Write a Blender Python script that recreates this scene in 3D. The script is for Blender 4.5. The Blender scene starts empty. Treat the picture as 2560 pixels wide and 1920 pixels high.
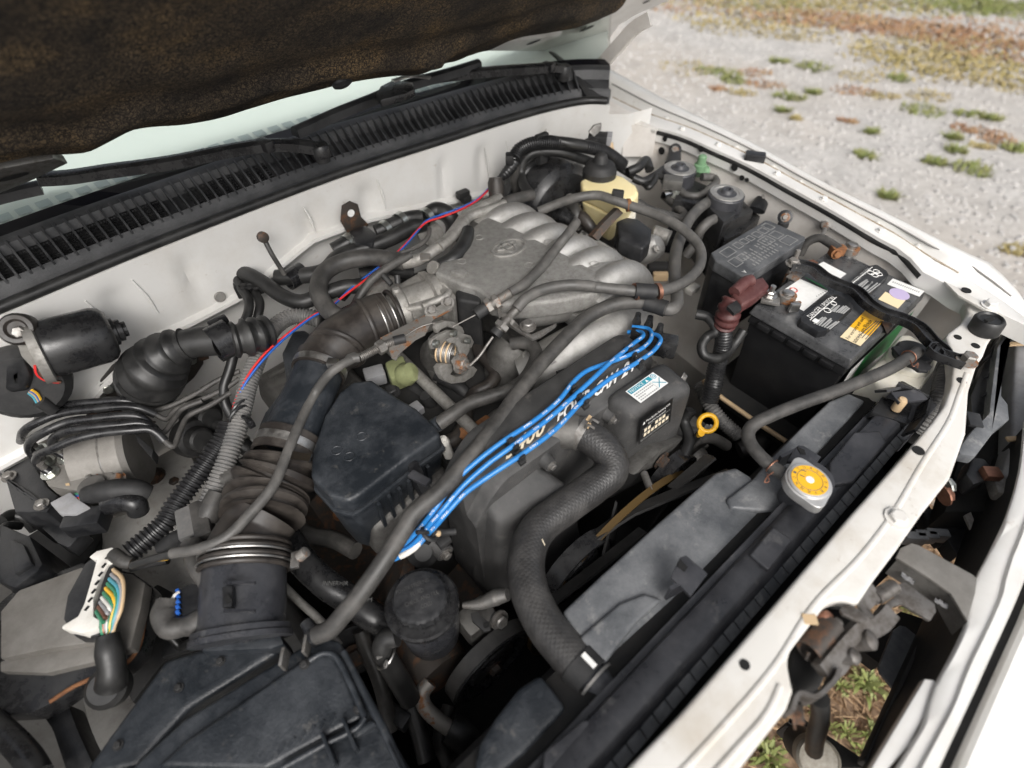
import bpy, bmesh, math, random
from mathutils import Vector, Matrix, noise
R = math.radians
random.seed(7)
scene = bpy.context.scene
COL = scene.collection

# ------------------------------------------------------------------ camera
CAM = Vector((0.0, 0.0, 1.555)); YAW, PITCH, FPX = R(49.4), R(47.4), 1400.0
FWD = Vector((math.cos(YAW)*math.cos(PITCH), math.sin(YAW)*math.cos(PITCH), -math.sin(PITCH)))
RGT = Vector((math.sin(YAW), -math.cos(YAW), 0)); UPV = RGT.cross(FWD)
cd = bpy.data.cameras.new('camera'); cam = bpy.data.objects.new('camera', cd); COL.objects.link(cam)
M3 = Matrix((RGT, UPV, -FWD)).transposed()
cam.matrix_world = Matrix.Translation(CAM) @ M3.to_4x4()
cd.sensor_width = 36.0; cd.lens = FPX/2560*36; cd.clip_start = 0.02; cd.clip_end = 500
cd.dof.use_dof = True; cd.dof.focus_distance = 0.86; cd.dof.aperture_fstop = 2.3
scene.camera = cam
scene.render.resolution_x = 1024; scene.render.resolution_y = 768

# ------------------------------------------------------------------ sky, sun, exposure
SUN_EL, SUN_AZ = R(45), R(-118)            # azimuth measured from +x towards +y
w = bpy.data.worlds.new('World'); scene.world = w; w.use_nodes = True
wn = w.node_tree.nodes; wl = w.node_tree.links; wn.clear()
sky = wn.new('ShaderNodeTexSky'); sky.sky_type = 'NISHITA'; sky.sun_disc = False
sky.sun_elevation = SUN_EL; sky.sun_rotation = R(90)-SUN_AZ
sky.air_density = 1.0; sky.dust_density = 6.0; sky.ozone_density = 1.0
hs = wn.new('ShaderNodeHueSaturation'); hs.inputs['Saturation'].default_value = 0.30
bg = wn.new('ShaderNodeBackground'); bg.inputs['Strength'].default_value = 0.15
wo = wn.new('ShaderNodeOutputWorld')
wl.new(sky.outputs['Color'], hs.inputs['Color']); wl.new(hs.outputs['Color'], bg.inputs['Color']); wl.new(bg.outputs[0], wo.inputs[0])
sd = bpy.data.lights.new('sun', 'SUN'); sun = bpy.data.objects.new('sun', sd); COL.objects.link(sun)
sd.energy = 1.5; sd.angle = R(35); sd.color = (1.0, 0.985, 0.965)
sv = Vector((math.cos(SUN_AZ)*math.cos(SUN_EL), math.sin(SUN_AZ)*math.cos(SUN_EL), math.sin(SUN_EL)))
sun.rotation_euler = sv.to_track_quat('Z', 'Y').to_euler(); sun.location = (3, -3, 6)
vs = scene.view_settings; vs.view_transform = 'Standard'; vs.look = 'None'; vs.exposure = 0.24; vs.gamma = 1.0
vs.use_curve_mapping = False
try:
    scene.cycles.max_bounces = 8; scene.cycles.use_denoising = True
except Exception: pass

# ------------------------------------------------------------------ measuring: pixel of the photograph -> point at a known height or plane
CR = {'A': (0, 0, 2.572), 'B': (850, 0, 2.572), 'C': (1700, 0, 2.572), 'D': (0, 640, 2.572), 'E': (850, 640, 2.572),
      'G': (1700, 640, 2.572), 'H': (0, 1280, 2.572), 'I': (850, 1280, 2.572), 'J': (1700, 1280, 2.572),
      'K': (1740, 540, 3.45625), 'L': (640, 1560, 4.608), 'M': (900, 480, 3.45625), 'N': (1280, 280, 3.45625),
      'O': (1200, 860, 4.0963), 'Q': (940, 1160, 4.0963), 'V': (0, 0, 0.8640625)}
def ray(k, x, y):
    a, b, s = CR[k]; px = a+x/s; py = b+y/s
    return FWD*FPX + RGT*(px-1280) + UPV*(960-py)
def p(k, x, y, z):
    d = ray(k, x, y); return CAM + d*((z-CAM.z)/d.z)
def pY(k, x, y, Y):
    d = ray(k, x, y); return CAM + d*((Y-CAM.y)/d.y)
def pX(k, x, y, X):
    d = ray(k, x, y); return CAM + d*((X-CAM.x)/d.x)
def pl(k, L, z=None):
    return [p(k, q[0], q[1], q[2] if len(q) > 2 else z) for q in L]
def pN(k, x, y, o, n):
    d = ray(k, x, y); return CAM + d*((o-CAM).dot(n)/d.dot(n))
def V(*a): return Vector(a)
X_, Y_, Z_ = V(1, 0, 0), V(0, 1, 0), V(0, 0, 1)

# ------------------------------------------------------------------ materials
def mat(name, col, rough=0.5, metal=0.0, col2=None, amt=0.5, scale=30.0, bump=0.0, bscale=None, detail=4.0, lo=0.42, hi=0.62,
        coat=0.0, spec=0.5, col3=None, scale3=8.0, lo3=0.55, hi3=0.7, rough2=None, trans=0.0, sss=0.0, alpha=1.0):
    m = bpy.data.materials.new(name); m.use_nodes = True
    nt = m.node_tree; N = nt.nodes; Lk = nt.links; b = N['Principled BSDF']
    b.inputs['Base Color'].default_value = (*col, 1); b.inputs['Roughness'].default_value = rough
    b.inputs['Metallic'].default_value = metal; b.inputs['Specular IOR Level'].default_value = spec
    if coat: b.inputs['Coat Weight'].default_value = coat; b.inputs['Coat Roughness'].default_value = 0.08
    if trans: b.inputs['Transmission Weight'].default_value = trans
    if sss: b.inputs['Subsurface Weight'].default_value = sss; b.inputs['Subsurface Radius'].default_value = (.02, .02, .015); b.inputs['Subsurface Scale'].default_value = 0.4
    if alpha < 1: b.inputs['Alpha'].default_value = alpha
    tc = N.new('ShaderNodeTexCoord')
    def nz(sc, det=detail, rg=0.72):
        n = N.new('ShaderNodeTexNoise'); n.inputs['Scale'].default_value = sc; n.inputs['Detail'].default_value = det
        n.inputs['Roughness'].default_value = rg; Lk.new(tc.outputs['Object'], n.inputs['Vector']); return n
    def ramp(n, a, c_):
        r = N.new('ShaderNodeMapRange'); r.inputs[1].default_value = a; r.inputs[2].default_value = c_
        Lk.new(n.outputs['Fac'], r.inputs[0]); return r
    last = None
    if col2 is not None:
        n = nz(scale); r = ramp(n, lo, hi); r.inputs[4].default_value = amt
        mx = N.new('ShaderNodeMix'); mx.data_type = 'RGBA'; mx.inputs[6].default_value = (*col, 1); mx.inputs[7].default_value = (*col2, 1)
        Lk.new(r.outputs[0], mx.inputs[0]); last = mx.outputs[2]
        if rough2 is not None:
            rr = N.new('ShaderNodeMapRange'); rr.inputs[1].default_value = 0; rr.inputs[2].default_value = amt
            rr.inputs[3].default_value = rough; rr.inputs[4].default_value = rough2
            Lk.new(r.outputs[0], rr.inputs[0]); Lk.new(rr.outputs[0], b.inputs['Roughness'])
    if col3 is not None:
        n = nz(scale3, 6.0, 0.7); r = ramp(n, lo3, hi3)
        mx = N.new('ShaderNodeMix'); mx.data_type = 'RGBA'; mx.inputs[6].default_value = (*col, 1); mx.inputs[7].default_value = (*col3, 1)
        if last: Lk.new(last, mx.inputs[6])
        Lk.new(r.outputs[0], mx.inputs[0]); last = mx.outputs[2]
    if last: Lk.new(last, b.inputs['Base Color'])
    if bump:
        n = nz(bscale or scale*4, 3.0); bp = N.new('ShaderNodeBump'); bp.inputs['Strength'].default_value = bump; bp.inputs['Distance'].default_value = 0.002
        Lk.new(n.outputs['Fac'], bp.inputs['Height']); Lk.new(bp.outputs[0], b.inputs['Normal'])
    return m
MT = {}
def mk(n, *a, **k): MT[n] = mat(n, *a, **k)
mk('white_paint', (.70, .69, .665), .30, col2=(.52, .48, .42), amt=.5, scale=7, detail=9, lo=.48, hi=.78, coat=.3, col3=(.38, .32, .25), scale3=40, lo3=.64, hi3=.84)
mk('white_dirty', (.66, .64, .60), .36, col2=(.44, .38, .30), amt=.65, scale=11, detail=9, lo=.46, hi=.74, coat=.12, col3=(.26, .18, .11), scale3=60, lo3=.62, hi3=.78)
mk('shaded_dirty_white', (.42, .41, .39), .5, col2=(.22, .20, .175), amt=.75, scale=12, detail=9, lo=.40, hi=.68, col3=(.10, .085, .07), scale3=40, lo3=.60, hi3=.80)  # dirty white, base darkened to stand in for shade over the apron
mk('grey_paint', (.76, .725, .68), .5, col2=(.52, .47, .41), amt=.6, scale=10, lo=.4, hi=.7, col3=(.36, .31, .26), scale3=60, lo3=.66, hi3=.82)
mk('hood_paint', (.72, .71, .68), .35, col2=(.45, .42, .38), amt=.6, scale=7, lo=.45, hi=.7, coat=.2)
mk('black_plastic', (.011, .0115, .013), .34, col2=(.050, .050, .051), amt=.8, scale=24, detail=8, lo=.42, hi=.72, bump=.18, bscale=320, rough2=.62)
mk('black_gloss', (.012, .012, .013), .20, col2=(.040, .040, .040), amt=.6, scale=30, detail=8, rough2=.42)
mk('black_dull', (.014, .014, .0145), .62, col2=(.034, .033, .032), amt=.6, scale=35, bump=.12)
mk('deep_black', (.010, .010, .010), .8, col2=(.022, .020, .018), amt=.7, scale=25)  # plain near-black for deep gaps and hidden parts
mk('box_plastic', (.014, .017, .021), .33, col2=(.070, .076, .085), amt=.7, scale=14, detail=10, lo=.42, hi=.72, bump=.35, bscale=260, rough2=.58, col3=(.15, .14, .125), scale3=42, lo3=.60, hi3=.86)
mk('tank_plastic', (.026, .027, .031), .27, col2=(.088, .088, .095), amt=.75, scale=11, detail=10, lo=.42, hi=.70, bump=.18, bscale=400, rough2=.5, col3=(.19, .185, .178), scale3=34, lo3=.60, hi3=.88)
mk('shroud_plastic', (.075, .080, .087), .36, col2=(.25, .255, .26), amt=.85, scale=8, detail=10, lo=.40, hi=.68, bump=.25, bscale=300, rough2=.6, col3=(.40, .39, .37), scale3=30, lo3=.57, hi3=.84)
mk('cowl_plastic', (.030, .031, .033), .33, col2=(.10, .10, .102), amt=.75, scale=18, detail=9, lo=.42, hi=.70, bump=.2, bscale=400, rough2=.55)
mk('fuse_lid', (.045, .047, .050), .36, col2=(.16, .162, .165), amt=.8, scale=16, detail=10, lo=.40, hi=.68, bump=.2, bscale=300, rough2=.6)
mk('ink_faint', (.22, .22, .215), .6)
mk('cover_plastic', (.043, .0425, .042), .44, col2=(.098, .095, .092), amt=.75, scale=16, detail=10, lo=.42, hi=.68, bump=.45, bscale=900, rough2=.64, col3=(.19, .176, .16), scale3=38, lo3=.60, hi3=.85)
mk('rubber', (.036, .0345, .0325), .46, col2=(.115, .108, .100), amt=.85, scale=22, detail=9, lo=.42, hi=.70, bump=.15, bscale=500, rough2=.72)
mk('rubber_dark', (.014, .014, .014), .38, col2=(.045, .044, .042), amt=.7, scale=26, detail=8, lo=.42, hi=.7, rough2=.6)
mk('rubber_light', (.066, .0635, .060), .46, col2=(.150, .142, .131), amt=.8, scale=26, detail=9, lo=.42, hi=.70, rough2=.72)
mk('rubber_brown', (.022, .0185, .0165), .42, col2=(.068, .058, .049), amt=.85, scale=20, detail=9, lo=.44, hi=.70, rough2=.68)
mk('rubber_hose_dark', (.028, .027, .0265), .44, col2=(.080, .076, .072), amt=.85, scale=18, detail=9, lo=.44, hi=.72, bump=.15, bscale=500, rough2=.68)
mk('loom_grey', (.13, .128, .125), .5, col2=(.21, .20, .19), amt=.6, scale=40)
mk('loom_black', (.015, .015, .016), .33, col2=(.04, .04, .04), amt=.5, scale=60)
mk('alu_cast', (.52, .51, .49), .42, .8, col2=(.33, .315, .29), amt=.7, scale=30, detail=10, lo=.40, hi=.66, bump=.5, bscale=900, rough2=.58, col3=(.20, .18, .155), scale3=45, lo3=.62, hi3=.85)
mk('alu_plate', (.40, .39, .37), .50, .7, col2=(.25, .24, .222), amt=.8, scale=90, detail=10, lo=.38, hi=.66, bump=.7, bscale=1100, rough2=.62, col3=(.52, .51, .49), scale3=220, lo3=.62, hi3=.74)
mk('alu_dusty', (.40, .385, .36), .52, .65, col2=(.21, .20, .18), amt=.75, scale=34, detail=6, bump=.3, bscale=600, rough2=.7)
mk('alu_dark', (.16, .155, .145), .55, .6, col2=(.08, .075, .07), amt=.8, scale=30, bump=.3, bscale=600)
mk('steel', (.58, .57, .55), .32, 1.0, col2=(.30, .28, .26), amt=.6, scale=80, rough2=.5)
mk('steel_dull', (.30, .29, .275), .48, .8, col2=(.15, .135, .12), amt=.7, scale=60, rough2=.65)
mk('zinc', (.50, .52, .50), .3, .9, col2=(.35, .33, .25), amt=.5, scale=90)
mk('rust', (.26, .115, .045), .8, .1, col2=(.13, .055, .028), amt=.8, scale=70, bump=.5, bscale=500)
mk('rusty_steel', (.27, .255, .235), .55, .6, col2=(.30, .135, .055), amt=.95, scale=38, lo=.5, hi=.6, bump=.3, bscale=500, rough2=.85)
mk('rusty_dark', (.05, .042, .036), .6, .3, col2=(.16, .075, .036), amt=.8, scale=45, lo=.5, hi=.65)
mk('copper', (.30, .15, .10), .45, .7, col2=(.15, .07, .05), amt=.6, scale=60)
mk('blue_cable', (.022, .185, .50), .30, col2=(.05, .24, .55), amt=.5, scale=60)
mk('blue_wire', (.02, .10, .40), .35); mk('red_wire', (.62, .03, .03), .35)
mk('green_wire', (.04, .22, .12), .4); mk('yellow_wire', (.80, .46, .04), .4); mk('tan_wire', (.55, .40, .24), .45); mk('teal_wire', (.08, .32, .40), .4)
mk('white_plastic', (.74, .72, .67), .45, col2=(.55, .51, .45), amt=.5, scale=40)
mk('grey_plastic', (.30, .30, .31), .45, col2=(.22, .215, .21), amt=.6, scale=40)
mk('olive_plastic', (.24, .26, .13), .42, col2=(.17, .18, .09), amt=.6, scale=40)
mk('green_plastic', (.15, .27, .15), .45); mk('yellow_plastic', (.80, .44, .02), .4, col2=(.55, .28, .02), amt=.5, scale=60)
mk('maroon', (.075, .022, .021), .5, col2=(.13, .060, .055), amt=.7, scale=30)
mk('reservoir', (.84, .72, .40), .35, col2=(.88, .76, .44), amt=.5, scale=12, sss=.25)
mk('reservoir_white', (.78, .75, .66), .4, col2=(.66, .62, .52), amt=.5, scale=12, sss=.25)
mk('battery_case', (.010, .010, .011), .5, col2=(.02, .02, .02), amt=.5, scale=30)
mk('battery_top', (.050, .051, .053), .26, col2=(.15, .15, .15), amt=.6, scale=24, detail=9, rough2=.45, col3=(.36, .36, .36), scale3=160, lo3=.66, hi3=.80)  # base raised to stand in for sky reflection; pale specks are dust
mk('label_white', (.80, .80, .78), .4, col2=(.66, .65, .62), amt=.4, scale=70)
mk('label_yellow', (.82, .44, .02), .4); mk('label_cream', (.80, .66, .42), .45); mk('label_green', (.015, .24, .055), .35)
mk('label_teal', (.03, .28, .36), .4); mk('label_lilac', (.50, .42, .62), .4); mk('label_red', (.55, .12, .10), .4); mk('label_black', (.012, .012, .012), .4)
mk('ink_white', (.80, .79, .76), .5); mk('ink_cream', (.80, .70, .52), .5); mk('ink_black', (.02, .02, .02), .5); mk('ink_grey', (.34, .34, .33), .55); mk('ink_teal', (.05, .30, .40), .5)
mk('ink_dark', (.10, .10, .10), .6)
mk('ecu_metal', (.23, .218, .20), .55, .35, col2=(.14, .13, .115), amt=.8, scale=22, detail=9, lo=.40, hi=.68, bump=.3, bscale=700, col3=(.30, .28, .25), scale3=60, lo3=.62, hi3=.84)
mk('chrome', (.75, .76, .76), .15, 1.0)
mk('headlamp_chrome', (.62, .64, .65), .14, .9)
mk('glass_black', (.008, .008, .010), .06, spec=.6)
mk('dash', (.72, .74, .72), .6); mk('dash_vent', (.45, .49, .50), .6)
mk('cap_metal', (.72, .71, .69), .30, .7, col2=(.55, .53, .50), amt=.5, scale=40)
mk('belt', (.030, .029, .028), .55, col2=(.06, .058, .055), amt=.6, scale=40)
mk('hole', (.006, .006, .006), .9)
def felt():
    m = bpy.data.materials.new('felt'); m.use_nodes = True; nt = m.node_tree; N = nt.nodes; K = nt.links; b = N['Principled BSDF']
    b.inputs['Roughness'].default_value = .75; b.inputs['Specular IOR Level'].default_value = .25
    tc = N.new('ShaderNodeTexCoord')
    n1 = N.new('ShaderNodeTexNoise'); n1.inputs['Scale'].default_value = 60; n1.inputs['Detail'].default_value = 6; K.new(tc.outputs['Object'], n1.inputs['Vector'])
    mixv = N.new('ShaderNodeMix'); mixv.data_type = 'RGBA'; mixv.blend_type = 'ADD'; mixv.inputs[0].default_value = .022
    K.new(tc.outputs['Object'], mixv.inputs[6]); K.new(n1.outputs['Color'], mixv.inputs[7])
    fac = None
    for sc, th in ((150, .05), (240, .06), (90, .03)):
        v = N.new('ShaderNodeTexVoronoi'); v.feature = 'DISTANCE_TO_EDGE'; v.inputs['Scale'].default_value = sc; K.new(mixv.outputs[2], v.inputs['Vector'])
        r = N.new('ShaderNodeMapRange'); r.inputs[1].default_value = 0; r.inputs[2].default_value = th*2.2; K.new(v.outputs['Distance'], r.inputs[0])
        if fac is None: fac = r.outputs[0]
        else:
            mu = N.new('ShaderNodeMath'); mu.operation = 'MULTIPLY'; K.new(fac, mu.inputs[0]); K.new(r.outputs[0], mu.inputs[1]); fac = mu.outputs[0]
    n2 = N.new('ShaderNodeTexNoise'); n2.inputs['Scale'].default_value = 11; n2.inputs['Detail'].default_value = 5; K.new(tc.outputs['Object'], n2.inputs['Vector'])
    cr = N.new('ShaderNodeValToRGB'); e = cr.color_ramp.elements
    e[0].position = .36; e[0].color = (.055, .044, .034, 1); e[1].position = .72; e[1].color = (.27, .18, .085, 1)
    e2 = cr.color_ramp.elements.new(.53); e2.color = (.125, .093, .060, 1)
    K.new(n2.outputs['Fac'], cr.inputs[0])
    mx = N.new('ShaderNodeMix'); mx.data_type = 'RGBA'; mx.inputs[6].default_value = (.013, .012, .0115, 1)
    K.new(fac, mx.inputs[0]); K.new(cr.outputs[0], mx.inputs[7]); K.new(mx.outputs[2], b.inputs['Base Color'])
    bp = N.new('ShaderNodeBump'); bp.inputs['Strength'].default_value = .5; bp.inputs['Distance'].default_value = .002; bp.invert = True
    K.new(fac, bp.inputs['Height']); K.new(bp.outputs[0], b.inputs['Normal']); return m
MT['felt'] = felt()
def braided():
    m = MT['rubber_hose_dark'].copy(); m.name = 'braided_rubber'; nt = m.node_tree; N = nt.nodes; K = nt.links; b = N['Principled BSDF']
    for l in list(b.inputs['Normal'].links): K.remove(l)
    uv = N.new('ShaderNodeUVMap'); h = None
    for ang in (38, -38):
        mp = N.new('ShaderNodeMapping'); mp.inputs['Rotation'].default_value[2] = R(ang); K.new(uv.outputs[0], mp.inputs['Vector'])
        wv = N.new('ShaderNodeTexWave'); wv.inputs['Scale'].default_value = 62; K.new(mp.outputs[0], wv.inputs['Vector'])
        if h is None: h = wv.outputs['Fac']
        else:
            mu = N.new('ShaderNodeMath'); mu.operation = 'MAXIMUM'; K.new(h, mu.inputs[0]); K.new(wv.outputs['Fac'], mu.inputs[1]); h = mu.outputs[0]
    bp = N.new('ShaderNodeBump'); bp.inputs['Strength'].default_value = .32; bp.inputs['Distance'].default_value = .0008
    K.new(h, bp.inputs['Height']); K.new(bp.outputs[0], b.inputs['Normal']); return m
MT['braided'] = braided()
def glassm():
    m = bpy.data.materials.new('window_glass'); m.use_nodes = True; nt = m.node_tree; N = nt.nodes; K = nt.links; N.remove(N['Principled BSDF'])
    t = N.new('ShaderNodeBsdfTransparent'); t.inputs[0].default_value = (.90, .95, .92, 1)
    g = N.new('ShaderNodeBsdfGlossy'); g.inputs['Roughness'].default_value = .02
    f = N.new('ShaderNodeFresnel'); f.inputs[0].default_value = 1.6; mx = N.new('ShaderNodeMixShader')
    K.new(f.outputs[0], mx.inputs[0]); K.new(t.outputs[0], mx.inputs[1]); K.new(g.outputs[0], mx.inputs[2]); K.new(mx.outputs[0], N['Material Output'].inputs[0]); return m
MT['glass'] = glassm()

# ------------------------------------------------------------------ builders
def tag(o, label=None, cat=None, group=None, kind=None):
    if label: o['label'] = label
    if cat: o['category'] = cat
    if group: o['group'] = group
    if kind: o['kind'] = kind
    return o
def T(name, label, cat, group=None):
    o = bpy.data.objects.new(name, None); o.empty_display_size = .02; COL.objects.link(o); return tag(o, label, cat, group)
def link(name, me, m, par=None, ang=38, smooth=True):
    me.materials.append(MT[m] if isinstance(m, str) else m)
    if smooth:
        me.shade_smooth(); me.set_sharp_from_angle(angle=R(ang))
    o = bpy.data.objects.new(name, me); COL.objects.link(o)
    if par is not None: o.parent = par
    return o
def from_bm(name, bm, m, par=None, ang=38, smooth=True):
    bmesh.ops.recalc_face_normals(bm, faces=bm.faces)
    me = bpy.data.meshes.new(name); bm.to_mesh(me); bm.free(); return link(name, me, m, par, ang, smooth)
def from_data(name, vs_, fs_, m, par=None, ang=38, smooth=True, recalc=False):
    me = bpy.data.meshes.new(name); me.from_pydata([tuple(v) for v in vs_], [], fs_); me.update()
    if recalc:
        bm = bmesh.new(); bm.from_mesh(me); bmesh.ops.recalc_face_normals(bm, faces=bm.faces); bm.to_mesh(me); bm.free()
    return link(name, me, m, par, ang, smooth)
def spline(pts, rs=None, res=8):
    n = len(pts)
    if n == 2 or res <= 1: return list(pts), list(rs) if rs else None
    P = [pts[0]*2-pts[1]] + list(pts) + [pts[-1]*2-pts[-2]]
    out = []; ro = []
    for i in range(1, n):
        a, b, c, d = P[i-1], P[i], P[i+1], P[i+2]
        t0 = 0; t1 = t0+max((b-a).length, 1e-6)**.5; t2 = t1+max((c-b).length, 1e-6)**.5; t3 = t2+max((d-c).length, 1e-6)**.5
        for j in range(res):
            t = t1+(t2-t1)*j/res
            A1 = a*((t1-t)/(t1-t0))+b*((t-t0)/(t1-t0)); A2 = b*((t2-t)/(t2-t1))+c*((t-t1)/(t2-t1)); A3 = c*((t3-t)/(t3-t2))+d*((t-t2)/(t3-t2))
            B1 = A1*((t2-t)/(t2-t0))+A2*((t-t0)/(t2-t0)); B2 = A2*((t3-t)/(t3-t1))+A3*((t-t1)/(t3-t1))
            out.append(B1*((t2-t)/(t2-t1))+B2*((t-t1)/(t2-t1)))
            if rs: ro.append(rs[i-1]+(rs[i]-rs[i-1])*j/res)
    out.append(pts[-1].copy())
    if rs: ro.append(rs[-1])
    return out, (ro if rs else None)
def resample(pts, rs, step):
    L = [0]
    for a, b in zip(pts, pts[1:]): L.append(L[-1]+(b-a).length)
    n = max(2, int(L[-1]/step)); out = []; ro = []; i = 0
    for k in range(n+1):
        s = L[-1]*k/n
        while i < len(L)-2 and L[i+1] < s: i += 1
        t = (s-L[i])/max(L[i+1]-L[i], 1e-9); out.append(pts[i].lerp(pts[i+1], t))
        if rs: ro.append(rs[i]+(rs[i+1]-rs[i])*t)
    return out, (ro if rs else None), L[-1]
def frames(pts):
    n = len(pts); tg = []
    for i in range(n):
        d = pts[min(i+1, n-1)]-pts[max(i-1, 0)]; tg.append(d.normalized())
    u = tg[0].cross(Z_)
    if u.length < 1e-3: u = tg[0].cross(X_)
    u.normalize(); us = [u]
    for i in range(1, n):
        u = us[-1]-tg[i]*us[-1].dot(tg[i])
        if u.length < 1e-6: u = tg[i].cross(Z_)
        us.append(u.normalized())
    return tg, us
def tube(name, pts, r, m, par=None, seg=12, res=8, corr=None, flat=1.0, lumps=0.0):
    rs = list(r) if isinstance(r, (list, tuple)) else [r]*len(pts)
    P, q = spline(pts, rs, res)
    if corr:
        P, q, L = resample(P, q, corr[0]/4)
        prof = (0, 1, 1, 0); q = [a+corr[1]*(prof[i % 4]*2-1) for i, a in enumerate(q)]
    tg, us = frames(P); vs_ = []; fs_ = []; uvs = []; n = len(P); acc = 0
    for i in range(n):
        if i: acc += (P[i]-P[i-1]).length
        v = tg[i].cross(us[i]); lm = 1+lumps*noise.noise(P[i]*60) if lumps else 1
        for j in range(seg):
            a = 2*math.pi*j/seg
            vs_.append(P[i]+(us[i]*math.cos(a)+v*math.sin(a)*flat)*q[i]*lm)
    for i in range(n-1):
        for j in range(seg):
            fs_.append((i*seg+j, i*seg+(j+1) % seg, (i+1)*seg+(j+1) % seg, (i+1)*seg+j))
    fs_.append(tuple(range(seg-1, -1, -1))); fs_.append(tuple((n-1)*seg+j for j in range(seg)))
    o = from_data(name, vs_, fs_, m, par, ang=50)
    if m == 'braided':
        uvl = o.data.uv_layers.new(name='UVMap'); acc = [0]
        for i in range(1, n): acc.append(acc[-1]+(P[i]-P[i-1]).length)
        rr = q[0]*2*math.pi
        for f in o.data.polygons:
            if len(f.vertices) != 4: continue
            js = [vi % seg for vi in f.vertices]; wrap = max(js) == seg-1 and min(js) == 0
            for li, vi in zip(f.loop_indices, f.vertices):
                j = vi % seg
                if wrap and j == 0: j = seg
                uvl.data[li].uv = (acc[vi//seg], j/seg*rr)
    return o
def sweep(name, pts, prof, up, m, par=None, res=6, closed=True, ang=38):
    P, _ = spline(pts, None, res); n = len(P); vs_ = []; fs_ = []; k = len(prof)
    for i in range(n):
        t = (P[min(i+1, n-1)]-P[max(i-1, 0)]).normalized(); u = up[min(i*len(up)//n, len(up)-1)] if isinstance(up, list) else up
        s = t.cross(u).normalized(); u2 = s.cross(t).normalized()
        for a, b in prof: vs_.append(P[i]+s*a+u2*b)
    for i in range(n-1):
        for j in range(k if closed else k-1):
            fs_.append((i*k+j, i*k+(j+1) % k, (i+1)*k+(j+1) % k, (i+1)*k+j))
    if closed: fs_ += [tuple(range(k-1, -1, -1)), tuple((n-1)*k+j for j in range(k))]
    return from_data(name, vs_, fs_, m, par, ang, recalc=True)
def strap(name, pts, w_, t_, up, m, par=None, res=6):
    return sweep(name, pts, [(-w_/2, -t_/2), (w_/2, -t_/2), (w_/2, t_/2), (-w_/2, t_/2)], up, m, par, res)
def prism(name, pts, ext, m, par=None, bev=0.0, seg=2, ang=38, taper=None):
    bm = bmesh.new(); a = [bm.verts.new(q) for q in pts]; c0 = sum(pts, Vector())/len(pts)
    b = [bm.verts.new((c0+(q-c0)*taper if taper else q)+ext) for q in pts]; n = len(pts)
    bm.faces.new(a); bm.faces.new(b[::-1])
    for i in range(n): bm.faces.new((a[i], b[i], b[(i+1) % n], a[(i+1) % n]))
    bmesh.ops.recalc_face_normals(bm, faces=bm.faces)
    if bev: bmesh.ops.bevel(bm, geom=list(bm.edges), offset=bev, segments=seg, profile=.6, affect='EDGES', clamp_overlap=True)
    return from_bm(name, bm, m, par, ang)
def hexa(name, top, bot, m, par=None, bev=0.0, seg=2):
    bm = bmesh.new(); a = [bm.verts.new(q) for q in top]; b = [bm.verts.new(q) for q in bot]; n = len(top)
    bm.faces.new(a); bm.faces.new(b[::-1])
    for i in range(n): bm.faces.new((a[i], b[i], b[(i+1) % n], a[(i+1) % n]))
    bmesh.ops.recalc_face_normals(bm, faces=bm.faces)
    if bev: bmesh.ops.bevel(bm, geom=list(bm.edges), offset=bev, segments=seg, profile=.6, affect='EDGES', clamp_overlap=True)
    return from_bm(name, bm, m, par)
def box(name, c, s, m, par=None, ax=None, bev=0.0, seg=2):
    ax = ax or (X_, Y_, Z_); u, v, n = [a.normalized() for a in ax]; u = u*s[0]/2; v = v*s[1]/2; n = n*s[2]/2
    return hexa(name, [c-u-v+n, c+u-v+n, c+u+v+n, c-u+v+n], [c-u-v-n, c+u-v-n, c+u+v-n, c-u+v-n], m, par, bev, seg)
def lathe(name, prof, c, axis, m, par=None, seg=28, ang=38, wave=None, flat=None):
    ax = axis.normalized(); u = ax.cross(Z_)
    if u.length < 1e-3: u = V(1, 0, 0)
    u.normalize(); v = ax.cross(u); vs_ = []; fs_ = []
    for (r, h) in prof:
        for j in range(seg):
            a = 2*math.pi*j/seg; rr = r
            if wave and wave[0] <= h <= wave[1]: rr = r+wave[3]*(1 if math.cos(a*wave[2]) > 0.2 else -1)
            vs_.append(c+ax*h+(u*math.cos(a)+v*math.sin(a))*rr)
    n = len(prof)
    for i in range(n-1):
        for j in range(seg): fs_.append((i*seg+j, i*seg+(j+1) % seg, (i+1)*seg+(j+1) % seg, (i+1)*seg+j))
    loop = abs(prof[0][0]-prof[-1][0]) < 1e-7 and abs(prof[0][1]-prof[-1][1]) < 1e-7
    if prof[0][0] > 1e-6 and not loop: fs_.append(tuple(range(seg-1, -1, -1)))
    if prof[-1][0] > 1e-6 and not loop: fs_.append(tuple((n-1)*seg+j for j in range(seg)))
    return from_data(name, vs_, fs_, m, par, ang, recalc=True)
def cyl(name, a, b, r, m, par=None, seg=20, bev=0.0, r2=None):
    L = (b-a).length; r2 = r if r2 is None else r2
    pr = [(r, 0), (r2, L)] if not bev else [(r-bev, 0), (r, bev), (r2, L-bev), (r2-bev, L)]
    return lathe(name, pr, a, b-a, m, par, seg)
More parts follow.
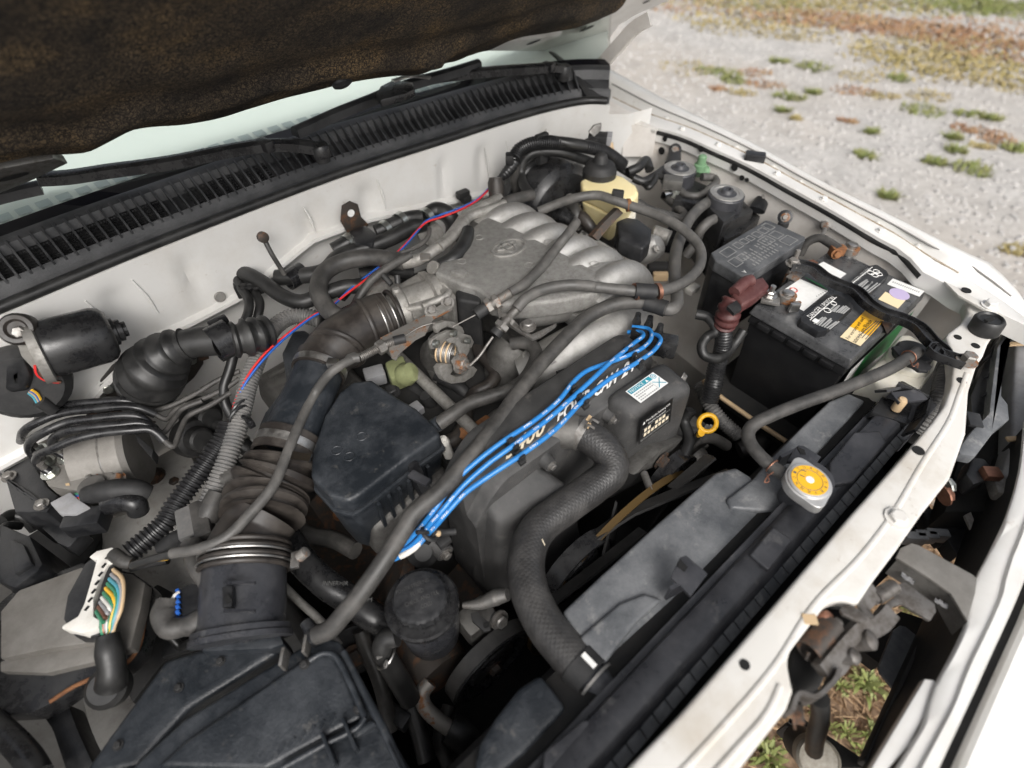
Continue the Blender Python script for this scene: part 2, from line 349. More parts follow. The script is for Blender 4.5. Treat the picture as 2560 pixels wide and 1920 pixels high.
def hexbolt(name, c, axis, r, m, par=None, h=None, washer=True, flange='steel_dull'):
    h = h or r*1.1; ax = axis.normalized()
    prof = ([(r*1.45, 0), (r*1.45, r*.25)] if washer else [(r, 0)])
    o = lathe(name, prof+[(r, prof[-1][1]), (r, h*.85), (r*.8, h)], c, ax, m, par, seg=6 if not washer else 12, ang=20)
    if washer:   # make the upper rings hexagonal
        u = ax.cross(Z_); u = (u if u.length > 1e-3 else V(1, 0, 0)).normalized(); v = ax.cross(u)
        for i in range(24, len(o.data.vertices)):
            j = i % 12; a = 2*math.pi*j/12; k = 1.0 if j % 2 == 0 else math.cos(math.pi/6)
            hh = [h*0, 0, r*.25, h*.85, h][i//12]; rr = [0, 0, r, r, r*.8][i//12]
            o.data.vertices[i].co = c+ax*hh+(u*math.cos(a)+v*math.sin(a))*rr*k
    return o
def text(name, s, c, xd, yd, size, m, par=None, ex=0.0002, align='CENTER', spacing=1.0, shear=0.0, bold=0.0):
    cu = bpy.data.curves.new('t', 'FONT'); cu.body = s; cu.size = size; cu.extrude = ex; cu.align_x = align; cu.align_y = 'CENTER'; cu.resolution_u = 2
    cu.space_character = spacing; cu.shear = shear; cu.offset = bold
    o = bpy.data.objects.new('t', cu); COL.objects.link(o)
    bpy.context.view_layer.update()
    me = bpy.data.meshes.new_from_object(o.evaluated_get(bpy.context.evaluated_depsgraph_get()))
    bpy.data.objects.remove(o); bpy.data.curves.remove(cu)
    xd = xd.normalized(); n = xd.cross(yd).normalized(); yd = n.cross(xd)
    M = Matrix((xd, yd, n)).transposed().to_4x4(); M.translation = c; me.transform(M); me.materials.clear()
    return link(name, me, m, par, smooth=False)
def sheet(name, grid, m, par=None, thick=0.0, ang=38, flip=False):
    nr = len(grid); nc = len(grid[0]); vs_ = [q for r in grid for q in r]
    fs_ = [(i*nc+j, i*nc+j+1, (i+1)*nc+j+1, (i+1)*nc+j) for i in range(nr-1) for j in range(nc-1)]
    if flip: fs_ = [f[::-1] for f in fs_]
    if thick:
        me = bpy.data.meshes.new(name); me.from_pydata([tuple(v) for v in vs_], [], fs_); bm = bmesh.new(); bm.from_mesh(me); bpy.data.meshes.remove(me)
        bmesh.ops.solidify(bm, geom=list(bm.faces), thickness=thick)
        return from_bm(name, bm, m, par, ang)
    return from_data(name, vs_, fs_, m, par, ang)
def ring(name, c, axis, r, w_, t_, m, par=None, seg=32):     # band clamp
    return lathe(name, [(r, -w_/2), (r+t_, -w_/2), (r+t_, w_/2), (r, w_/2), (r, -w_/2)], c, axis, m, par, seg)
def torus(name, c, axis, r, t_, m, par=None, seg=32, ts=8):
    return lathe(name, [(r+t_*math.cos(a), t_*math.sin(a)) for a in [2*math.pi*i/ts for i in range(ts+1)]], c, axis, m, par, seg)
def lerp_curve(cv, s):
    s = max(cv[0][0], min(cv[-1][0], s))
    for a, b in zip(cv, cv[1:]):
        if s <= b[0]:
            t = (s-a[0])/max(b[0]-a[0], 1e-9); t = t*t*(3-2*t) if len(a) > 2 and a[2] else t
            return a[1]+(b[1]-a[1])*t
    return cv[-1][1]
def hose(name, label, cat, pts, r, m, group=None, **k):
    return tag(tube(name, pts, r, m, **k), label, cat, group)
# ================================================================== GROUND
def ground_mat():
    m = bpy.data.materials.new('gravel'); m.use_nodes = True; nt = m.node_tree; N = nt.nodes; K = nt.links; b = N['Principled BSDF']
    b.inputs['Roughness'].default_value = .9; b.inputs['Specular IOR Level'].default_value = .2
    tc = N.new('ShaderNodeTexCoord')
    def nz(s, d=5):
        n = N.new('ShaderNodeTexNoise'); n.inputs['Scale'].default_value = s; n.inputs['Detail'].default_value = d; K.new(tc.outputs['Object'], n.inputs['Vector']); return n
    v = N.new('ShaderNodeTexVoronoi'); v.inputs['Scale'].default_value = 42; K.new(tc.outputs['Object'], v.inputs['Vector'])
    cr = N.new('ShaderNodeValToRGB'); el = cr.color_ramp.elements; el[0].color = (.37, .352, .33, 1); el[1].color = (.48, .46, .435, 1)
    sep = N.new('ShaderNodeSeparateColor'); K.new(v.outputs['Color'], sep.inputs[0]); K.new(sep.outputs[0], cr.inputs[0])
    n1 = nz(.55, 6); r1 = N.new('ShaderNodeMapRange'); r1.inputs[1].default_value = .42; r1.inputs[2].default_value = .62; K.new(n1.outputs['Fac'], r1.inputs[0])
    m1 = N.new('ShaderNodeMix'); m1.data_type = 'RGBA'; m1.inputs[7].default_value = (.43, .39, .345, 1); K.new(cr.outputs[0], m1.inputs[6])
    mu = N.new('ShaderNodeMath'); mu.operation = 'MULTIPLY'; mu.inputs[1].default_value = .75; K.new(r1.outputs[0], mu.inputs[0]); K.new(mu.outputs[0], m1.inputs[0])
    n2 = nz(5, 6); r2 = N.new('ShaderNodeMapRange'); r2.inputs[3].default_value = .84; r2.inputs[4].default_value = 1.1; r2.inputs[1].default_value = .3; r2.inputs[2].default_value = .7; K.new(n2.outputs['Fac'], r2.inputs[0])
    m2 = N.new('ShaderNodeMix'); m2.data_type = 'RGBA'; m2.blend_type = 'MULTIPLY'; m2.inputs[0].default_value = 1; K.new(m1.outputs[2], m2.inputs[6]); K.new(r2.outputs[0], m2.inputs[7])
    K.new(m2.outputs[2], b.inputs['Base Color'])
    bp = N.new('ShaderNodeBump'); bp.inputs['Strength'].default_value = .5; bp.inputs['Distance'].default_value = .006; K.new(v.outputs['Distance'], bp.inputs['Height']); bp.invert = True; K.new(bp.outputs[0], b.inputs['Normal'])
    return m
MT['gravel'] = ground_mat()
mk('stone_a', (.41, .395, .375), .9, col2=(.48, .46, .44), amt=.8, scale=20); mk('weed_green', (.19, .22, .06), .6, col2=(.27, .26, .10), amt=.8, scale=9)
mk('weed_brown', (.30, .16, .085), .8, col2=(.40, .27, .14), amt=.8, scale=6); mk('weed_olive', (.33, .27, .10), .7, col2=(.42, .33, .17), amt=.8, scale=6)
mk('straw', (.42, .29, .17), .8, col2=(.30, .185, .10), amt=.9, scale=25); mk('soil', (.21, .14, .09), .95, col2=(.34, .235, .15), amt=.9, scale=60, bump=.6, bscale=120)
g = from_data('ground', [(-60, -60, 0), (120, -60, 0), (120, 120, 0), (-60, 120, 0)], [(0, 1, 2, 3)], 'gravel'); tag(g, kind='structure')
rnd = random.Random(3)
# loose pebbles over the part of the yard that shows beyond the fender
def pebbles(name, n, region, smin, smax, m):
    vs_ = []; fs_ = []
    for _ in range(n):
        x, y = region(); s = rnd.uniform(smin, smax); a = rnd.uniform(0, 6.28); k = len(vs_); h = s*rnd.uniform(.35, .7)
        for i in range(5):
            t = a+i*1.2566; q = s*rnd.uniform(.7, 1.1); vs_.append((x+q*math.cos(t), y+q*math.sin(t), -.001))
        for i in range(5):
            t = a+i*1.2566+.3; q = s*rnd.uniform(.4, .7); vs_.append((x+q*math.cos(t), y+q*math.sin(t), h*rnd.uniform(.8, 1.1)))
        for i in range(5): fs_.append((k+i, k+(i+1) % 5, k+5+(i+1) % 5, k+5+i))
        fs_.append((k+5, k+6, k+7, k+8, k+9))
    return from_data(name, vs_, fs_, m, smooth=False)
def yard():
    t = rnd.random()**1.4; x = 1.6+t*8; return x, rnd.uniform(-.6+.1*x, 1.2+.62*x)
o = pebbles('gravel_stones', 9000, yard, .006, .024, 'stone_a'); tag(o, 'loose pale grey gravel stones scattered over the yard', 'gravel', kind='stuff')
# low weeds
def blades(vs_, fs_, cx, cy, n, rad, h, lean=.6, wd=.004, asp=1.0, ang=0):
    for _ in range(n):
        r = rad*math.sqrt(rnd.random()); a = rnd.uniform(0, 6.28); ux, uy = r*math.cos(a), r*math.sin(a)*asp
        x = cx+ux*math.cos(ang)-uy*math.sin(ang); y = cy+ux*math.sin(ang)+uy*math.cos(ang)
        hh = h*rnd.uniform(.4, 1.1); d = rnd.uniform(0, 6.28); l = hh*lean*rnd.uniform(.3, 1.6); dx, dy = math.cos(d), math.sin(d); wq = wd*rnd.uniform(.6, 1.4); k = len(vs_)
        vs_ += [(x-dy*wq, y+dx*wq, 0), (x+dy*wq, y-dx*wq, 0), (x+dx*l*.5+dy*wq, y+dy*l*.5-dx*wq, hh*.7), (x+dx*l*.5-dy*wq, y+dy*l*.5+dx*wq, hh*.7), (x+dx*l, y+dy*l, hh)]
        fs_ += [(k, k+1, k+2, k+3), (k+3, k+2, k+4)]
weeds = [(1560, 715, .13, 'g'), (1190, 1010, .065, 'g'), (1640, 1050, .07, 'g'), (1880, 1095, .10, 'g'), (1225, 857, .045, 'g'), (700, 632, .10, 'g'), (860, 602, .05, 'g'), (860, 440, .13, 'g'),
         (1160, 490, .16, 'o'), (1400, 510, .08, 'g'), (240, 470, .16, 'g'), (40, 440, .2, 'o'), (340, 520, .09, 'g'), (1860, 742, .10, 'g'), (1990, 870, .12, 'b'), (1940, 945, .07, 'o'), (2165, 962, .08, 'g'),
         (1770, 972, .06, 'g'), (1340, 1270, .045, 'g'), (1760, 890, .05, 'g'), (1120, 590, .15, 'b'), (540, 545, .15, 'b'), (1300, 620, .12, 'o'), (770, 250, .2, 'o'), (1260, 348, .2, 'o'), (400, 600, .1, 'o'),
         (2130, 570, .15, 'o'), (1600, 620, .14, 'o'), (1995, 765, .06, 'g'), (1080, 782, .06, 'b'), (660, 717, .04, 'g'), (640, 402, .08, 'g'), (1830, 830, .08, 'b'), (2060, 905, .09, 'b'), (2160, 1610, .07, 'o'), (480, 470, .12, 'b'), (745, 765, .04, 'o'), (250, 575, .06, 'b')]
nm = {'g': ('weed_green', 'low bright green weed tuft growing in the pale gravel', 'green weed tufts in the gravel'), 'b': ('weed_brown', 'low red brown dried weed patch lying in the pale gravel', 'brown weed patches in the gravel'), 'o': ('weed_olive', 'low olive and straw coloured weed patch spread in the pale gravel', 'olive weed patches in the gravel')}
for (x, y, r, kd) in weeds:
    q = p('C', x, y, 0); vs_, fs_ = [], []; blades(vs_, fs_, q.x, q.y, int(90+480*r), r*1.1, .016 if kd != 'g' else .028, 1.8, .0045, rnd.uniform(.5, .9), R(130)+rnd.uniform(-.3, .3))
    o = from_data('weed_patch', vs_, fs_, nm[kd][0], smooth=False); tag(o, nm[kd][1], 'weeds', nm[kd][2])
# the weedy strips towards the far edge of the yard
for nme, mm, L, lab in (('ground_cover', 'weed_brown', [(700, 105), (850, 120), (1000, 130), (1100, 140), (1250, 170), (1400, 185), (1550, 200), (1700, 215), (1850, 240), (1980, 300), (2100, 320), (2200, 350), (1900, 170), (60, 40), (2050, 260)], 'red brown dry ground cover in strips across the far gravel'),
                        ('ground_cover', 'weed_olive', [(420, 20), (250, 40), (560, 30), (800, 10), (1000, 15), (1200, 25), (1400, 60), (600, 170), (500, 190), (1450, 290), (1600, 330), (1700, 400), (1800, 430), (1900, 450), (1750, 470), (1500, 380), (2050, 480), (1850, 300), (360, 140), (900, 90)], 'olive and straw ground cover in strips across the far gravel'),
                        ('grass_verge', 'weed_green', [(1650, 50), (1750, 35), (1850, 30), (1950, 40), (2050, 55), (2150, 60), (2212, 80), (1900, 10), (2100, 20), (400, 5), (650, 0)], 'bright green grass verge along the far edge of the yard')):
    vs_, fs_ = [], []
    for (x, y) in L:
        q = p('C', x, y, 0); blades(vs_, fs_, q.x, q.y, 240, .6, .020, 2.0, .009, .5, R(130))
    o = from_data(nme, vs_, fs_, mm, smooth=False); tag(o, lab, 'ground cover' if nme != 'grass_verge' else 'grass', kind='stuff')
# dry grass below the front of the car
gx, gy = 1.0, -.35
def sr(a): return 1+.55*noise.noise(V(math.cos(a)*1.6, math.sin(a)*1.6, 7))+.25*noise.noise(V(math.cos(a)*6, math.sin(a)*6, 2))
vs_ = [(gx+1.0*math.cos(a)*sr(a), gy+.66*math.sin(a)*sr(a), .004) for a in [i*6.283/90 for i in range(90)]]
o = from_data('soil_patch', vs_, [tuple(range(90))], 'soil', smooth=False); tag(o, kind='structure')
vs_, fs_ = [], []
for _ in range(20000):
    a = rnd.uniform(0, 6.28); r = math.sqrt(rnd.random())*rnd.choice((.9, 1, 1, 1.05, 1.25, 1.5))*sr(a); x = gx+.98*r*math.cos(a); y = gy+.64*r*math.sin(a); d = rnd.uniform(0, 6.28); l = rnd.uniform(.02, .07); wq = rnd.uniform(.0008, .0019); z = rnd.uniform(.006, .022); k = len(vs_); dz = rnd.uniform(-.006, .01)
    ax, ay = math.cos(d), math.sin(d); cv = rnd.uniform(-.05, .05)*l
    vs_ += [(x-ay*wq, y+ax*wq, z), (x+ay*wq, y-ax*wq, z), (x+ax*l/2-ay*cv, y+ay*l/2+ax*cv, z+.006), (x+ax*l, y+ay*l, z+dz)]
    fs_ += [(k, k+1, k+2), (k+1, k+3, k+2)]
o = from_data('dry_grass', vs_, fs_, 'straw', smooth=False); tag(o, 'flattened straw coloured dry grass on the ground under the open front end', 'dry grass', kind='stuff')
def leafy(cx, cy, n, rad, h, m='weed_green'):
    vs_, fs_ = [], []
    for i in range(n):
        d = rnd.uniform(0, 6.28); l = rad*rnd.uniform(.5, 1.1); wq = l*rnd.uniform(.07, .12); dx, dy = math.cos(d), math.sin(d); ox, oy = rnd.uniform(-.25, .25)*rad, rnd.uniform(-.25, .25)*rad; hh = h*rnd.uniform(.5, 1.2); k = len(vs_)
        for t, wf, zf in ((0, .25, 0), (.35, 1, .75), (.7, .8, 1), (1, .05, .7)):
            vs_ += [(cx+ox+dx*l*t-dy*wq*wf, cy+oy+dy*l*t+dx*wq*wf, .006+hh*zf), (cx+ox+dx*l*t+dy*wq*wf, cy+oy+dy*l*t-dx*wq*wf, .006+hh*zf)]
        for t in range(3): fs_.append((k+2*t, k+2*t+1, k+2*t+3, k+2*t+2))
    return from_data('weed_rosette', vs_, fs_, m, smooth=True)
for (x, y, r, n, lab) in ((1170, 1120, .075, 46, 'largest leafy green weed in the dry grass below the hood latch'), (1020, 1130, .05, 22, 'leafy weed beside the largest one in the dry grass'), (560, 1600, .075, 40, 'bright weed tuft in the dry grass under the white crossmember'), (700, 1480, .05, 26, None), (1060, 1430, .05, 24, None), (1210, 1450, .055, 28, None), (860, 1290, .05, 24, None), (1150, 1560, .05, 24, None), (960, 1400, .04, 18, None), (1450, 640, .05, 24, 'leafy green weed glimpsed beneath the bent latch bracket'), (1545, 500, .05, 22, None), (500, 1510, .05, 20, None)):
    q = p('J', x, y, 0); o = leafy(q.x, q.y, n, r*.62, .028)
    tag(o, lab or 'small leafy green weed in the dry grass under the car front', 'weed', 'leafy weeds in the dry grass under the car front')

# ================================================================== CAR BODY
car = T('car', 'white car with its hood raised over the open engine bay', 'car')
FWC = [(-.75, .835), (-.40, .862), (-.149, .886), (.046, .908), (.385, .926), (.62, .915), (.775, .907), (.90, .89), (.965, .868), (1.0, .835)]
def fwy(x): return lerp_curve(FWC, x)
# smooth version of the plan curve, sampled with normals
fpts, _ = spline([V(a, b, 0) for a, b in FWC], None, 8)
def fnorm(i):
    t = (fpts[min(i+1, len(fpts)-1)]-fpts[max(i-1, 0)]).normalized(); return V(-t.y, t.x, 0)
def frow(d, z, zf=None):
    return [fpts[i]+fnorm(i)*d+V(0, 0, zf(fpts[i].x) if zf else z) for i in range(len(fpts))]
def bump1(x, c, w_): 
    t = abs(x-c)/w_; return max(0, 1-t)**2*(1+2*t) if t < 1 else 0
def emb(x, z):   # pressed ribs of the sheet metal
    s = 0
    for c, w_ in ((-.02, .035), (.09, .02), (.31, .02), (.43, .03), (.60, .018), (.70, .03), (.86, .02)): s += .010*bump1(x, c, w_)
    return s*min(1, max(0, (1.045-z)/.03))*min(1, max(0, (z-.945)/.03))
lipz = [(-.75, .84), (-.17, .852), (-.12, .885), (-.03, .928), (.05, .925), (.16, .930), (.30, .975), (.42, .970), (.60, .945), (.80, .915), (1.0, .90)]
xs = [fpts[i].x for i in range(len(fpts))]
dense = []
for i in range(len(fpts)-1):
    for j in range(3): dense.append(fpts[i].lerp(fpts[i+1], j/3))
dense.append(fpts[-1]); old = fpts; fpts = dense
rows = [frow(.004, 1.064), frow(-.002, 1.064)]
for k in range(9):
    t = k/8; r_ = []
    for i, q in enumerate(fpts):
        zl = lerp_curve(lipz, q.x); z = 1.060+(zl+.008-1.060)*t; r_.append(q+fnorm(i)*(-.002+emb(q.x, z))+V(0, 0, z))
    rows.append(r_)
rows.append(frow(-.013, 0, lambda x: lerp_curve(lipz, x)+.004)); rows.append(frow(-.014, 0, lambda x: lerp_curve(lipz, x)-.002)); rows.append(frow(.028, 0, lambda x: lerp_curve(lipz, x)-.004))
for k in range(1, 7): rows.append(frow(.028-.004*k, 0, lambda x: lerp_curve(lipz, x)-.004-k*.06))
firewall = sheet('firewall', rows, 'white_paint', car, flip=True)
mk('seam_weld', (.52, .50, .46), .5)
def onfw(x, z, d=0):
    return V(x, fwy(x)-.002-d, z)
for x, z0, z1 in ((-.055, 1.035, .965), (.012, 1.035, .965), (.305, 1.04, .985), (.455, 1.04, .975), (.705, 1.03, .955), (.76, 1.03, .955), (.865, 1.03, .96)):
    tube('stamped_bead', [onfw(x, z0), onfw(x+.006, (z0+z1)/2), onfw(x+.008, z1)], [.0012, .0028, .0012], 'white_paint', firewall, seg=10)
for x, z, r_ in ((.115, .945, .007),): lathe('panel_hole', [(r_*1.35, -.002), (r_*1.35, .001), (r_, .0015), (r_*.98, 0), (0, 0)], onfw(x, z, .001), V(0, -1, .1), 'alu_dusty', firewall, 16)
# cowl panel, seal and grille
seal = tube('hood_seal', [fpts[i]+fnorm(i)*.006+V(0, 0, 1.070) for i in range(0, len(fpts)-2, 4)], .0085, 'rubber_dark', car, seg=10, res=4)
cowlprof = [(.008, 1.060), (.018, 1.052), (.032, 1.050), (.044, 1.058), (.050, 1.070), (.056, 1.0775), (.058, 1.062), (.098, 1.082), (.104, 1.100), (.112, 1.1045), (.120, 1.1055), (.126, 1.094), (.14, 1.094)]
sheet('firewall_corner', [[V(.985, .852, z), V(1.0, .836, z), V(1.03, .808, z), V(1.10, .795, z)] for z in (1.045, .98, .4)], 'white_paint', car)
cowl = sheet('cowl_panel', [frow(a, b) for a, b in cowlprof], 'cowl_plastic', car, ang=30)
# louvres: one slat every 15.5 mm
SL = []
def plan(s):   # arc length -> index interpolation
    return s
acc = [0]
for a, b in zip(fpts, fpts[1:]): acc.append(acc[-1]+(b-a).length)
def at(s):
    for i in range(len(acc)-1):
        if acc[i+1] >= s:
            t = (s-acc[i])/(acc[i+1]-acc[i]); return fpts[i].lerp(fpts[i+1], t), fnorm(i)
    return fpts[-1], fnorm(len(fpts)-2)
s = .03
while s < acc[-1]-.05:
    q, n = at(s); t = V(n.y, -n.x, 0)
    if q.x > -.30:
        a0 = q+n*.052+V(0, 0, 1.0775); a1 = q+n*.060+V(0, 0, 1.083); a2 = q+n*.100+V(0, 0, 1.103); a3 = q+n*.108+V(0, 0, 1.1045)
        k = .0016
        vs_ = [];
        for u_, dn in ((a0, .008), (a1, .016), (a2, .020), (a3, .008)): vs_ += [u_-t*k, u_+t*k, u_+t*(k+.0015)-V(0, 0, dn), u_-t*(k-.0015)-V(0, 0, dn)]
        fs_ = [];
        for j in range(3): fs_ += [(j*4+e, j*4+(e+1) % 4, j*4+4+(e+1) % 4, j*4+4+e) for e in range(4)]
        fs_ += [(3, 2, 1, 0), (12, 13, 14, 15)]
        from_data('slat', vs_, fs_, 'cowl_plastic', cowl, recalc=True)
    s += .0155
# mesh screens behind the louvres
def screen(xa, xb):
    vs_, fs_ = [], []
    def bar(a, b, h):
        d = (b-a).normalized(); sd_ = d.cross(Z_)*h; k = len(vs_)
        for q in (a, b): vs_.extend([q-sd_, q+sd_, q+sd_+V(0, 0, h*2), q-sd_+V(0, 0, h*2)])
        fs_.extend([(k, k+4, k+5, k+1), (k+1, k+5, k+6, k+2), (k+2, k+6, k+7, k+3), (k+3, k+7, k+4, k)])
    s_ = .03
    while s_ < acc[-1]-.05:
        q, n = at(s_)
        if xa < q.x < xb: bar(q+n*.060+V(0, 0, 1.067), q+n*.097+V(0, 0, 1.086), .0007)
        s_ += .0039
    for e in range(9):
        f = e/8; L = [(q, n) for q, n in [at(.03+.02*i) for i in range(int((acc[-1]-.08)/.02))] if xa-.01 < q.x < xb+.01]
        for (q, n), (q2, n2) in zip(L, L[1:]): bar(q+n*(.060+.037*f)+V(0, 0, 1.067+.019*f), q2+n2*(.060+.037*f)+V(0, 0, 1.067+.019*f), .0007)
    o = from_data('mesh_screen', vs_, fs_, 'black_gloss', cowl, smooth=False); tag(o, kind='stuff')
screen(-.30, .115); screen(.165, .29)
hexa('cowl_end', [V(.975, .875, 1.068), V(1.005, .845, 1.062), V(1.075, .90, 1.062), V(1.10, 1.06, 1.085), V(1.06, 1.10, 1.100), V(1.02, 1.0, 1.104)], [V(.975, .875, 1.05), V(1.005, .845, 1.04), V(1.075, .90, 1.04), V(1.10, 1.06, 1.06), V(1.06, 1.10, 1.07), V(1.02, 1.0, 1.08)], 'black_plastic', car, bev=.004)
# windscreen: black lower band, glass, dashboard behind
wg = []
for k in range(8):
    t = k/7; wg.append(frow(.127+.60*t, 1.0955+.36*t))
ws = sheet('windshield', wg, 'glass', car, flip=False)
frit = sheet('lower_band', [frow(.1275, 1.0985), frow(.136, 1.1035), frow(.146, 1.1095)], 'glass_black', ws)
dash = sheet('dashboard', [frow(.133, 1.02), frow(.137, 1.080), frow(.17, 1.094), frow(.55, 1.105), frow(.80, 1.11), frow(.82, .9)], 'dash', car)
s = .2
while s < acc[-1]-.15:
    q, n = at(s); t = V(n.y, -n.x, 0); cnt = q+n*.195+V(0, 0, 1.0962)
    from_data('vent', [cnt-t*.010-n*.012, cnt+t*.010-n*.012, cnt+t*.010+n*.012+V(0, 0, .001), cnt-t*.010+n*.012+V(0, 0, .001)], [(0, 1, 2, 3)], 'dash_vent', dash, smooth=False)
    s += .027
# ---------------------------------------------------------------- hood
HA = R(37); HO = V(0, 1.020, 1.168); HN = V(0, -math.sin(HA), -math.cos(HA)).normalized()   # underside normal (faces down and forward)
HU = V(0, -math.cos(HA), math.sin(HA))     # up the slope
def ph(k, x, y, off=0): return pN(k, x, y, HO+HN*off, HN)
def hv(q): return (q-HO).dot(HU)
hood = bpy.data.objects.new('hood', None)
PO = .020
bottom = [ph('A', *q, PO) for q in ((-900, 1400), (-300, 1160), (0, 1100), (350, 1020), (500, 1045), (700, 985), (760, 900), (950, 850), (1150, 850), (1400, 810), (1800, 680), (2212, 570))] + [ph('B', *q, PO) for q in ((250, 530), (540, 470), (640, 430), (715, 420), (745, 435), (870, 395), (888, 345), (910, 330), (1100, 285), (1480, 215), (1530, 200), (1660, 150))]
bc0 = sorted([(q.x, hv(q)) for q in bottom])
bc = [(x_, sum(lerp_curve(bc0, x_+.003*k) for k in range(-9, 10))/19) for x_ in [-.45+.006*i for i in range(280)]]
# steel skin of the hood with a folded edge
hx0, hx1 = -.36, 1.155
rear = [ph('A', -900, 1440), ph('A', 0, 1290), ph('A', 240, 1160), ph('B', 910, 345), ph('B', 1400, 335), ph('B', 1500, 350), ph('B', 1590, 372)]
rc = sorted([(q.x, hv(q)) for q in rear])
NX, NV = 46, 22; grid = []
for j in range(NV+1):
    r_ = []
    for i in range(NX+1):
        x = hx0+(hx1-hx0)*i/NX; v0 = lerp_curve(rc, x)-.004; v1 = 1.04-.06*((x-.38)/.75)**2; v = v0+(v1-v0)*j/NV
        edge = max(0, (abs(x-.38)-.70)/.07); crown = -.030*((x-.38)/.75)**2
        r_.append(V(x, 0, 0)+V(0, HO.y, HO.z)+HU*v-HN*(.035+crown*0-.028*min(1, edge)**2))
    grid.append(r_)
hood = sheet('hood', grid, 'hood_paint', car, thick=.012)
# inner bracing frame seen at the driver's side corner
hexa('inner_panel', [ph('B', 905, 333), ph('B', 1400, 333), ph('B', 1585, 372), ph('B', 1700, 300), ph('B', 1800, 160), ph('B', 1900, 100), ph('B', 2120, 5), ph('B', 2250, -120), ph('B', 1800, -160), ph('B', 1650, 40), ph('B', 1560, 210), ph('B', 1100, 270)],
     [q-HN*.03 for q in (ph('B', 905, 333), ph('B', 1400, 333), ph('B', 1585, 372), ph('B', 1700, 300), ph('B', 1800, 160), ph('B', 1900, 100), ph('B', 2120, 5), ph('B', 2250, -120), ph('B', 1800, -160), ph('B', 1650, 40), ph('B', 1560, 210), ph('B', 1100, 270))], 'hood_paint', hood, bev=.006)
for (x, y, a, b_) in ((1245, 272, .020, .007), (1585, 185, .022, .010), (1970, 12, .012, .006)):
    q = ph('B', x, y, .0012); d = (ph('B', x+40, y-14, .0012)-q).normalized(); e = HN.cross(d)
    from_data('access_hole', [q+d*a*math.cos(t)+e*b_*math.sin(t) for t in [i*.5236 for i in range(12)]], [tuple(range(12))], 'hole', hood, smooth=False)
hexa('corner_bracket', [ph('A', -60, 1100, .012), ph('A', 350, 1022, .012), ph('A', 440, 1050, .012), ph('A', 210, 1160, .012), ph('A', -60, 1270, .012)], [q-HN*.012 for q in (ph('A', -60, 1100, .012), ph('A', 350, 1022, .012), ph('A', 440, 1050, .012), ph('A', 210, 1160, .012), ph('A', -60, 1270, .012))], 'steel_dull', hood, bev=.002)
q = ph('A', 85, 1140, .0135); d = (ph('A', 160, 1120, .0135)-q).normalized(); e = HN.cross(d)
from_data('access_hole', [q+d*.019*math.cos(t)+e*.008*math.sin(t) for t in [i*.5236 for i in range(12)]], [tuple(range(12))], 'hole', hood, smooth=False)
# insulation pad
padx1 = ph('B', 1690, 60).x; px0 = -.33; NX, NV = 150, 90; top, grid = [], []
def padd(x, v, vb):
    u = v-vb; k_ = min(1, max(0, u/.05)); h = .018+k_*(.008*noise.noise(V(x*5, v*5, 0))+.003*noise.noise(V(x*22, v*22, 3)))
    h += .011*math.exp(-((u-.075)/.022)**2)*(1 if x < .62 else .5)-.006*math.exp(-((u-.12)/.03)**2)
    h += .016*math.exp(-((x-.60)/.06)**2-((u-.05)/.05)**2)
    return h
for j in range(NV+1):
    r_ = []
    for i in range(NX+1):
        x = px0+(padx1-px0)*i/NX; vb = lerp_curve(bc, x); v1 = .93; t = (j/NV)**1.6; v = vb+(v1-vb)*t
        e = min((v-vb)/.012, (padx1-x)/.012, 1); e = math.sqrt(max(0, e))
        r_.append(V(x, HO.y, HO.z)+HU*v+HN*(-.002+padd(x, v, vb)*e))
    grid.append(r_)
pad = sheet('insulation_pad', grid, 'felt', hood, flip=True)
back = sheet('pad_backing', [[q-HN*.004 for q in (grid[0][i], grid[-1][i])] for i in range(0, NX+1, 10)], 'deep_black', hood)
for (k, x, y, rr) in (('A', 2190, 545, .013), ('B', 20, 545, .016)):
    q = ph(k, x, y, .030); lathe('pad_clip', [(rr, -.004), (rr, 0), (rr*.6, .003), (0, .0035)], q, HN, 'black_plastic', hood)
# hinge on the driver's side
hg = [(1990, 120), (1890, 180), (1780, 300), (1700, 390), (1620, 480), (1590, 540)]
pts = [pY('B', x, y, .86+.03*i) for i, (x, y) in enumerate(hg)]
hinge = sweep('hinge', pts, [(-.014, -.003), (.014, -.003), (.014, .010), (.010, .010), (.010, 0), (-.014, 0)], X_, 'grey_paint', hood, res=4)
for i in (0, 1, 2): hexbolt('hinge_bolt', pts[i]+V(-.012, -.004, .004), V(-.6, -.6, .2), .007, 'steel_dull', hinge)

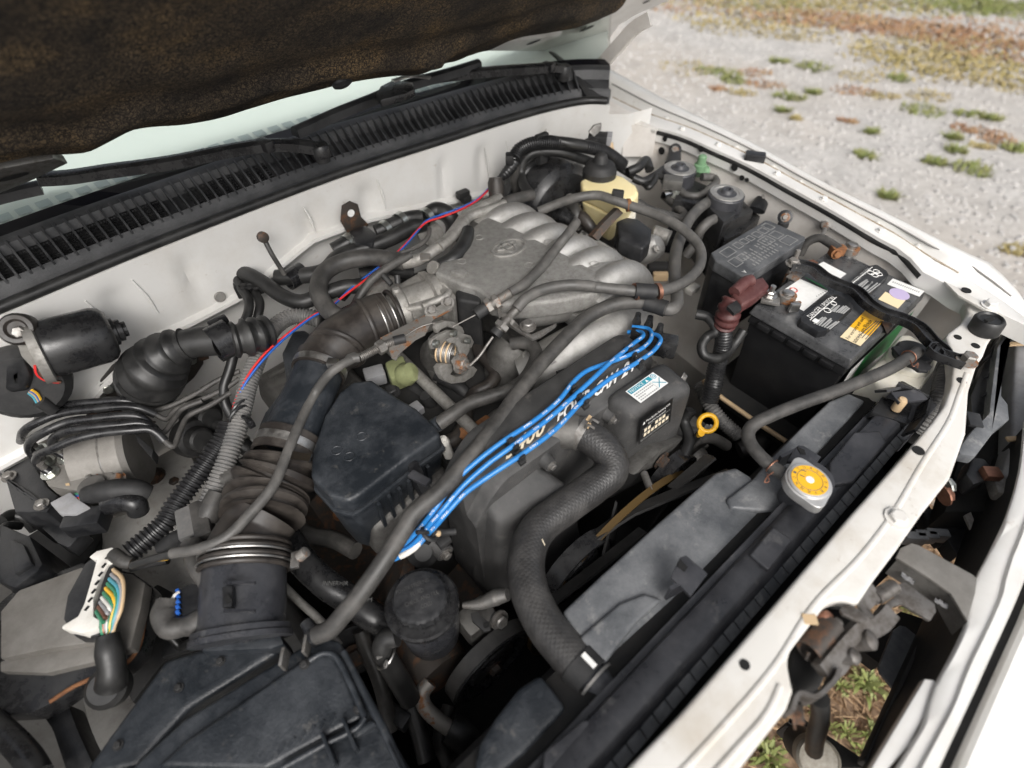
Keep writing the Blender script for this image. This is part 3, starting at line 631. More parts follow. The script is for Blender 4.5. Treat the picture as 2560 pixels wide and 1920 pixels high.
# ---------------------------------------------------------------- driver's side fender and inner wing
gapL = [pX('B', 1820, 775, 1.075)] + [p('C', x, y, z) for x, y, z in ((0, 868, 1.012), (200, 955, 1.012), (420, 1052, 1.010), (700, 1205, 1.006), (1000, 1370, 1.002), (1250, 1520, .997), (1460, 1640, .992))] + [p('G', x, y, z) for x, y, z in ((1520, 85, .985), (1700, 185, .980), (1800, 260, .978))]
gap, _ = spline(gapL, None, 6)
outL = [p('C', x, y, z) for x, y, z in ((-450, 440, 1.03), (0, 685, 1.016), (450, 905, 1.012), (900, 1155, 1.006), (1400, 1400, 1.0), (1900, 1646, .992))] + [p('G', x, y, z) for x, y, z in ((1960, 20, .985), (2080, 120, .97), (2212, 270, .945), (2280, 420, .90))]
out, _ = spline(outL, None, 8)
def byy(C_, y):
    if y >= C_[0].y: return C_[0].copy() if abs(y-C_[0].y) < .02 else V(C_[0].x+(y-C_[0].y)*.05, y, C_[0].z)
    for a, b in zip(C_, C_[1:]):
        if a.y >= y >= b.y: t = (a.y-y)/max(a.y-b.y, 1e-9); return a.lerp(b, t)
    return V(C_[-1].x, y, C_[-1].z)
ys = [1.43-.03*i for i in range(51)]; rows = []
for y in ys:
    g_ = byy(gap, y); o_ = byy(out, y); wd = o_.x-g_.x
    def mid(f, dz): return V(g_.x+wd*f, y, g_.z+(o_.z-g_.z)*f+dz)
    rows.append([mid(.02, -.03), mid(.03, 0), mid(.06, .002), mid(.40, .001), mid(.43, -.016), mid(.58, -.026), mid(.64, -.022), mid(.70, -.002), mid(.75, .003), mid(.86, .004), mid(1.0, -.001), mid(1.0, 0)+V(.014, 0, -.012), mid(1, 0)+V(.026, 0, -.04), mid(1, 0)+V(.034, 0, -.10), mid(1, 0)+V(.036, 0, -.24), mid(1, 0)+V(.02, 0, -.42)])
fender = sheet('fender', rows, 'white_paint', car, flip=True, ang=40)
hexa('cowl_side', [V(1.0, .85, 1.035), V(1.105, .80, 1.012), V(1.16, 1.45, 1.03), V(1.10, 1.45, 1.06), V(1.06, 1.0, 1.05)], [V(1.0, .85, .7), V(1.105, .80, .7), V(1.16, 1.45, .7), V(1.10, 1.45, .7), V(1.06, 1.0, .7)], 'grey_paint', car, bev=.004)
mk('seam_stain', (.30, .235, .165), .7, col2=(.50, .45, .38), amt=.9, scale=35); mk('gutter_shade', (.22, .21, .20), .6)  # brown for the stain, grey for shadow drawn into the gutter
def fline(f, dz, y0, y1, r_, m, nm_): return tube(nm_, [(lambda g_, o_: V(g_.x+(o_.x-g_.x)*f, y, g_.z+(o_.z-g_.z)*f+dz))(byy(gap, y), byy(out, y)) for y in [y0-(y0-y1)*i/14 for i in range(15)]], r_, m, fender, seg=6, res=2)
fline(.405, .0012, .95, .10, .0016, 'seam_stain', 'sealer_bead'); fline(.705, -.0005, 1.0, .02, .0014, 'gutter_shade', 'gutter_shade_line'); fline(.60, -.0255, 1.0, .05, .003, 'gutter_shade', 'trough_shade_line')  # the two grey tubes paint in shadow lines along the gutter
for y in (.72, .62, .47, .36, .24):
    g_ = byy(gap, y); o_ = byy(out, y); hexbolt('flange_bolt', V(g_.x+(o_.x-g_.x)*.22, y, g_.z+(o_.z-g_.z)*.22+.002), Z_, .0055, 'white_paint', fender)
# small stiffening ribs in the gutter
for y in (.60, .50, .43, .26, .18, .80):
    g_ = byy(gap, y); o_ = byy(out, y); wd = o_.x-g_.x
    hexa('gutter_rib', [V(g_.x+wd*.42, y-.002, g_.z-.004), V(g_.x+wd*.68, y-.002, g_.z-.004), V(g_.x+wd*.68, y+.002, g_.z-.004), V(g_.x+wd*.42, y+.002, g_.z-.004)],
         [V(g_.x+wd*.42, y-.004, g_.z-.03), V(g_.x+wd*.66, y-.004, g_.z-.03), V(g_.x+wd*.66, y+.004, g_.z-.03), V(g_.x+wd*.42, y+.004, g_.z-.02)], 'white_paint', fender)
rows = []
for y in [.86-.03*i for i in range(26)]:
    g_ = byy(gap, y); gx_ = g_.x+.012
    rows.append([V(gx_+.002, y, g_.z-.012), V(gx_, y, g_.z-.016), V(gx_-.004, y, g_.z-.06), V(gx_-.008, y, g_.z-.12), V(gx_-.012, y, .80), V(gx_-.02, y, .70), V(gx_-.06, y, .62), V(gx_-.14, y, .58), V(gx_-.16, y, .40)])
wing = sheet('inner_wing', rows, 'grey_paint', car, flip=False)
sealg = tube('wing_seal', [byy(gap, y)+V(.006, 0, -.010) for y in [.84-.05*i for i in range(15)]], .006, 'rubber_dark', car, seg=8, res=3)
def wingx(q): return byy(gap, q.y).x+.006
for (k, x, y, r_) in (('N', 1285, 248, .006), ('N', 1258, 352, .0085), ('N', 1592, 340, .0065), ('N', 1882, 500, .0075), ('N', 1948, 590, .0055), ('N', 1994, 607, .0045), ('K', 1900, 500, .005)):
    q = pX(k, x, y, 1.08)
    lathe('drilled_hole', [(r_, 0), (r_*1.05, .0012), (0, .0008)], V(wingx(q)-.006, q.y, q.z), V(-1, 0, .05), 'hole', wing, seg=14)
# corner post where firewall meets the wing
hexa('corner_post', [p('B', 1825, 785, 1.02), p('B', 2040, 830, 1.02), p('B', 2020, 855, 1.006), p('B', 1815, 815, 1.006)], [pY('B', 1815, 1010, .80), pY('B', 2010, 1010, .76), pY('B', 2012, 1000, .77)+V(.02, .03, 0), pY('B', 1815, 1010, .80)+V(.05, .06, 0)], 'grey_paint', car, bev=.003)
prism('post_flange', [p('B', 1825, 780, 1.022), p('B', 1920, 770, 1.022), p('B', 2050, 820, 1.020), p('B', 2030, 838, 1.018), p('B', 1930, 800, 1.018)], V(0, 0, -.006), 'white_dirty', car, bev=.0015)
# hood stop buffer on the fender
box('buffer_block', p('C', 482, 1010, 1.017), (.022, .040, .018), 'black_plastic', car, ax=(V(.8, .5, 0), V(-.5, .8, 0), Z_), bev=.003)
# passenger side apron (white, shade worked into its colour) and dark floor of the bay
def apz(x, y):
    z = .635+.02*noise.noise(V(x*6, y*6, 2)); r_ = math.hypot(x+.13, y-.82)
    z += .055*max(0, min(1, (.15-r_)/.05)); z += .10*max(0, min(1, (-.34-x)/.1)); return z
rows = [[V(x, y, apz(x, y)) for x in [-.62+.02*i for i in range(29)]] for y in [.06+.03*j for j in range(29)]]
rows = [[V(r_[0].x-.01, r_[0].y, 1.0)]+r_+[V(r_[-1].x+.012, r_[0].y, .62), V(r_[-1].x+.014, r_[0].y, .40)] for r_ in rows]
sheet('passenger_apron', rows, 'shaded_dirty_white', car, flip=True)
for q, r_ in ((p('D', 990, 1410, .698), .018), (p('D', 1120, 1450, .696), .012), (p('H', 1000, 40, .65), .016)): hexbolt('strut_bolt', q-V(0, 0, .004), Z_, r_*.7, 'rusty_dark', car)
tr = sheet('undertray', [[V(-.10, .03, .42), V(1.0, .03, .42)], [V(-.10, .5, .40), V(1.0, .5, .40)], [V(-.10, .98, .42), V(1.0, .98, .42)]], 'deep_black', car, thick=.01)
sheet('rear_bulkhead', [[V(-.7, .965, .4), V(1.1, .965, .4)], [V(-.7, .965, .95), V(1.1, .965, .95)]], 'deep_black', car)
# ================================================================== ENGINE
def textfit(name, s, c, xd, yd, width, height, m, par, bold=0.0, ex=.0002, shear=0.0):
    o = text(name, s, V(0, 0, 0), X_, Y_, 1.0, m, par, ex=0.0, shear=shear, bold=bold)
    xs_ = [v.co.x for v in o.data.vertices]; ys_ = [v.co.y for v in o.data.vertices]
    sx = width/(max(xs_)-min(xs_)); sy = height/(max(ys_)-min(ys_)); cx = (max(xs_)+min(xs_))/2; cy = (max(ys_)+min(ys_))/2
    xd = xd.normalized(); n = xd.cross(yd).normalized(); y2 = n.cross(xd)
    for v in o.data.vertices: v.co = c+xd*((v.co.x-cx)*sx)+y2*((v.co.y-cy)*sy)
    return o
def quad(name, pts, m, par, lift=.0006, n=None):
    n = n or (pts[1]-pts[0]).cross(pts[2]-pts[0]).normalized()
    return prism(name, [q for q in pts], n*lift, m, par)
blk = T('engine_block', 'dark engine block and cylinder heads under the silver intake', 'engine block')
hexa('block', [V(.24, .39, .84), V(.58, .39, .84), V(.58, .86, .86), V(.24, .86, .86)], [V(.20, .36, .44), V(.62, .36, .44), V(.62, .88, .44), V(.20, .88, .44)], 'deep_black', blk, bev=.02)
hexa('cylinder_head', [V(.60, .40, .80), V(.74, .40, .76), V(.74, .82, .76), V(.60, .82, .80)], [V(.58, .40, .5), V(.68, .40, .5), V(.68, .82, .5), V(.58, .82, .5)], 'alu_dark', blk, bev=.015)
hexa('cylinder_head', [V(.10, .40, .74), V(.24, .40, .78), V(.24, .82, .78), V(.10, .82, .74)], [V(.14, .40, .5), V(.24, .40, .5), V(.24, .82, .5), V(.14, .82, .5)], 'deep_black', blk, bev=.015)
for i in range(9):
    a = V(rnd.uniform(.15, .30), rnd.uniform(.42, .60), .80+rnd.uniform(-.03, .06)); b = a+V(rnd.uniform(-.05, .12), rnd.uniform(-.12, .12), rnd.uniform(-.05, .03)); c = b+V(rnd.uniform(-.05, .1), rnd.uniform(-.08, .1), -.06)
    tube('harness_branch', [a, b, c], rnd.uniform(.004, .008), 'rubber_dark', blk, seg=8, res=5)

# ---- timing belt cover
tc_ = T('timing_cover', 'dusty dark grey timing belt cover with white engine lettering across the engine front', 'timing cover')
prof = [(.385, .955), (.384, .966), (.377, .9715), (.345, .9725), (.3365, .9715), (.3345, .966), (.3325, .945), (.3315, .938), (.326, .9335), (.318, .9325), (.3125, .929), (.311, .92), (.309, .86), (.305, .78), (.30, .66), (.385, .66)]
def topdrop(x):  # outline of the cover seen from the front
    if x < .262: return .055*((.262-x)/.055)**1.7
    if x > .535: return .05*((x-.535)/.05)**2.0
    return 0
rows = []
for i in range(34):
    x = .203+(.582-.203)*i/33; d = topdrop(x); rows.append([V(x, y, max(.655, z-d*(1 if z > .8 else .4))) for y, z in prof])
main = sheet('front_plate', rows, 'cover_plastic', tc_, ang=40)
for r_ in (rows[0], rows[-1]): from_data('end_cap', r_, [tuple(range(len(r_)))], 'cover_plastic', tc_, recalc=True)
lb = hexa('cam_bulge', [V(.224, .334, .910), V(.316, .330, .910), V(.340, .262, .888), V(.222, .288, .886)], [V(.195, .335, .68), V(.345, .335, .68), V(.375, .250, .68), V(.205, .262, .68)], 'cover_plastic', tc_, bev=.016, seg=4)
rb = hexa('cam_bulge', [V(.452, .322, .947), V(.580, .318, .947), V(.574, .246, .944), V(.464, .272, .946)], [V(.425, .322, .74), V(.575, .320, .74), V(.565, .238, .74), V(.425, .262, .74)], 'cover_plastic', tc_, bev=.023, seg=5)
xl_, xr_ = .2745, .5185
L1 = textfit('lettering', '3400', V(.3085, .3323, .9535), X_, Z_, .072, .0275, 'ink_cream', tc_, shear=.25, bold=.03)  # white figures tinted cream to paint in a warm reflection
L2 = textfit('lettering', 'FOUR', V(.3985, .3323, .9535), X_, Z_, .066, .0275, 'ink_white', tc_, shear=.25, bold=.03)
L3 = textfit('lettering', 'CAM', V(.4665, .3323, .9535), X_, Z_, .050, .0275, 'ink_white', tc_, shear=.25, bold=.03)
L4 = textfit('lettering', '24', V(.5155, .3323, .9535), X_, Z_, .032, .0275, 'ink_white', tc_, shear=.25, bold=.03)
for o in (L1, L2, L3, L4):   # thicken the strokes and lay them on the sloping face
    for v in o.data.vertices: v.co.y = .3318+(v.co.z-.9535)*.094
def boss(c, ax, r, L, par):
    lathe('boss', [(r*1.25, -.002), (r*1.1, .002), (r, L*.6), (r, L), (r*.6, L)], c, ax, 'cover_plastic', par); hexbolt('bolt', c+ax*L, ax, r*.52, 'steel_dull', par)
boss(V(.327, .312, .912), V(0, -1, 0), .0105, .014, tc_); boss(V(.452, .312, .912), V(0, -1, 0), .0105, .014, tc_)
q = p('Q', 720, 930, .83); boss(q+V(0, .02, 0), V(0, -1, 0), .013, .018, tc_)
q = p('O', 2070, 340, .935); hexbolt('bolt', q, V(.3, -1, 0), .006, 'steel_dull', tc_)
# notice label on the flat top of the bulge
nz_ = .9482
A_, B_, C_, D_ = [p('O', x, y, nz_) for x, y in ((1490, 487), (1770, 290), (1928, 400), (1645, 605))]
nl = quad('notice_label', [A_, B_, C_, D_], 'label_white', tc_, .0004, Z_)
def lq(u, v): return A_.lerp(B_, u).lerp(D_.lerp(C_, u), v)+V(0, 0, .0006)
def lrect(u0, v0, u1, v1, m, par, f=lq, lift=.0001, nme='print'):
    return from_data(nme, [f(u0, v0), f(u1, v0), f(u1, v1), f(u0, v1)], [(3, 2, 1, 0)], m, par, smooth=False)
lrect(.03, .05, .80, .33, 'label_teal', nl); lx, ly = (B_-A_), (A_-D_)
textfit('lettering', 'NOTICE', lq(.30, .19)+V(0, 0, .0004), lx, ly, lx.length*.46, ly.length*.17, 'ink_white', nl)
from_data('warning_triangle', [lq(.60, .28)+V(0, 0, .0004), lq(.69, .28)+V(0, 0, .0004), lq(.645, .10)+V(0, 0, .0004)], [(0, 1, 2)], 'ink_white', nl, smooth=False)
for k in range(4):

    for j in range(9 if k != 2 else 4): lrect(.06+.068*j, .42+.145*k, .06+.068*j+.052, .42+.145*k+.07, 'ink_grey', nl)
torus('symbol_ring', lq(.885, .22)+V(0, 0, .0003), Z_, .0042, .0005, 'ink_teal', nl, 20, 4); torus('symbol_ring', lq(.885, .22)+V(0, 0, .0003), Z_, .0018, .0004, 'ink_teal', nl, 14, 4)
for a, b in (((.72, .45), (.97, .92)), ((.72, .92), (.97, .45))): strap('symbol_cross', [lq(*a)+V(0, 0, .0002), lq(*b)+V(0, 0, .0002)], .0012, .0002, Z_, 'ink_teal', nl, res=1)
lrect(.68, .36, .69, .95, 'ink_grey', nl)
# belt maker's label on the front face of the bulge
e1 = V(.464, .272, .0); e2 = V(.574, .246, 0); fx = (e2-e1).normalized(); fn = V(fx.y, -fx.x, 0)
fo = V(.464, .272, .93)+fn*.0135
def pf(x, y): return pN('O', x, y, fo, fn)
A2, B2, C2, D2 = pf(1650, 790), pf(1975, 548), pf(1945, 790), pf(1622, 1030)
ml = quad('belt_label', [A2, B2, C2, D2], 'label_black', tc_, .0004, fn)
def mq(u, v): return A2.lerp(B2, u).lerp(D2.lerp(C2, u), v)+fn*.0007
mx_, my_ = (B2-A2), (A2-D2)
textfit('lettering', 'Mitsuboshi Belting Ltd.', mq(.55, .17), mx_, my_, mx_.length*.76, my_.length*.12, 'ink_white', ml)
textfit('lettering', 'Timing Belt Replacement', mq(.52, .33), mx_, my_, mx_.length*.58, my_.length*.08, 'ink_white', ml)
from_data('warning_triangle', [mq(.06, .22), mq(.14, .22), mq(.10, .10)], [(0, 1, 2)], 'ink_white', ml, smooth=False)
for r0, n_, gaps in ((.46, 6, (2,)), (.66, 7, ())):
    for j in range(n_):
        if j in gaps: continue
        lrect(.14+.115*j, r0, .14+.115*j+.085, r0+.13, 'ink_cream', ml, mq)
    lrect(.08, r0-.04, .95, r0-.028, 'ink_grey', ml, mq)
for k in range(2): lrect(.04, .86+.05*k, .95, .875+.05*k, 'ink_grey', ml, mq)

# ---- spark plug leads
cabs = [([('E', 1960, 520, .955), ('E', 2025, 505, .962), ('E', 2062, 535, .968), ('E', 2020, 605, .972), ('E', 1900, 690, .978), ('E', 1720, 800, .981), ('E', 1560, 932, .983), ('E', 1390, 1110, .984), ('E', 1180, 1268, .982), ('E', 950, 1420, .972), ('E', 800, 1530, .958), ('Q', 700, 530, .942), ('Q', 620, 625, .930), ('Q', 520, 730, .91), ('Q', 430, 830, .895), ('Q', 300, 920, .885), ('Q', 150, 985, .875), ('Q', 20, 1000, .865)], 'blue spark plug lead nearest the radiator, crossing the engine lettering', .92, 0),
        ([('E', 1880, 455, .955), ('E', 1985, 470, .962), ('E', 2003, 520, .968), ('E', 1960, 580, .973), ('E', 1850, 640, .980), ('E', 1715, 690, .985), ('E', 1585, 740, .988), ('E', 1510, 800, .988), ('E', 1400, 935, .987), ('E', 1240, 1065, .986), ('E', 1060, 1183, .982), ('E', 880, 1320, .972), ('E', 740, 1450, .96), ('Q', 590, 480, .945), ('Q', 520, 570, .93), ('Q', 430, 680, .912), ('Q', 300, 810, .895), ('Q', 150, 890, .88)], 'blue spark plug lead nearest the intake, bending twice over the cover', 0, 0),
        ([('E', 1850, 490, .955), ('E', 1930, 488, .962), ('E', 1950, 510, .968), ('E', 1890, 560, .975), ('E', 1740, 682, .990), ('E', 1620, 795, .992), ('E', 1500, 905, .988), ('E', 1330, 1055, .986), ('E', 1120, 1213, .984), ('E', 950, 1338, .974), ('E', 790, 1480, .960), ('Q', 640, 520, .943), ('Q', 560, 610, .930), ('Q', 470, 730, .910), ('Q', 360, 840, .893), ('Q', 200, 930, .88)], 'blue spark plug lead in the middle, crossing over its neighbour', 0, 0)]
for pts, lab, a, b in cabs:
    t = T('spark_plug_lead', lab, 'cable', 'blue spark plug leads')
    P = [p(*q) for q in pts]; sh = tube('cable', P, .0034, 'blue_cable', t, seg=12, res=6)
    S, _ = spline(P, None, 10); S, _, Ln = resample(S, None, .006); k = 8
    while k < len(S)-16:
        for wd, ln in (('NGK', 3), ('SPARK', 4), ('PLUG', 3), ('CABLE', 4)):
            if k+ln >= len(S)-8: break
            m_ = S[k+ln//2]; d = (S[k+ln-1]-S[k]); nrm = (CAM-m_).normalized(); nrm = (nrm-d.normalized()*nrm.dot(d.normalized())).normalized(); nrm = (nrm+Z_*.35).normalized(); yd = nrm.cross(d.normalized())
            textfit('lettering', wd, m_+nrm*.0037, d, yd, d.length*.72, .0027, 'ink_white', sh); k += ln+1
        k += 14
    if a:
        w0 = [p('Q', 455, 795, .899), p('Q', 380, 870, .891), p('Q', 300, 920, .8855), p('Q', 250, 945, .882)]
        tube('white_sleeve', w0, .0042, 'white_plastic', t, seg=12, res=4)
def comb(name, lab, L, ax):
    t = T(name, lab, 'cable clip', 'black clips holding the spark plug leads'); d = ax.normalized()
    box('clip_bar', (L[0]+L[-1])/2-V(0, 0, .008), ((L[0]-L[-1]).length+.016, .010, .006), 'black_dull', t, ax=((L[-1]-L[0]).normalized(), d, Z_), bev=.001)
    for q in L:
        s_ = (L[-1]-L[0]).normalized()
        for sg in (-1, 1): box('jaw', q+s_*.0046*sg-V(0, 0, .002), (.0018, .010, .011), 'black_dull', t, ax=(s_, d, Z_), bev=.0005)
        box('latch', q+s_*.006-V(0, 0, -.0035), (.004, .007, .004), 'black_dull', t, ax=(s_, d, Z_), bev=.0008)
xd_ = V(1, .02, 0)
comb('lead_clip', 'black three-way clip over the first letters of the engine lettering', [p('E', 1080, 1170, .983), p('E', 1120, 1213, .984), p('E', 1160, 1282, .982)], xd_)
comb('lead_clip', 'black three-way clip at the middle of the engine lettering', [p('E', 1490, 830, .988), p('E', 1525, 885, .988), p('E', 1570, 925, .983)], xd_)
comb('lead_clip', 'black clip beside the coil end of the timing cover', [p('E', 1850, 596, .978), p('E', 1880, 625, .979), p('E', 1925, 672, .977)], xd_)
t = T('lead_bracket', 'small black bracket clasping the leads beside the power steering reservoir', 'bracket')
q = p('Q', 560, 700, .915); tube('stalk', [p('Q', 810, 690, .90), p('Q', 700, 700, .905), p('Q', 560, 700, .915)], [.005, .005, .007], 'black_dull', t, seg=8); torus('loop', q, V(.5, -.2, .8), .011, .003, 'black_dull', t, 16, 6)
tube('prong', [q, p('Q', 480, 695, .925), p('Q', 415, 700, .93)], .003, 'black_dull', t, seg=6); box('foot', p('Q', 690, 790, .89), (.018, .014, .010), 'black_dull', t, bev=.002)
lathe('brass_rivet', [(.0035, 0), (.0035, .003), (0, .004)], p('Q', 640, 720, .913), Z_, 'tan_wire', t, 10)
t = T('coil_pack', 'black ignition coil behind the far end of the timing cover', 'coil')
box('body', p('E', 2010, 560, .945), (.075, .022, .035), 'black_gloss', t, ax=(V(.55, -.83, 0), V(.83, .55, 0), Z_), bev=.004); box('tab', p('E', 2090, 600, .945), (.022, .016, .018), 'black_gloss', t, bev=.002)
for x, y in ((1975, 480), (2040, 530), (1900, 460)): lathe('boot', [(.007, 0), (.0075, .012), (.0055, .02), (.0045, .03)], p('E', x, y, .94), Z_, 'black_gloss', t, 14)

# ---- upper radiator hose
t = T('upper_radiator_hose', 'thick ribbed black radiator hose curving from timing cover to radiator', 'hose')
hp = [('O', 880, 860, .922), ('O', 1010, 900, .922), ('O', 1200, 1010, .918), ('O', 1330, 1150, .910), ('O', 1345, 1300, .902), ('O', 1180, 1450, .895), ('V', 1215, 1100, .892), ('V', 1162, 1143, .890), ('V', 1138, 1200, .888), ('V', 1142, 1270, .886), ('V', 1175, 1345, .885), ('V', 1228, 1412, .884), ('V', 1262, 1448, .884)]
HP = [p(*q) for q in hp]; HP[0] = V(.362, .345, .918)
tube('hose', HP, [.0235]*13, 'braided', t, seg=28, res=10)
tube('neck', [V(.355, .36, .918), V(.362, .345, .918), HP[1]], [.0275, .0275, .0245], 'alu_dark', t, seg=24)
d1 = (HP[2]-HP[1]).normalized(); ring('hose_clamp', HP[1].lerp(HP[2], .15), d1, .0238, .011, .0012, 'steel_dull', t)
cq = HP[1].lerp(HP[2], .15); up_ = (Z_-d1*d1.z).normalized(); sd2 = d1.cross(up_)
for sg in (-1, 1): tube('clamp_ear', [cq+up_*.024+sd2*.006*sg+d1*.004, cq+up_*.034+sd2*.006*sg+d1*.006, cq+up_*.034+sd2*.006*sg+d1*.016], .0018, 'steel_dull', t, seg=6, res=3)
for o_ in (.0, .5): box('paint_mark', cq+up_*.0245+sd2*(.012*o_*2-.012)+d1*.010*o_, (.010, .005, .0012), 'tan_wire', t, ax=(sd2, d1, up_))
d2 = (HP[-1]-HP[-2]).normalized(); cq = HP[-1]; up_ = (Z_-d2*d2.z).normalized(); sd2 = d2.cross(up_)
ring('hose_clamp', cq, d2, .0240, .022, .0016, 'black_dull', t); tube('outlet', [cq, cq+d2*.05, cq+d2*.075], [.0205, .020, .019], 'tank_plastic', t, seg=20)
box('white_mark', cq+up_*.026+sd2*(-.004), (.006, .018, .0012), 'ink_white', t, ax=(sd2, d2, up_)); ring('bead', cq+d2*.016, d2, .0235, .003, .0022, 'steel_dull', t)
for sg in (-1, 1): tube('clamp_ear', [cq+sd2*.024*(-1)+up_*.010+d2*.008*sg, cq+sd2*(-.034)+up_*.014+d2*.008*sg], .0022, 'steel', t, seg=6, res=1)
tube('clamp_wire', [cq-sd2*.034+up_*.014-d2*.010, cq-sd2*.034+up_*.014+d2*.010], .002, 'steel', t, seg=6, res=1)
box('paint_mark', p('Q', 1715, 810, .914)+V(0, 0, .002), (.0016, .009, .001), 'ink_cream', t, ax=(V(.8, .5, 0), V(-.3, -.9, 0), Z_))

# ---- intake plenum with runners
t = T('intake_plenum', 'silver cast intake manifold with six runners and a raised oval emblem', 'intake manifold')
ZT = 1.0
outl = [(1110, 212), (1250, 268), (1440, 362), (1640, 462), (1850, 575), (2085, 705), (2115, 800), (2060, 870), (1750, 930), (1500, 960), (1290, 965), (1130, 935), (1060, 870), (1000, 830), (860, 790), (720, 720), (640, 690), (700, 600), (880, 560), (930, 420), (980, 290), (1060, 230)]
plate = hexa('top_plate', pl('M', outl, ZT), [q+V(0, 0, -.034) for q in pl('M', outl, ZT)], 'alu_plate', t, bev=.010, seg=3)
c9 = sum(pl('M', outl, ZT), Vector())/len(outl); hexa('plenum_body', [c9+(q-c9)*.86+V(.01, .01, -.03) for q in pl('M', outl, ZT)], [c9+(q-c9)*.7+V(.02, .02, -.14) for q in pl('M', outl, ZT)], 'alu_dark', t, bev=.01)
cx_, cy_ = p('M', 1285, 485, ZT), p('M', 1640, 460, ZT)
lx = V(1, 0, 0)
def oval(c, a, b, th, rot=0, n=40, nme='emblem_oval'):
    u_ = (X_*math.cos(rot)+Y_*math.sin(rot)); v_ = V(-u_.y, u_.x, 0); vs_, fs_ = [], []
    for i in range(n):
        an = 2*math.pi*i/n; w_ = th*(1 if True else 1)
        for k_, zz in ((1.0, 0), (1.0, .0016), (None, .0016), (None, 0)):
            aa, bb = (a, b) if k_ else (a-w_, b-w_*1.0)
            vs_.append(c+u_*aa*math.cos(an)+v_*bb*math.sin(an)+V(0, 0, zz*2.3-.0002))
    for i in range(n):
        j = (i+1) % n
        for e in range(4): fs_.append((i*4+e, i*4+(e+1) % 4, j*4+(e+1) % 4, j*4+e))
    return from_data(nme, vs_, fs_, 'alu_cast', plate, recalc=True)
eR = R(-3); ec = p('M', 1285, 485, ZT)
oval(ec, .0335, .0232, .0032, eR); oval(ec+V(0, .0062, 0), .0205, .0082, .0028, eR); oval(ec+V(0, .0012, 0), .0098, .0190, .0028, eR)
for x, y in ((1030, 392), (880, 600), (1460, 632), (1632, 425), (2025, 620)): torus('casting_mark', p('M', x, y, ZT), Z_, .0075, .0007, 'alu_plate', plate, 20, 4)
box('cast_lug', p('M', 860, 700, 1.001), (.016, .024, .010), 'alu_plate', t, ax=(V(.9, .3, 0), V(-.3, .9, 0), Z_), bev=.002)
# runners: each leaves the plate edge, arches over and dives beside the engine
yy = [.742, .690, .637, .584, .531, .474]
for i, y in enumerate(yy):
    x0 = .552+.004*i
    tube('runner', [V(x0, y, .972), V(x0+.05, y, .979), V(x0+.09, y-.002, .972), V(x0+.122, y-.005, .945), V(x0+.138, y-.008, .905), V(x0+.140, y-.01, .84)], [.0245, .0268, .0278, .028, .027, .025], 'alu_cast', t, seg=24, res=8)
hexa('runner_web', [V(.56, .44, .985), V(.62, .44, .985), V(.62, .77, .985), V(.56, .77, .985)], [V(.56, .44, .90), V(.66, .44, .88), V(.66, .77, .88), V(.56, .77, .90)], 'alu_cast', t, bev=.01)
# front end: rounded chamber and lower elbow
tube('end_chamber', [p('M', 1380, 1010, .955), p('M', 1700, 930, .955), p('M', 2050, 800, .955), p('M', 2190, 740, .945)], [.035, .042, .045, .038], 'alu_cast', t, seg=24, flat=.9)
tube('lower_chamber', [p('E', 1190, 760, .875), p('E', 1330, 690, .895), p('E', 1520, 590, .905), p('E', 1720, 500, .905), p('E', 1850, 430, .90), p('E', 1900, 390, .885)], [.034, .038, .040, .042, .041, .034], 'alu_cast', t, seg=24)
tube('down_duct', [p('E', 1150, 560, .90), p('E', 1080, 680, .87), p('E', 1070, 830, .82), p('E', 1090, 950, .76)], [.040, .040, .036, .034], 'alu_dark', t, seg=20)
hexa('flange', pl('E', [(1300, 860), (1390, 800), (1380, 700), (1280, 760)], .875), [q+V(0, 0, -.05) for q in pl('E', [(1300, 860), (1390, 800), (1380, 700), (1280, 760)], .875)], 'alu_dusty', t, bev=.004)
bq = p('E', 1490, 320, .945); hexa('bracket_lug', pl('E', [(1435, 330), (1500, 290), (1580, 290), (1590, 330), (1520, 390)], .955), [q+V(0, 0, -.03) for q in pl('E', [(1435, 330), (1500, 290), (1580, 290), (1590, 330), (1520, 390)], .955)], 'alu_cast', t, bev=.004)
cyl('stud', p('E', 1520, 340, .942), p('E', 1575, 372, .94), .011, 'steel_dull', t, bev=.002); cyl('stud', p('E', 1630, 425, .935), p('E', 1680, 440, .935), .0115, 'black_dull', t, bev=.003)
gq = p('E', 1300, 660, .93)
for i in range(7):
    for j in range(4): box('cast_grid', gq+V(-.0045+.003*j, 0, 0)+V(.0012*i, -.0032*i, 0)+V(0, 0, .0005), (.0016, .0016, .0012), 'alu_cast', t)
# ---- throttle body
t = T('throttle_assembly', 'dusty aluminium throttle body with linkage wheel beside the intake manifold', 'throttle body')
a0 = p('M', 830, 870, .945); a1 = p('M', 330, 1035, .945); ax_ = (a1-a0).normalized()
lathe('bore', [(.030, 0), (.040, 0), (.040, .03), (.044, .032), (.044, .044), (.037, .048), (.036, (a1-a0).length-.015), (.0385, (a1-a0).length-.012), (.0385, (a1-a0).length)], a0, ax_, 'alu_dusty', t, 36)
hexa('housing', pl('M', [(500, 690), (560, 670), (800, 850), (840, 900), (560, 985), (400, 1010), (240, 950), (200, 900), (330, 790)], .972), [q+V(0, 0, -.06) for q in pl('M', [(500, 690), (560, 670), (800, 850), (840, 900), (560, 985), (400, 1010), (240, 950), (200, 900), (330, 790)], .972)], 'alu_dusty', t, bev=.008, seg=3)
hexa('mount_flange', pl('M', [(490, 690), (560, 675), (790, 850), (830, 900), (800, 940), (740, 890)], .982), [q+V(0, 0, -.085) for q in pl('M', [(490, 690), (560, 675), (790, 850), (830, 900), (800, 940), (740, 890)], .982)], 'alu_dusty', t, bev=.003)
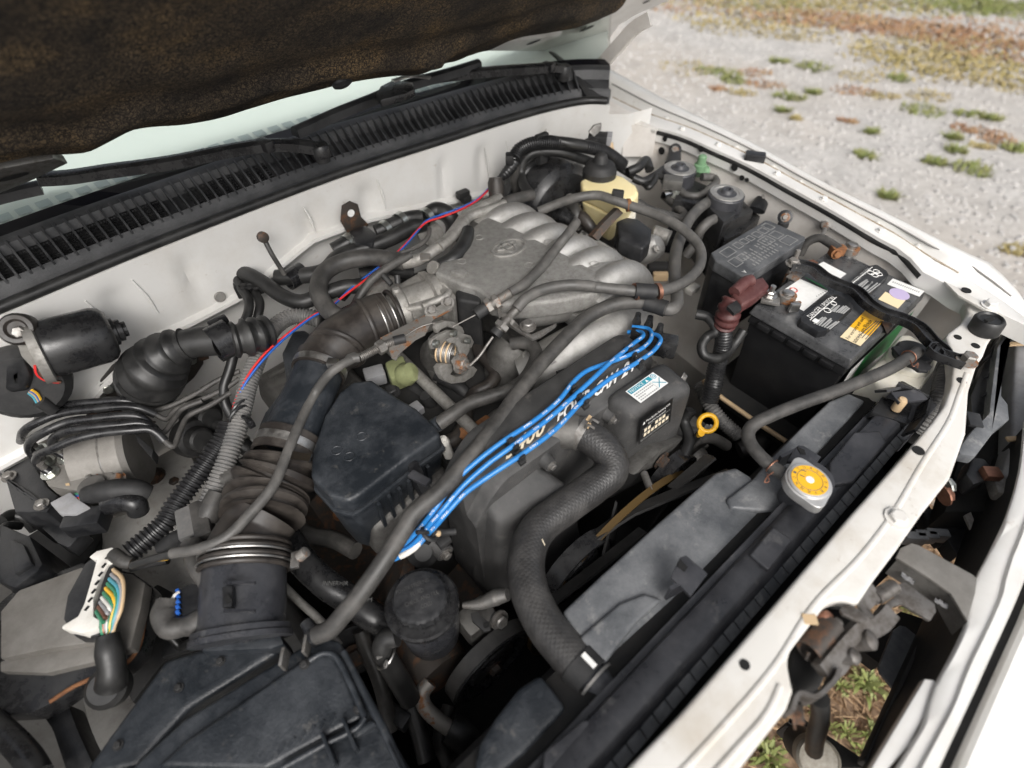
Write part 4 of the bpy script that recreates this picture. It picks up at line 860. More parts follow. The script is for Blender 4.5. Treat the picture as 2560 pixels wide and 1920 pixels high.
lathe('bowl', [(.0, -.02), (.030, -.02), (.036, 0), (.034, .014), (.02, .018), (0, .019)], p('M', 190, 870, .945), Z_, 'alu_dusty', t, 28)
cyl('port', p('M', 700, 690, .972), p('M', 620, 650, .992), .0125, 'alu_dusty', t, bev=.002); lathe('port_base', [(.020, -.02), (.020, 0), (.014, .010)], p('M', 720, 700, .972), Z_, 'alu_dusty', t, 20)
for x, y in ((290, 860), (330, 850)):
    q = p('M', x, y, .978); cyl('vacuum_nipple', q-V(0, 0, .02), q+V(0, 0, .01), .0035, 'steel_dull', t, 10)
q = p('M', 320, 900, .972); lathe('nipple_base', [(.008, -.005), (.007, .012), (.005, .016)], q, Z_, 'alu_dusty', t, 14)
tube('vacuum_cap', [p('M', 270, 800, .99), p('M', 200, 720, 1.0)], .005, 'rubber_dark', t, seg=10); tube('vacuum_cap', [p('M', 325, 790, .99), p('M', 320, 720, 1.0)], .005, 'rubber_dark', t, seg=10)
cyl('side_stud', p('M', 210, 885, .955), p('M', 270, 865, .955), .006, 'steel_dull', t, 8)
for x, y in ((615, 1030), (755, 960)): hexbolt('bolt', p('M', x, y, .985), V(-.1, -.5, .8), .0075, 'steel_dull', t)
br = pl('M', [(170, 1260), (560, 1060), (730, 960), (800, 1010), (640, 1090), (560, 1230), (480, 1270), (350, 1380), (310, 1450), (270, 1430), (235, 1300)], .982)
rust = prism('cable_bracket', br, V(0, 0, -.003), 'rusty_steel', t, bev=.0008)
prism('cable_bracket', pl('M', [(560, 1060), (730, 950), (800, 990), (660, 1060)], .986), V(0, 0, -.004), 'alu_dusty', t, bev=.001)
tube('bracket_rib', pl('M', [(540, 990), (610, 960), (750, 895), (770, 860)], .988), .006, 'alu_dusty', t, seg=10)
# quadrant, spring and nut
qa = V(.30, -.93, .20).normalized(); qc = p('M', 765, 1385, .935)
def pq(L, off): return [pN('M', x, y, qc+qa*off, qa) for x, y in L]
prism('wheel_rim', pq([(620, 1170), (640, 1130), (700, 1105), (780, 1115), (850, 1160), (872, 1205), (850, 1230), (800, 1180), (720, 1155), (660, 1185), (640, 1215)], -.012), qa*.008, 'alu_dusty', t, bev=.001)
prism('wheel_back', pq([(580, 1330), (585, 1260), (640, 1200), (720, 1165), (800, 1180), (850, 1240), (840, 1330), (780, 1420), (680, 1440), (610, 1400)], -.026), qa*.006, 'alu_dark', t, bev=.001)
prism('cable_wheel', pq([(590, 1310), (600, 1270), (650, 1230), (740, 1190), (820, 1190), (860, 1215), (930, 1235), (962, 1290), (940, 1338), (880, 1350), (830, 1300), (760, 1270), (700, 1290), (650, 1340), (600, 1352)], 0), qa*.006, 'zinc' if False else 'alu_dusty', t, bev=.001)
cyl('shaft', pN('M', 640, 1390, qc-qa*.03, qa), pN('M', 862, 1482, qc+qa*.03, qa), .008, 'steel_dull', t)
s0_, s1_ = pN('M', 700, 1372, qc-qa*.004, qa), pN('M', 812, 1400, qc+qa*.018, qa)
for i in range(9): torus('spring_coil', s0_.lerp(s1_, i/8), s1_-s0_, .0175, .0019, 'steel_dull' if i % 3 else 'tan_wire', t, 24, 6)
prism('lever', pq([(720, 1280), (760, 1250), (830, 1250), (855, 1300), (930, 1310), (925, 1370), (890, 1430), (902, 1480), (880, 1510), (800, 1502), (780, 1460), (810, 1420), (848, 1390), (830, 1340), (800, 1300), (760, 1302)], .024), qa*.005, 'alu_dusty', t, bev=.001)
nq = pN('M', 862, 1480, qc+qa*.030, qa); hexbolt('nut', nq, qa, .0115, 'rusty_steel', t, h=.012); lathe('stud_end', [(.005, 0), (.005, .02)], nq, qa, 'rusty_steel', t, 10)
prism('lower_lever', pq([(630, 1510), (660, 1475), (740, 1470), (752, 1530), (730, 1560), (780, 1582), (850, 1570), (930, 1490), (966, 1520), (930, 1580), (850, 1630), (740, 1642), (680, 1612), (650, 1570)], .010), qa*.012, 'alu_dusty', t, bev=.0012)
for x, y in ((650, 1310), (920, 1290), (700, 1520), (800, 1225)): lathe('pivot_knob', [(.007, 0), (.006, .005), (0, .007)], pN('M', x, y, qc+qa*.012, qa), qa, 'zinc', t, 12)
lathe('under_body', [(.03, -.03), (.045, -.02), (.045, .02), (.03, .03)], p('M', 760, 1420, .865), V(-.6, -.3, .2), 'alu_dark', t, 24)
hexa('sensor', pl('M', [(550, 1500), (680, 1480), (740, 1580), (640, 1659)], .855), [q+V(0, 0, -.05) for q in pl('M', [(550, 1500), (680, 1480), (740, 1580), (640, 1659)], .855)], 'alu_dark', t, bev=.006)
# throttle cables
t = T('throttle_cable', 'throttle cable with threaded adjuster leading in from the front of the bay', 'cable')
tube('adjuster_sleeve', pl('M', [(390, 1265, 0.985), (290, 1290, 0.985)], None), .0075, 'black_dull', t, seg=12); tube('adjuster', pl('M', [(310, 1285, 0.985), (190, 1335, 0.985), (0, 1430, 0.984)]), .0058, 'steel_dull', t, seg=12, corr=(.0026, .0008))
hexbolt('lock_nut', p('M', 205, 1325, 0.985), p('M', 190, 1335, 0.985)-p('M', 205, 1325, 0.985), .011, 'steel_dull', t, washer=False)
tube('inner_wire', pl('M', [(390, 1240, 0.984), (520, 1165, 0.987), (620, 1135, 0.987), (700, 1128, 0.982)]), .0011, 'steel_dull', t, seg=6)
cb = [('M', 0, 1430, 0.984), ('E', 60, 660, 0.984), ('V', 770, 770, 0.983), ('V', 720, 800, 0.982), ('V', 680, 850, .948), ('V', 645, 920, .946), ('V', 620, 980, .943), ('V', 590, 1050, .938), ('V', 540, 1110, .932), ('V', 490, 1160, .927), ('V', 430, 1185, .92), ('V', 372, 1195, .91)]
tube('outer_sheath', [p(*q) for q in cb], [.0068]*12, 'rubber_light', t, seg=14); tube('end_sleeve', [p('V', 390, 1193, .912), p('V', 340, 1205, .900), p('V', 285, 1222, .885)], [.006, .005, .005], 'rubber_dark', t, seg=10)
t = T('kickdown_cable', 'pair of linkage cables with threaded ends on a small bracket by the throttle', 'cable')
prism('bracket', pl('M', [(1090, 870), (1140, 910), (1210, 1000), (1240, 1060), (1200, 1080), (1180, 990), (1120, 930)], 0.995), V(0, 0, -.004), 'steel_dull', t, bev=.0008)
prism('bracket', pl('M', [(1220, 1040), (1330, 1100), (1400, 1180), (1480, 1230), (1590, 1180), (1700, 1130), (1690, 1150), (1560, 1240), (1490, 1265), (1380, 1200), (1240, 1110)], 0.985), V(0, 0, -.006), 'steel_dull', t, bev=.001)
hexbolt('bracket_bolt', p('M', 1450, 1165, 0.988), Z_, .009, 'steel_dull', t)
tube('wire', pl('M', [(800, 1165, 0.985), (1000, 1060, 0.995)]), .0012, 'steel_dull', t, seg=6); tube('sleeve', pl('M', [(1000, 1062, 0.997), (1090, 1000, 1.002)]), .0095, 'black_dull', t, seg=14)
tube('adjuster', pl('M', [(1090, 1000, 1.002), (1300, 870, 1.012)]), .0072, 'rusty_steel', t, seg=12, corr=(.0026, .0008))
for a, b in (((1135, 970), (1110, 985)), ((1200, 935), (1175, 950))): hexbolt('lock_nut', p('M', *a, 1.005), p('M', *b, 1.003)-p('M', *a, 1.005), .0125, 'rusty_steel', t, washer=False, h=.009)
tube('wire', pl('M', [(950, 1500, 0.950), (1030, 1420, 0.960), (1100, 1320, 0.970), (1150, 1250, 0.980)]), .0022, 'steel_dull', t, seg=8); tube('sleeve', pl('M', [(1165, 1235, 0.982), (1200, 1190, 0.987)]), [.010, .009], 'black_dull', t, seg=14)
tube('adjuster', pl('M', [(1190, 1200, 0.986), (1310, 1060, 0.995), (1370, 1000, 1.000)]), .0068, 'steel_dull', t, seg=12, corr=(.0026, .0008))
for a, b in (((1240, 1140), (1225, 1158)), ((1290, 1085), (1275, 1103))): hexbolt('lock_nut', p('M', *a, 0.990), p('M', *b, 0.988)-p('M', *a, 0.990), .0125, 'steel_dull', t, washer=False, h=.009)
hose('cable_sheath', 'rubber sheathed throttle cable lying over the emblem plate of the manifold', 'cable', pl('M', [(1290, 870, 1.014), (1400, 810, 1.013), (1480, 740, 1.013), (1600, 610, 1.014), (1700, 480, 1.018), (1790, 370, 1.030), (1850, 290, 1.030), (1870, 262, 1.028)]), [.007, .0085, .0085, .0085, .0085, .008, .008, .008], 'rubber_light', seg=14)
hose('cable_sheath', 'grey kickdown cable arching from the throttle bracket over to the brake reservoir', 'cable', pl('M', [(1350, 1010, 1.002), (1420, 930, 1.010), (1560, 850, 1.013), (1800, 805, 1.013), (2000, 815, 1.012)])+pl('N', [(700, 1510, 1.01), (990, 1540, 1.006), (1200, 1555, 1.003), (1380, 1520, 1.0), (1540, 1430, .998), (1630, 1300, .995), (1620, 1170, 1.0), (1520, 1050, 1.005), (1380, 950, 1.01), (1200, 870, 1.012), (1020, 810, 1.015), (880, 760, 1.02), (740, 720, 1.02), (560, 740, 1.015), (400, 790, 1.0), (230, 860, .985)]), .0088, 'rubber_light', seg=14)
t = T('cable_clamp', 'rubber collar with tan bands joining two grey hoses beside the last runner', 'clamp')
tube('collar', pl('N', [(1060, 1545, 1.006), (1240, 1555, 1.004)]), .0125, 'black_dull', t, seg=16)
for x in (1075, 1260): ring('band', p('N', x, 1550, 1.004), V(.8, -.35, 0), .0095, .006, .004, 'copper', t)
# black cover between throttle and plenum
t = T('vacuum_canister', 'black plastic canister standing beside the throttle body flange', 'canister')
hexa('body', pl('M', [(820, 850), (950, 795), (1030, 815), (1050, 900), (1040, 960), (850, 930)], .985), [q+V(.0, 0, -.12) for q in pl('M', [(820, 850), (950, 795), (1030, 815), (1050, 900), (1040, 960), (850, 930)], .985)], 'black_dull', t, bev=.006, seg=3)
box('rib', p('M', 900, 1060, .93), (.004, .05, .08), 'black_dull', t, bev=.001)
# connector olive/grey
t = T('sensor_connector', 'olive green and grey plastic plug under the throttle linkage', 'connector')
box('plug', p('M', 330, 1570, .875), (.034, .042, .036), 'olive_plastic', t, ax=(V(.8, -.3, .2), V(.3, .9, 0), Z_), bev=.006); lathe('cap', [(.018, 0), (.02, .01), (.016, .022), (0, .026)], p('M', 370, 1590, .88), V(.3, -.4, .4), 'olive_plastic', t); box('socket', p('M', 130, 1590, .868), (.034, .028, .024), 'grey_plastic', t, ax=(V(.9, -.3, 0), V(.3, .9, 0), Z_), bev=.003)
t = T('injector_plug', 'orange brown wiring connector deep in the gap under the throttle body', 'connector')
box('plug', p('E', 690, 880, .83), (.03, .025, .03), 'rust', t, ax=(V(.8, -.5, 0), V(.5, .8, 0), Z_), bev=.004); tube('lead', pl('E', [(700, 930, .82), (760, 980, .81), (860, 1000, .81)]), .005, 'rubber_dark', t, seg=8)
t = T('injector_plug', 'rusty wiring connector beside the fuel rail behind the timing cover', 'connector')
box('plug', p('E', 930, 1100, .84), (.026, .02, .03), 'rust', t, bev=.004); cyl('stem', p('E', 830, 1180, .83), p('E', 880, 1100, .85), .008, 'zinc', t)
t = T('white_cap', 'small cream plastic cap standing beside the resonator box', 'cap')
lathe('cap', [(.008, -.03), (.008, 0), (.009, .004), (.006, .012), (0, .014)], p('E', 672, 1205, .885), V(-.1, .1, 1), 'white_plastic', t, 16)
t = T('support_bracket', 'dusty metal support bracket with bolt under the intake elbow', 'bracket')
prism('plate', pl('E', [(1100, 570), (1240, 560), (1240, 700), (1190, 710), (1110, 630)], .905), V(0, 0, -.004), 'alu_dusty', t, bev=.001); hexbolt('bolt', p('E', 1200, 655, .906), Z_, .009, 'alu_dusty', t)
# ================================================================== DRIVER'S SIDE OF THE BAY
t = T('brake_booster', 'large round dark brake booster against the firewall', 'brake booster')
lathe('shell', [(.02, -.02), (.105, -.02), (.118, -.012), (.118, .012), (.112, .018), (.112, .045), (.106, .058), (.094, .066), (.090, .072), (.072, .082), (.05, .088), (.04, .090), (.04, .12), (.03, .125)], V(.822, .862, .892), V(0, -1, -.05), 'black_gloss', t, 48, ang=25)
torus('crimp_ring', V(.822, .850, .892), V(0, -1, -.05), .117, .004, 'black_gloss', t, 48)
t = T('master_cylinder', 'small cast brake master cylinder below the yellow reservoir', 'master cylinder')
cyl('barrel', V(.828, .76, .90), V(.835, .60, .895), .022, 'alu_dark', t, bev=.003); cyl('stopper', p('N', 1210, 1040, .94), p('N', 1350, 1090, .935), .0155, 'alu_dusty', t, bev=.003); torus('lip', p('N', 1350, 1090, .935), p('N', 1350, 1090, .935)-p('N', 1210, 1040, .94), .013, .003, 'alu_cast', t, 20)
t = T('brake_fluid_reservoir', 'yellowed translucent brake fluid reservoir with black cap', 'reservoir')
o1 = pl('N', [(585, 590), (660, 545), (880, 530), (960, 550), (1075, 630), (1098, 690), (1070, 735), (905, 800), (760, 720), (600, 650)], .998)
hexa('tank', o1, [q+V(.006, .0, -.035) for q in o1], 'reservoir', t, bev=.009, seg=3)
o2 = [q+V(0, 0, -.033) for q in o1]; c2 = sum(o2, Vector())/len(o2); o2 = [c2+(q-c2)*.92 for q in o2]
hexa('lower_tank', o2, [c2+(q-c2)*.72+V(0, 0, -.065) for q in o2], 'reservoir', t, bev=.008, seg=3)
hexa('tank_foot', pl('N', [(940, 830), (1080, 790), (1070, 900), (960, 930)], .95), [q+V(0, 0, -.05) for q in pl('N', [(940, 830), (1080, 790), (1070, 900), (960, 930)], .95)], 'reservoir_white', t, bev=.005)
lathe('cap', [(.034, -.004), (.034, .010), (.032, .013), (.030, .020), (.026, .024), (.016, .027), (.012, .040), (.008, .044), (0, .045)], p('N', 755, 540, .999), V(0, .03, 1), 'black_dull', t, 40, wave=(-.01, .011, 40, .0005))
# valve with black cap and silver body
t = T('proportioning_valve', 'black capped valve with silver round body beside the runners', 'valve')
hexa('cap', pl('N', [(905, 940), (990, 905), (1090, 920), (1210, 1010), (1200, 1110), (1130, 1180), (930, 1090)], .985), [q+V(0, 0, -.035) for q in pl('N', [(905, 940), (990, 905), (1090, 920), (1210, 1010), (1200, 1110), (1130, 1180), (930, 1090)], .985)], 'black_plastic', t, bev=.005, seg=3)
for x, y in ((920, 1120), (1060, 1190), (980, 1150)): box('tab', p('N', x, y, .955), (.016, .016, .018), 'black_plastic', t, ax=(V(.7, -.7, 0), V(.7, .7, 0), Z_), bev=.002)
lathe('body', [(.0, -.03), (.022, -.03), (.025, -.012), (.022, .008), (.016, .014), (0, .015)], p('N', 1225, 1165, .955), V(.3, -.6, .7), 'alu_cast', t, 26); hexbolt('plug', p('N', 1245, 1185, .968), V(.3, -.6, .7), .006, 'alu_cast', t)
tube('arm', pl('N', [(700, 1090, .965), (800, 970, .98), (920, 850, .995)]), [.012, .012, .012], 'rusty_dark', t, seg=4, flat=.5)
box('hook', p('N', 910, 735, 1.025), (.010, .022, .028), 'black_dull', t, ax=(V(.8, .5, 0), V(-.5, .8, 0), Z_), bev=.003)
ring('band', p('N', 1005, 805, 1.014), V(.8, -.6, 0), .009, .006, .003, 'rust', t)
# vapour canister box with two round lids
t = T('vapour_canister', 'black canister box with two round lids beside the inner wing', 'canister')
def up0(k, x, y, z, dz): return p(k, x, y, z)+V(0, 0, dz)
for x, y in ((1450, 490), (1855, 705)):
    q = p('N', x, y, .982); lid = lathe('lid', [(.0365, -.03), (.0365, -.002), (.035, 0), (.032, .001), (.031, -.001), (.024, -.0015), (.0225, .001), (.019, .002), (.014, .004), (.011, .010), (.006, .0105), (.005, .006), (0, .006)], q, Z_, 'tank_plastic', t, 40, ang=25)
    lathe('lid_plate', [(.0335, .0012), (.033, .0026), (.025, .0030), (.0235, .0018)], q, Z_, 'steel' if False else 'alu_cast', lid, 40)
hexa('case', pl('N', [(1480, 620), (1560, 580), (2000, 760), (2090, 850), (1920, 930), (1830, 985), (1660, 800), (1400, 760), (1420, 690)], .952), [q+V(0, 0, -.13) for q in pl('N', [(1480, 620), (1560, 580), (2000, 760), (2090, 850), (1920, 930), (1830, 985), (1660, 800), (1400, 760), (1420, 690)], .952)], 'black_gloss', t, bev=.004)
hexa('end_block', pl('N', [(1700, 820), (1800, 750), (1940, 790), (1930, 880), (1830, 950)], .962), [q+V(0, 0, -.06) for q in pl('N', [(1700, 820), (1800, 750), (1940, 790), (1930, 880), (1830, 950)], .962)], 'black_plastic', t, bev=.003)
hexa('front_case', pl('N', [(1820, 960), (2090, 850), (2150, 900), (1990, 1040), (1830, 1110)], .925), [q+V(0, 0, -.12) for q in pl('N', [(1820, 960), (2090, 850), (2150, 900), (1990, 1040), (1830, 1110)], .925)], 'black_gloss', t, bev=.004)
fq = [p('N', 1835, 1010, .915), p('N', 1955, 935, .922), p('N', 1945, 1010, .895), p('N', 1828, 1075, .888)]
from_data('white_label', [q+V(-.004, -.008, .003) for q in fq], [(0, 1, 2, 3)], 'label_white', t, smooth=False)
for (x, y, x2, y2, z) in ((2180, 730, 2110, 850, .955), (1410, 330, 1390, 450, .985)):
    tube('mount_ear', [p('N', x, y, z), p('N', x2, y2, z-.012)], [.013, .018], 'black_plastic', t, seg=14, flat=.45); lathe('ear_ring', [(.014, -.004), (.014, .004), (.006, .005), (.005, 0), (0, 0)], p('N', x, y, z), V(-.8, -.3, .5), 'black_plastic', t, 18); hexbolt('ear_bolt', p('N', x, y, z)+V(-.006, -.003, .003), V(-.8, -.3, .5), .006, 'rusty_steel', t)
qk = p('K', 770, 10, .965); lathe('ear_ring', [(.014, -.004), (.014, .004), (.006, .005), (.005, 0), (0, 0)], qk, V(-.8, -.3, .5), 'black_plastic', t, 18); hexbolt('ear_bolt', qk+V(-.006, -.003, .003), V(-.8, -.3, .5), .006, 'rusty_steel', t); tube('mount_ear', [qk+V(.004, 0, -.004), p('K', 740, 100, .94)], [.013, .018], 'black_plastic', t, seg=14, flat=.45)
t = T('vacuum_valve', 'pale green plastic valve standing behind the round canister lid', 'valve')
lathe('stem', [(.014, 0), (.014, .012), (.010, .014), (.009, .030), (.006, .033), (0, .033)], p('N', 1620, 500, .972), Z_, 'green_plastic', t, 22); tube('outlet', [p('N', 1600, 520, .965), p('N', 1690, 510, .965)], .011, 'green_plastic', t, seg=16)
t = T('solenoid_plug', 'bright chrome fitting with pale blue tint in the tangle of canister hoses', 'fitting')
hexbolt('hex', p('N', 1390, 680, .955), V(-.7, -.2, .4), .011, 'zinc', t, h=.012); cyl('stub', p('N', 1370, 700, .955), p('N', 1310, 720, .955), .007, 'chrome', t)
box('switch_block', p('N', 1385, 610, .975), (.04, .028, .022), 'alu_dark', t, ax=(V(.6, -.8, 0), V(.8, .6, 0), Z_), bev=.003)
HG = 'hoses tangled around the vapour canister'
for lab, pts, r_, m in (('short rubber hose looping from the green valve back to the canister', [(1640, 560, .965), (1740, 570, .96), (1765, 610, .96), (1720, 650, .955), (1680, 680, .95)], .0085, 'rubber_light'),
                        ('rubber hose bowed between the chrome fitting and the second lid', [(1450, 670, .957), (1500, 710, .955), (1590, 725, .955), (1660, 700, .955), (1690, 670, .955)], .007, 'rubber_light'),
                        ('grey hose rising beside the canister and joining the long hose below', [(1690, 780, .965), (1620, 830, .968), (1540, 920, .970), (1470, 1050, .972), (1420, 1200, .974), (1405, 1350, .976), (1412, 1480, .978), (1428, 1590, .980), (1420, 1660, .982), (1370, 1705, .984), (1280, 1690, .984)], .0108, 'rubber_light'),
                        ('short grey hose bending down from the canister front', [(1770, 920, .95), (1700, 950, .952), (1630, 1020, .94), (1590, 1120, .91), (1500, 1250, .88)], .010, 'rubber_light'),
                        ('thin dark pipe running from the wing past the yellow reservoir', [(1000, 520, .985), (1090, 480, .99), (1160, 420, .99), (1190, 500, .98)], .010, 'rubber_dark'),
                        ('dark vacuum hose slanting under the first round lid', [(1320, 490, .975), (1220, 560, .972), (1130, 600, .97), (1050, 570, .975)], .009, 'rubber_dark'),
                        ('thin dark hose curving round beside the switch block', [(1310, 570, .975), (1250, 550, .976), (1230, 600, .972), (1180, 650, .968), (1140, 620, .965), (880, 460, .985)], .0065, 'rubber_dark'),
                        ('dark hose crossing below the yellow reservoir to the wing', [(1080, 780, .96), (1200, 850, .95), (1350, 890, .94), (1450, 920, .93), (1490, 890, .93), (1400, 800, .935), (1310, 720, .94)], .0085, 'rubber'),
                        ('rusty ended rubber hose beside the runners below the reservoir', [(570, 880, .955), (620, 920, .955), (690, 1010, .94), (720, 1060, .92)], .012, 'rubber_brown'),
                        ('dark elbow hose behind the runner ends', [(500, 800, .965), (540, 830, .965), (560, 900, .955), (560, 1000, .93)], .012, 'rubber')):
    hose('rubber_hose', lab, 'hose', pl('N', pts), r_, m, HG, seg=12)
t = T('check_valve', 'glossy black check valve with metal nose beside the runner tops', 'valve')
tube('body', pl('N', [(370, 870, .955), (440, 890, .957), (520, 930, .955)]), [.013, .016, .011], 'black_gloss', t, seg=16); lathe('nose', [(.010, 0), (.010, .02), (.006, .024)], p('N', 520, 810, .965), V(-.2, .3, 1), 'alu_dusty', t, 16)
# harness arching over the booster
for lab, pts, r_, m, co in (('ribbed black wiring conduit arching over the brake booster', [('N', 20, 400, 1.045), ('N', 60, 330, 1.055), ('N', 150, 280, 1.062), ('N', 300, 265, 1.06), ('N', 500, 280, 1.05), ('N', 680, 310, 1.04), ('N', 820, 355, 1.025), ('N', 900, 410, 1.01), ('N', 960, 460, .995)], .0125, 'loom_black', (.0045, .0010)),
                            ('smooth black hose under the ribbed conduit over the brake booster', [('N', 170, 720, .985), ('N', 110, 650, .99), ('N', 75, 540, 1.0), ('N', 90, 440, 1.02), ('N', 150, 370, 1.035), ('N', 250, 340, 1.04), ('N', 420, 350, 1.035), ('N', 560, 390, 1.02), ('N', 700, 440, 1.0)], .010, 'rubber_dark', None),
                            ('upper black hose beside the ribbed conduit near the firewall clip', [('N', 200, 250, 1.06), ('N', 330, 240, 1.062), ('N', 500, 275, 1.055), ('N', 640, 300, 1.045)], .009, 'rubber_dark', None),
                            ('dark pipe dropping down the firewall beside the taped harness', [('N', 30, 450, 1.03), ('N', 20, 560, 1.0), ('N', 40, 660, .97), ('N', 60, 720, .94)], .010, 'rubber', None)):
    hose('wiring_conduit' if co else 'rubber_hose', lab, 'conduit' if co else 'hose', [p(*q) for q in pts], r_, m, seg=12, corr=co)
t = T('harness_sleeve', 'taped black harness sleeve where the red and blue wires emerge', 'wiring')
tube('sleeve', [p('B', 1150, 1000, 1.04), p('B', 1110, 1060, 1.03), p('B', 1060, 1120, 1.015), p('B', 1020, 1155, 1.005)], [.011, .012, .010, .006], 'loom_black', t, seg=14, corr=(.006, .0004))
box('tape_knot', p('B', 1090, 1020, 1.045), (.016, .022, .02), 'loom_black', t, ax=(V(.7, -.6, 0), V(.6, .7, 0), Z_), bev=.004); torus('tie', p('B', 1115, 1040, 1.035), V(.6, .5, .5), .0125, .0016, 'black_gloss', t)
t = T('harness_clip', 'black plastic clip holding the hoses to the firewall above the booster', 'clip')
box('clip_body', p('N', 255, 230, 1.066), (.030, .012, .02), 'black_dull', t, bev=.003); box('clip_leg', p('N', 262, 340, 1.04), (.018, .010, .05), 'black_dull', t, bev=.003); box('clip_foot', p('N', 255, 410, 1.02), (.024, .014, .016), 'black_dull', t, bev=.003)
t = T('firewall_bracket', 'small dark metal bracket and switch bolted to the firewall corner', 'bracket')
prism('plate', [p('N', 655, 170, 1.05), p('N', 700, 110, 1.06), p('N', 765, 90, 1.062), p('N', 760, 150, 1.05), p('N', 700, 210, 1.04)], V(0, -.004, 0), 'steel_dull', t, bev=.001)
box('switch', p('N', 740, 230, 1.03), (.04, .03, .022), 'black_dull', t, ax=(V(.6, -.8, 0), V(.8, .6, 0), Z_), bev=.004); box('arm', p('N', 830, 230, 1.028), (.016, .03, .02), 'grey_plastic', t, ax=(V(.6, -.8, 0), V(.8, .6, 0), Z_), bev=.002); tube('wire', pl('N', [(840, 270, 1.02), (850, 320, 1.01), (860, 360, 1.0)]), .008, 'tan_wire', t, seg=8)
box('switch', p('N', 690, 270, 1.028), (.03, .02, .02), 'black_dull', t, bev=.003)

# ---- fuse box
t = T('fuse_box', 'dusty black fuse box with a moulded diagram on its lid', 'fuse box')
fz = .978
fo_ = pl('K', [(600, 35), (640, 40), (945, 180), (945, 205), (450, 530), (400, 525), (165, 385), (130, 320), (140, 310)], fz)
hexa('lid', fo_, [q+V(0, 0, -.022) for q in fo_], 'fuse_lid', t, bev=.004, seg=3)
c0 = sum(fo_, Vector())/len(fo_); fb = [c0+(q-c0)*.985+V(0, 0, -.020) for q in fo_]
hexa('base', fb, [c0+(q-c0)*.93+V(0, 0, -.13) for q in fo_], 'black_plastic', t, bev=.004)
fa, fb_, fc, fd = [p('K', x, y, fz+.0002) for x, y in ((600, 45), (935, 190), (440, 515), (150, 325))]
def fuse(u, v): return fa.lerp(fd, u).lerp(fb_.lerp(fc, u), v)     # u along the box, v across
ux_ = (fd-fa).normalized(); vx_ = (fb_-fa).normalized()
def frame(u0, v0, u1, v1, m='ink_faint'):
    for a, b, c_, d_ in ((u0, v0, u1, v0), (u1, v0, u1, v1), (u1, v1, u0, v1), (u0, v1, u0, v0)):
        strap('lid_marking', [fuse(a, b), fuse(c_, d_)], .0013, .0006, Z_, m, t, res=1)
for u0, v0, u1, v1 in ((.03, .05, .12, .30), (.15, .10, .24, .30), (.27, .10, .36, .30), (.40, .10, .47, .27), (.50, .08, .58, .26), (.61, .07, .70, .27), (.76, .06, .93, .30), (.10, .38, .22, .62), (.26, .36, .42, .62), (.08, .68, .24, .95), (.86, .40, .98, .66), (.74, .42, .84, .62)): frame(u0, v0, u1, v1)
for j in range(11):
    for k in range(4):
        if rnd.random() < .85: textfit('lid_lettering', ''.join(rnd.choice('ABCEHIMNORST') for _ in range(5)), fuse(.34+.048*j, .48+.125*k), vx_*1.0, -ux_, .0125, .0036, 'ink_grey', t) if False else strap('lid_marking', [fuse(.32+.048*j, .42+.13*k), fuse(.32+.048*j, .42+.13*k+rnd.uniform(.06, .11))], .0026, .0005, Z_, 'ink_faint', t, res=1)
textfit('lid_lettering', 'A', fuse(.97, .88), ux_, vx_, .007, .007, 'ink_white', t)
for i in range(4): box('base_rib', p('K', 170+75*i, 450+45*i, .93)+V(-.004, -.002, 0), (.004, .006, .07), 'black_plastic', t, bev=.001)
# ---- battery
t = T('battery', 'black car battery with white and yellow labels in the front corner', 'battery')
bx0, bx1, by0, by1, bz = .780, 1.043, .119, .293, .955
def rect(z, e=0): return [V(bx0-e, by0-e, z), V(bx1+e, by0-e, z), V(bx1+e, by1+e, z), V(bx0-e, by1+e, z)]
hexa('case', rect(bz-.034, -.004), rect(bz-.205, -.012), 'battery_case', t, bev=.004)
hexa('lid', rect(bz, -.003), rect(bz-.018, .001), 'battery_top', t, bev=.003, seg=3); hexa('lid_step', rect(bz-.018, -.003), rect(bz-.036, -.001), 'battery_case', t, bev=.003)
for i in range(5): box('grip', V(bx0-.001, by0+.03+.028*i, bz-.027), (.008, .022, .010), 'battery_case', t, bev=.002)
def bq_(x, y, dz=0): return p('K', x, y, bz+dz)
def vent(c1, lab):
    dz = .012; L = [bq_(x, y, dz) for x, y in c1]; cc = sum(L, Vector())/len(L)
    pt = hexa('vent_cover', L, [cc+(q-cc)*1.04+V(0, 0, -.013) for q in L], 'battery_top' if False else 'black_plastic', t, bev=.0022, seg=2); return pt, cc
v1, c1 = vent([(905, 870), (1140, 690), (1220, 672), (1345, 750), (1360, 780), (1140, 985), (1060, 1000), (905, 905)], 1)
v2, c2 = vent([(1310, 590), (1490, 430), (1560, 415), (1650, 470), (1668, 505), (1490, 680), (1420, 640)], 2)
bX, bY = V(1, 0, 0), V(0, 1, 0)
textfit('lettering', 'DANGER / POISON', bq_(1085, 785, .0126), bX, bY, .078, .0085, 'ink_white', v1); strap('print', [bq_(985, 900, .0126), bq_(1215, 700, .0126)], .0012, .0003, Z_, 'ink_white', v1, res=1)
for i in range(7):
    strap('print', [bq_(1020+22*i+0, 930+8*i, .0125), bq_(1020+22*i+rnd.uniform(60, 90), 930+8*i-rnd.uniform(55, 75), .0125)], .0024, .0003, Z_, 'ink_grey', v1, res=1)
    strap('print', [bq_(1150+20*i, 820+4*i, .0125), bq_(1150+20*i+rnd.uniform(50, 75), 820+4*i-rnd.uniform(45, 60), .0125)], .0024, .0003, Z_, 'ink_grey', v1, res=1)
torus('symbol', bq_(1135, 815, .0126), Z_, .0055, .0007, 'ink_white', v1, 18, 4); torus('symbol', bq_(1190, 755, .0126), Z_, .0045, .0007, 'ink_white', v1, 18, 4)
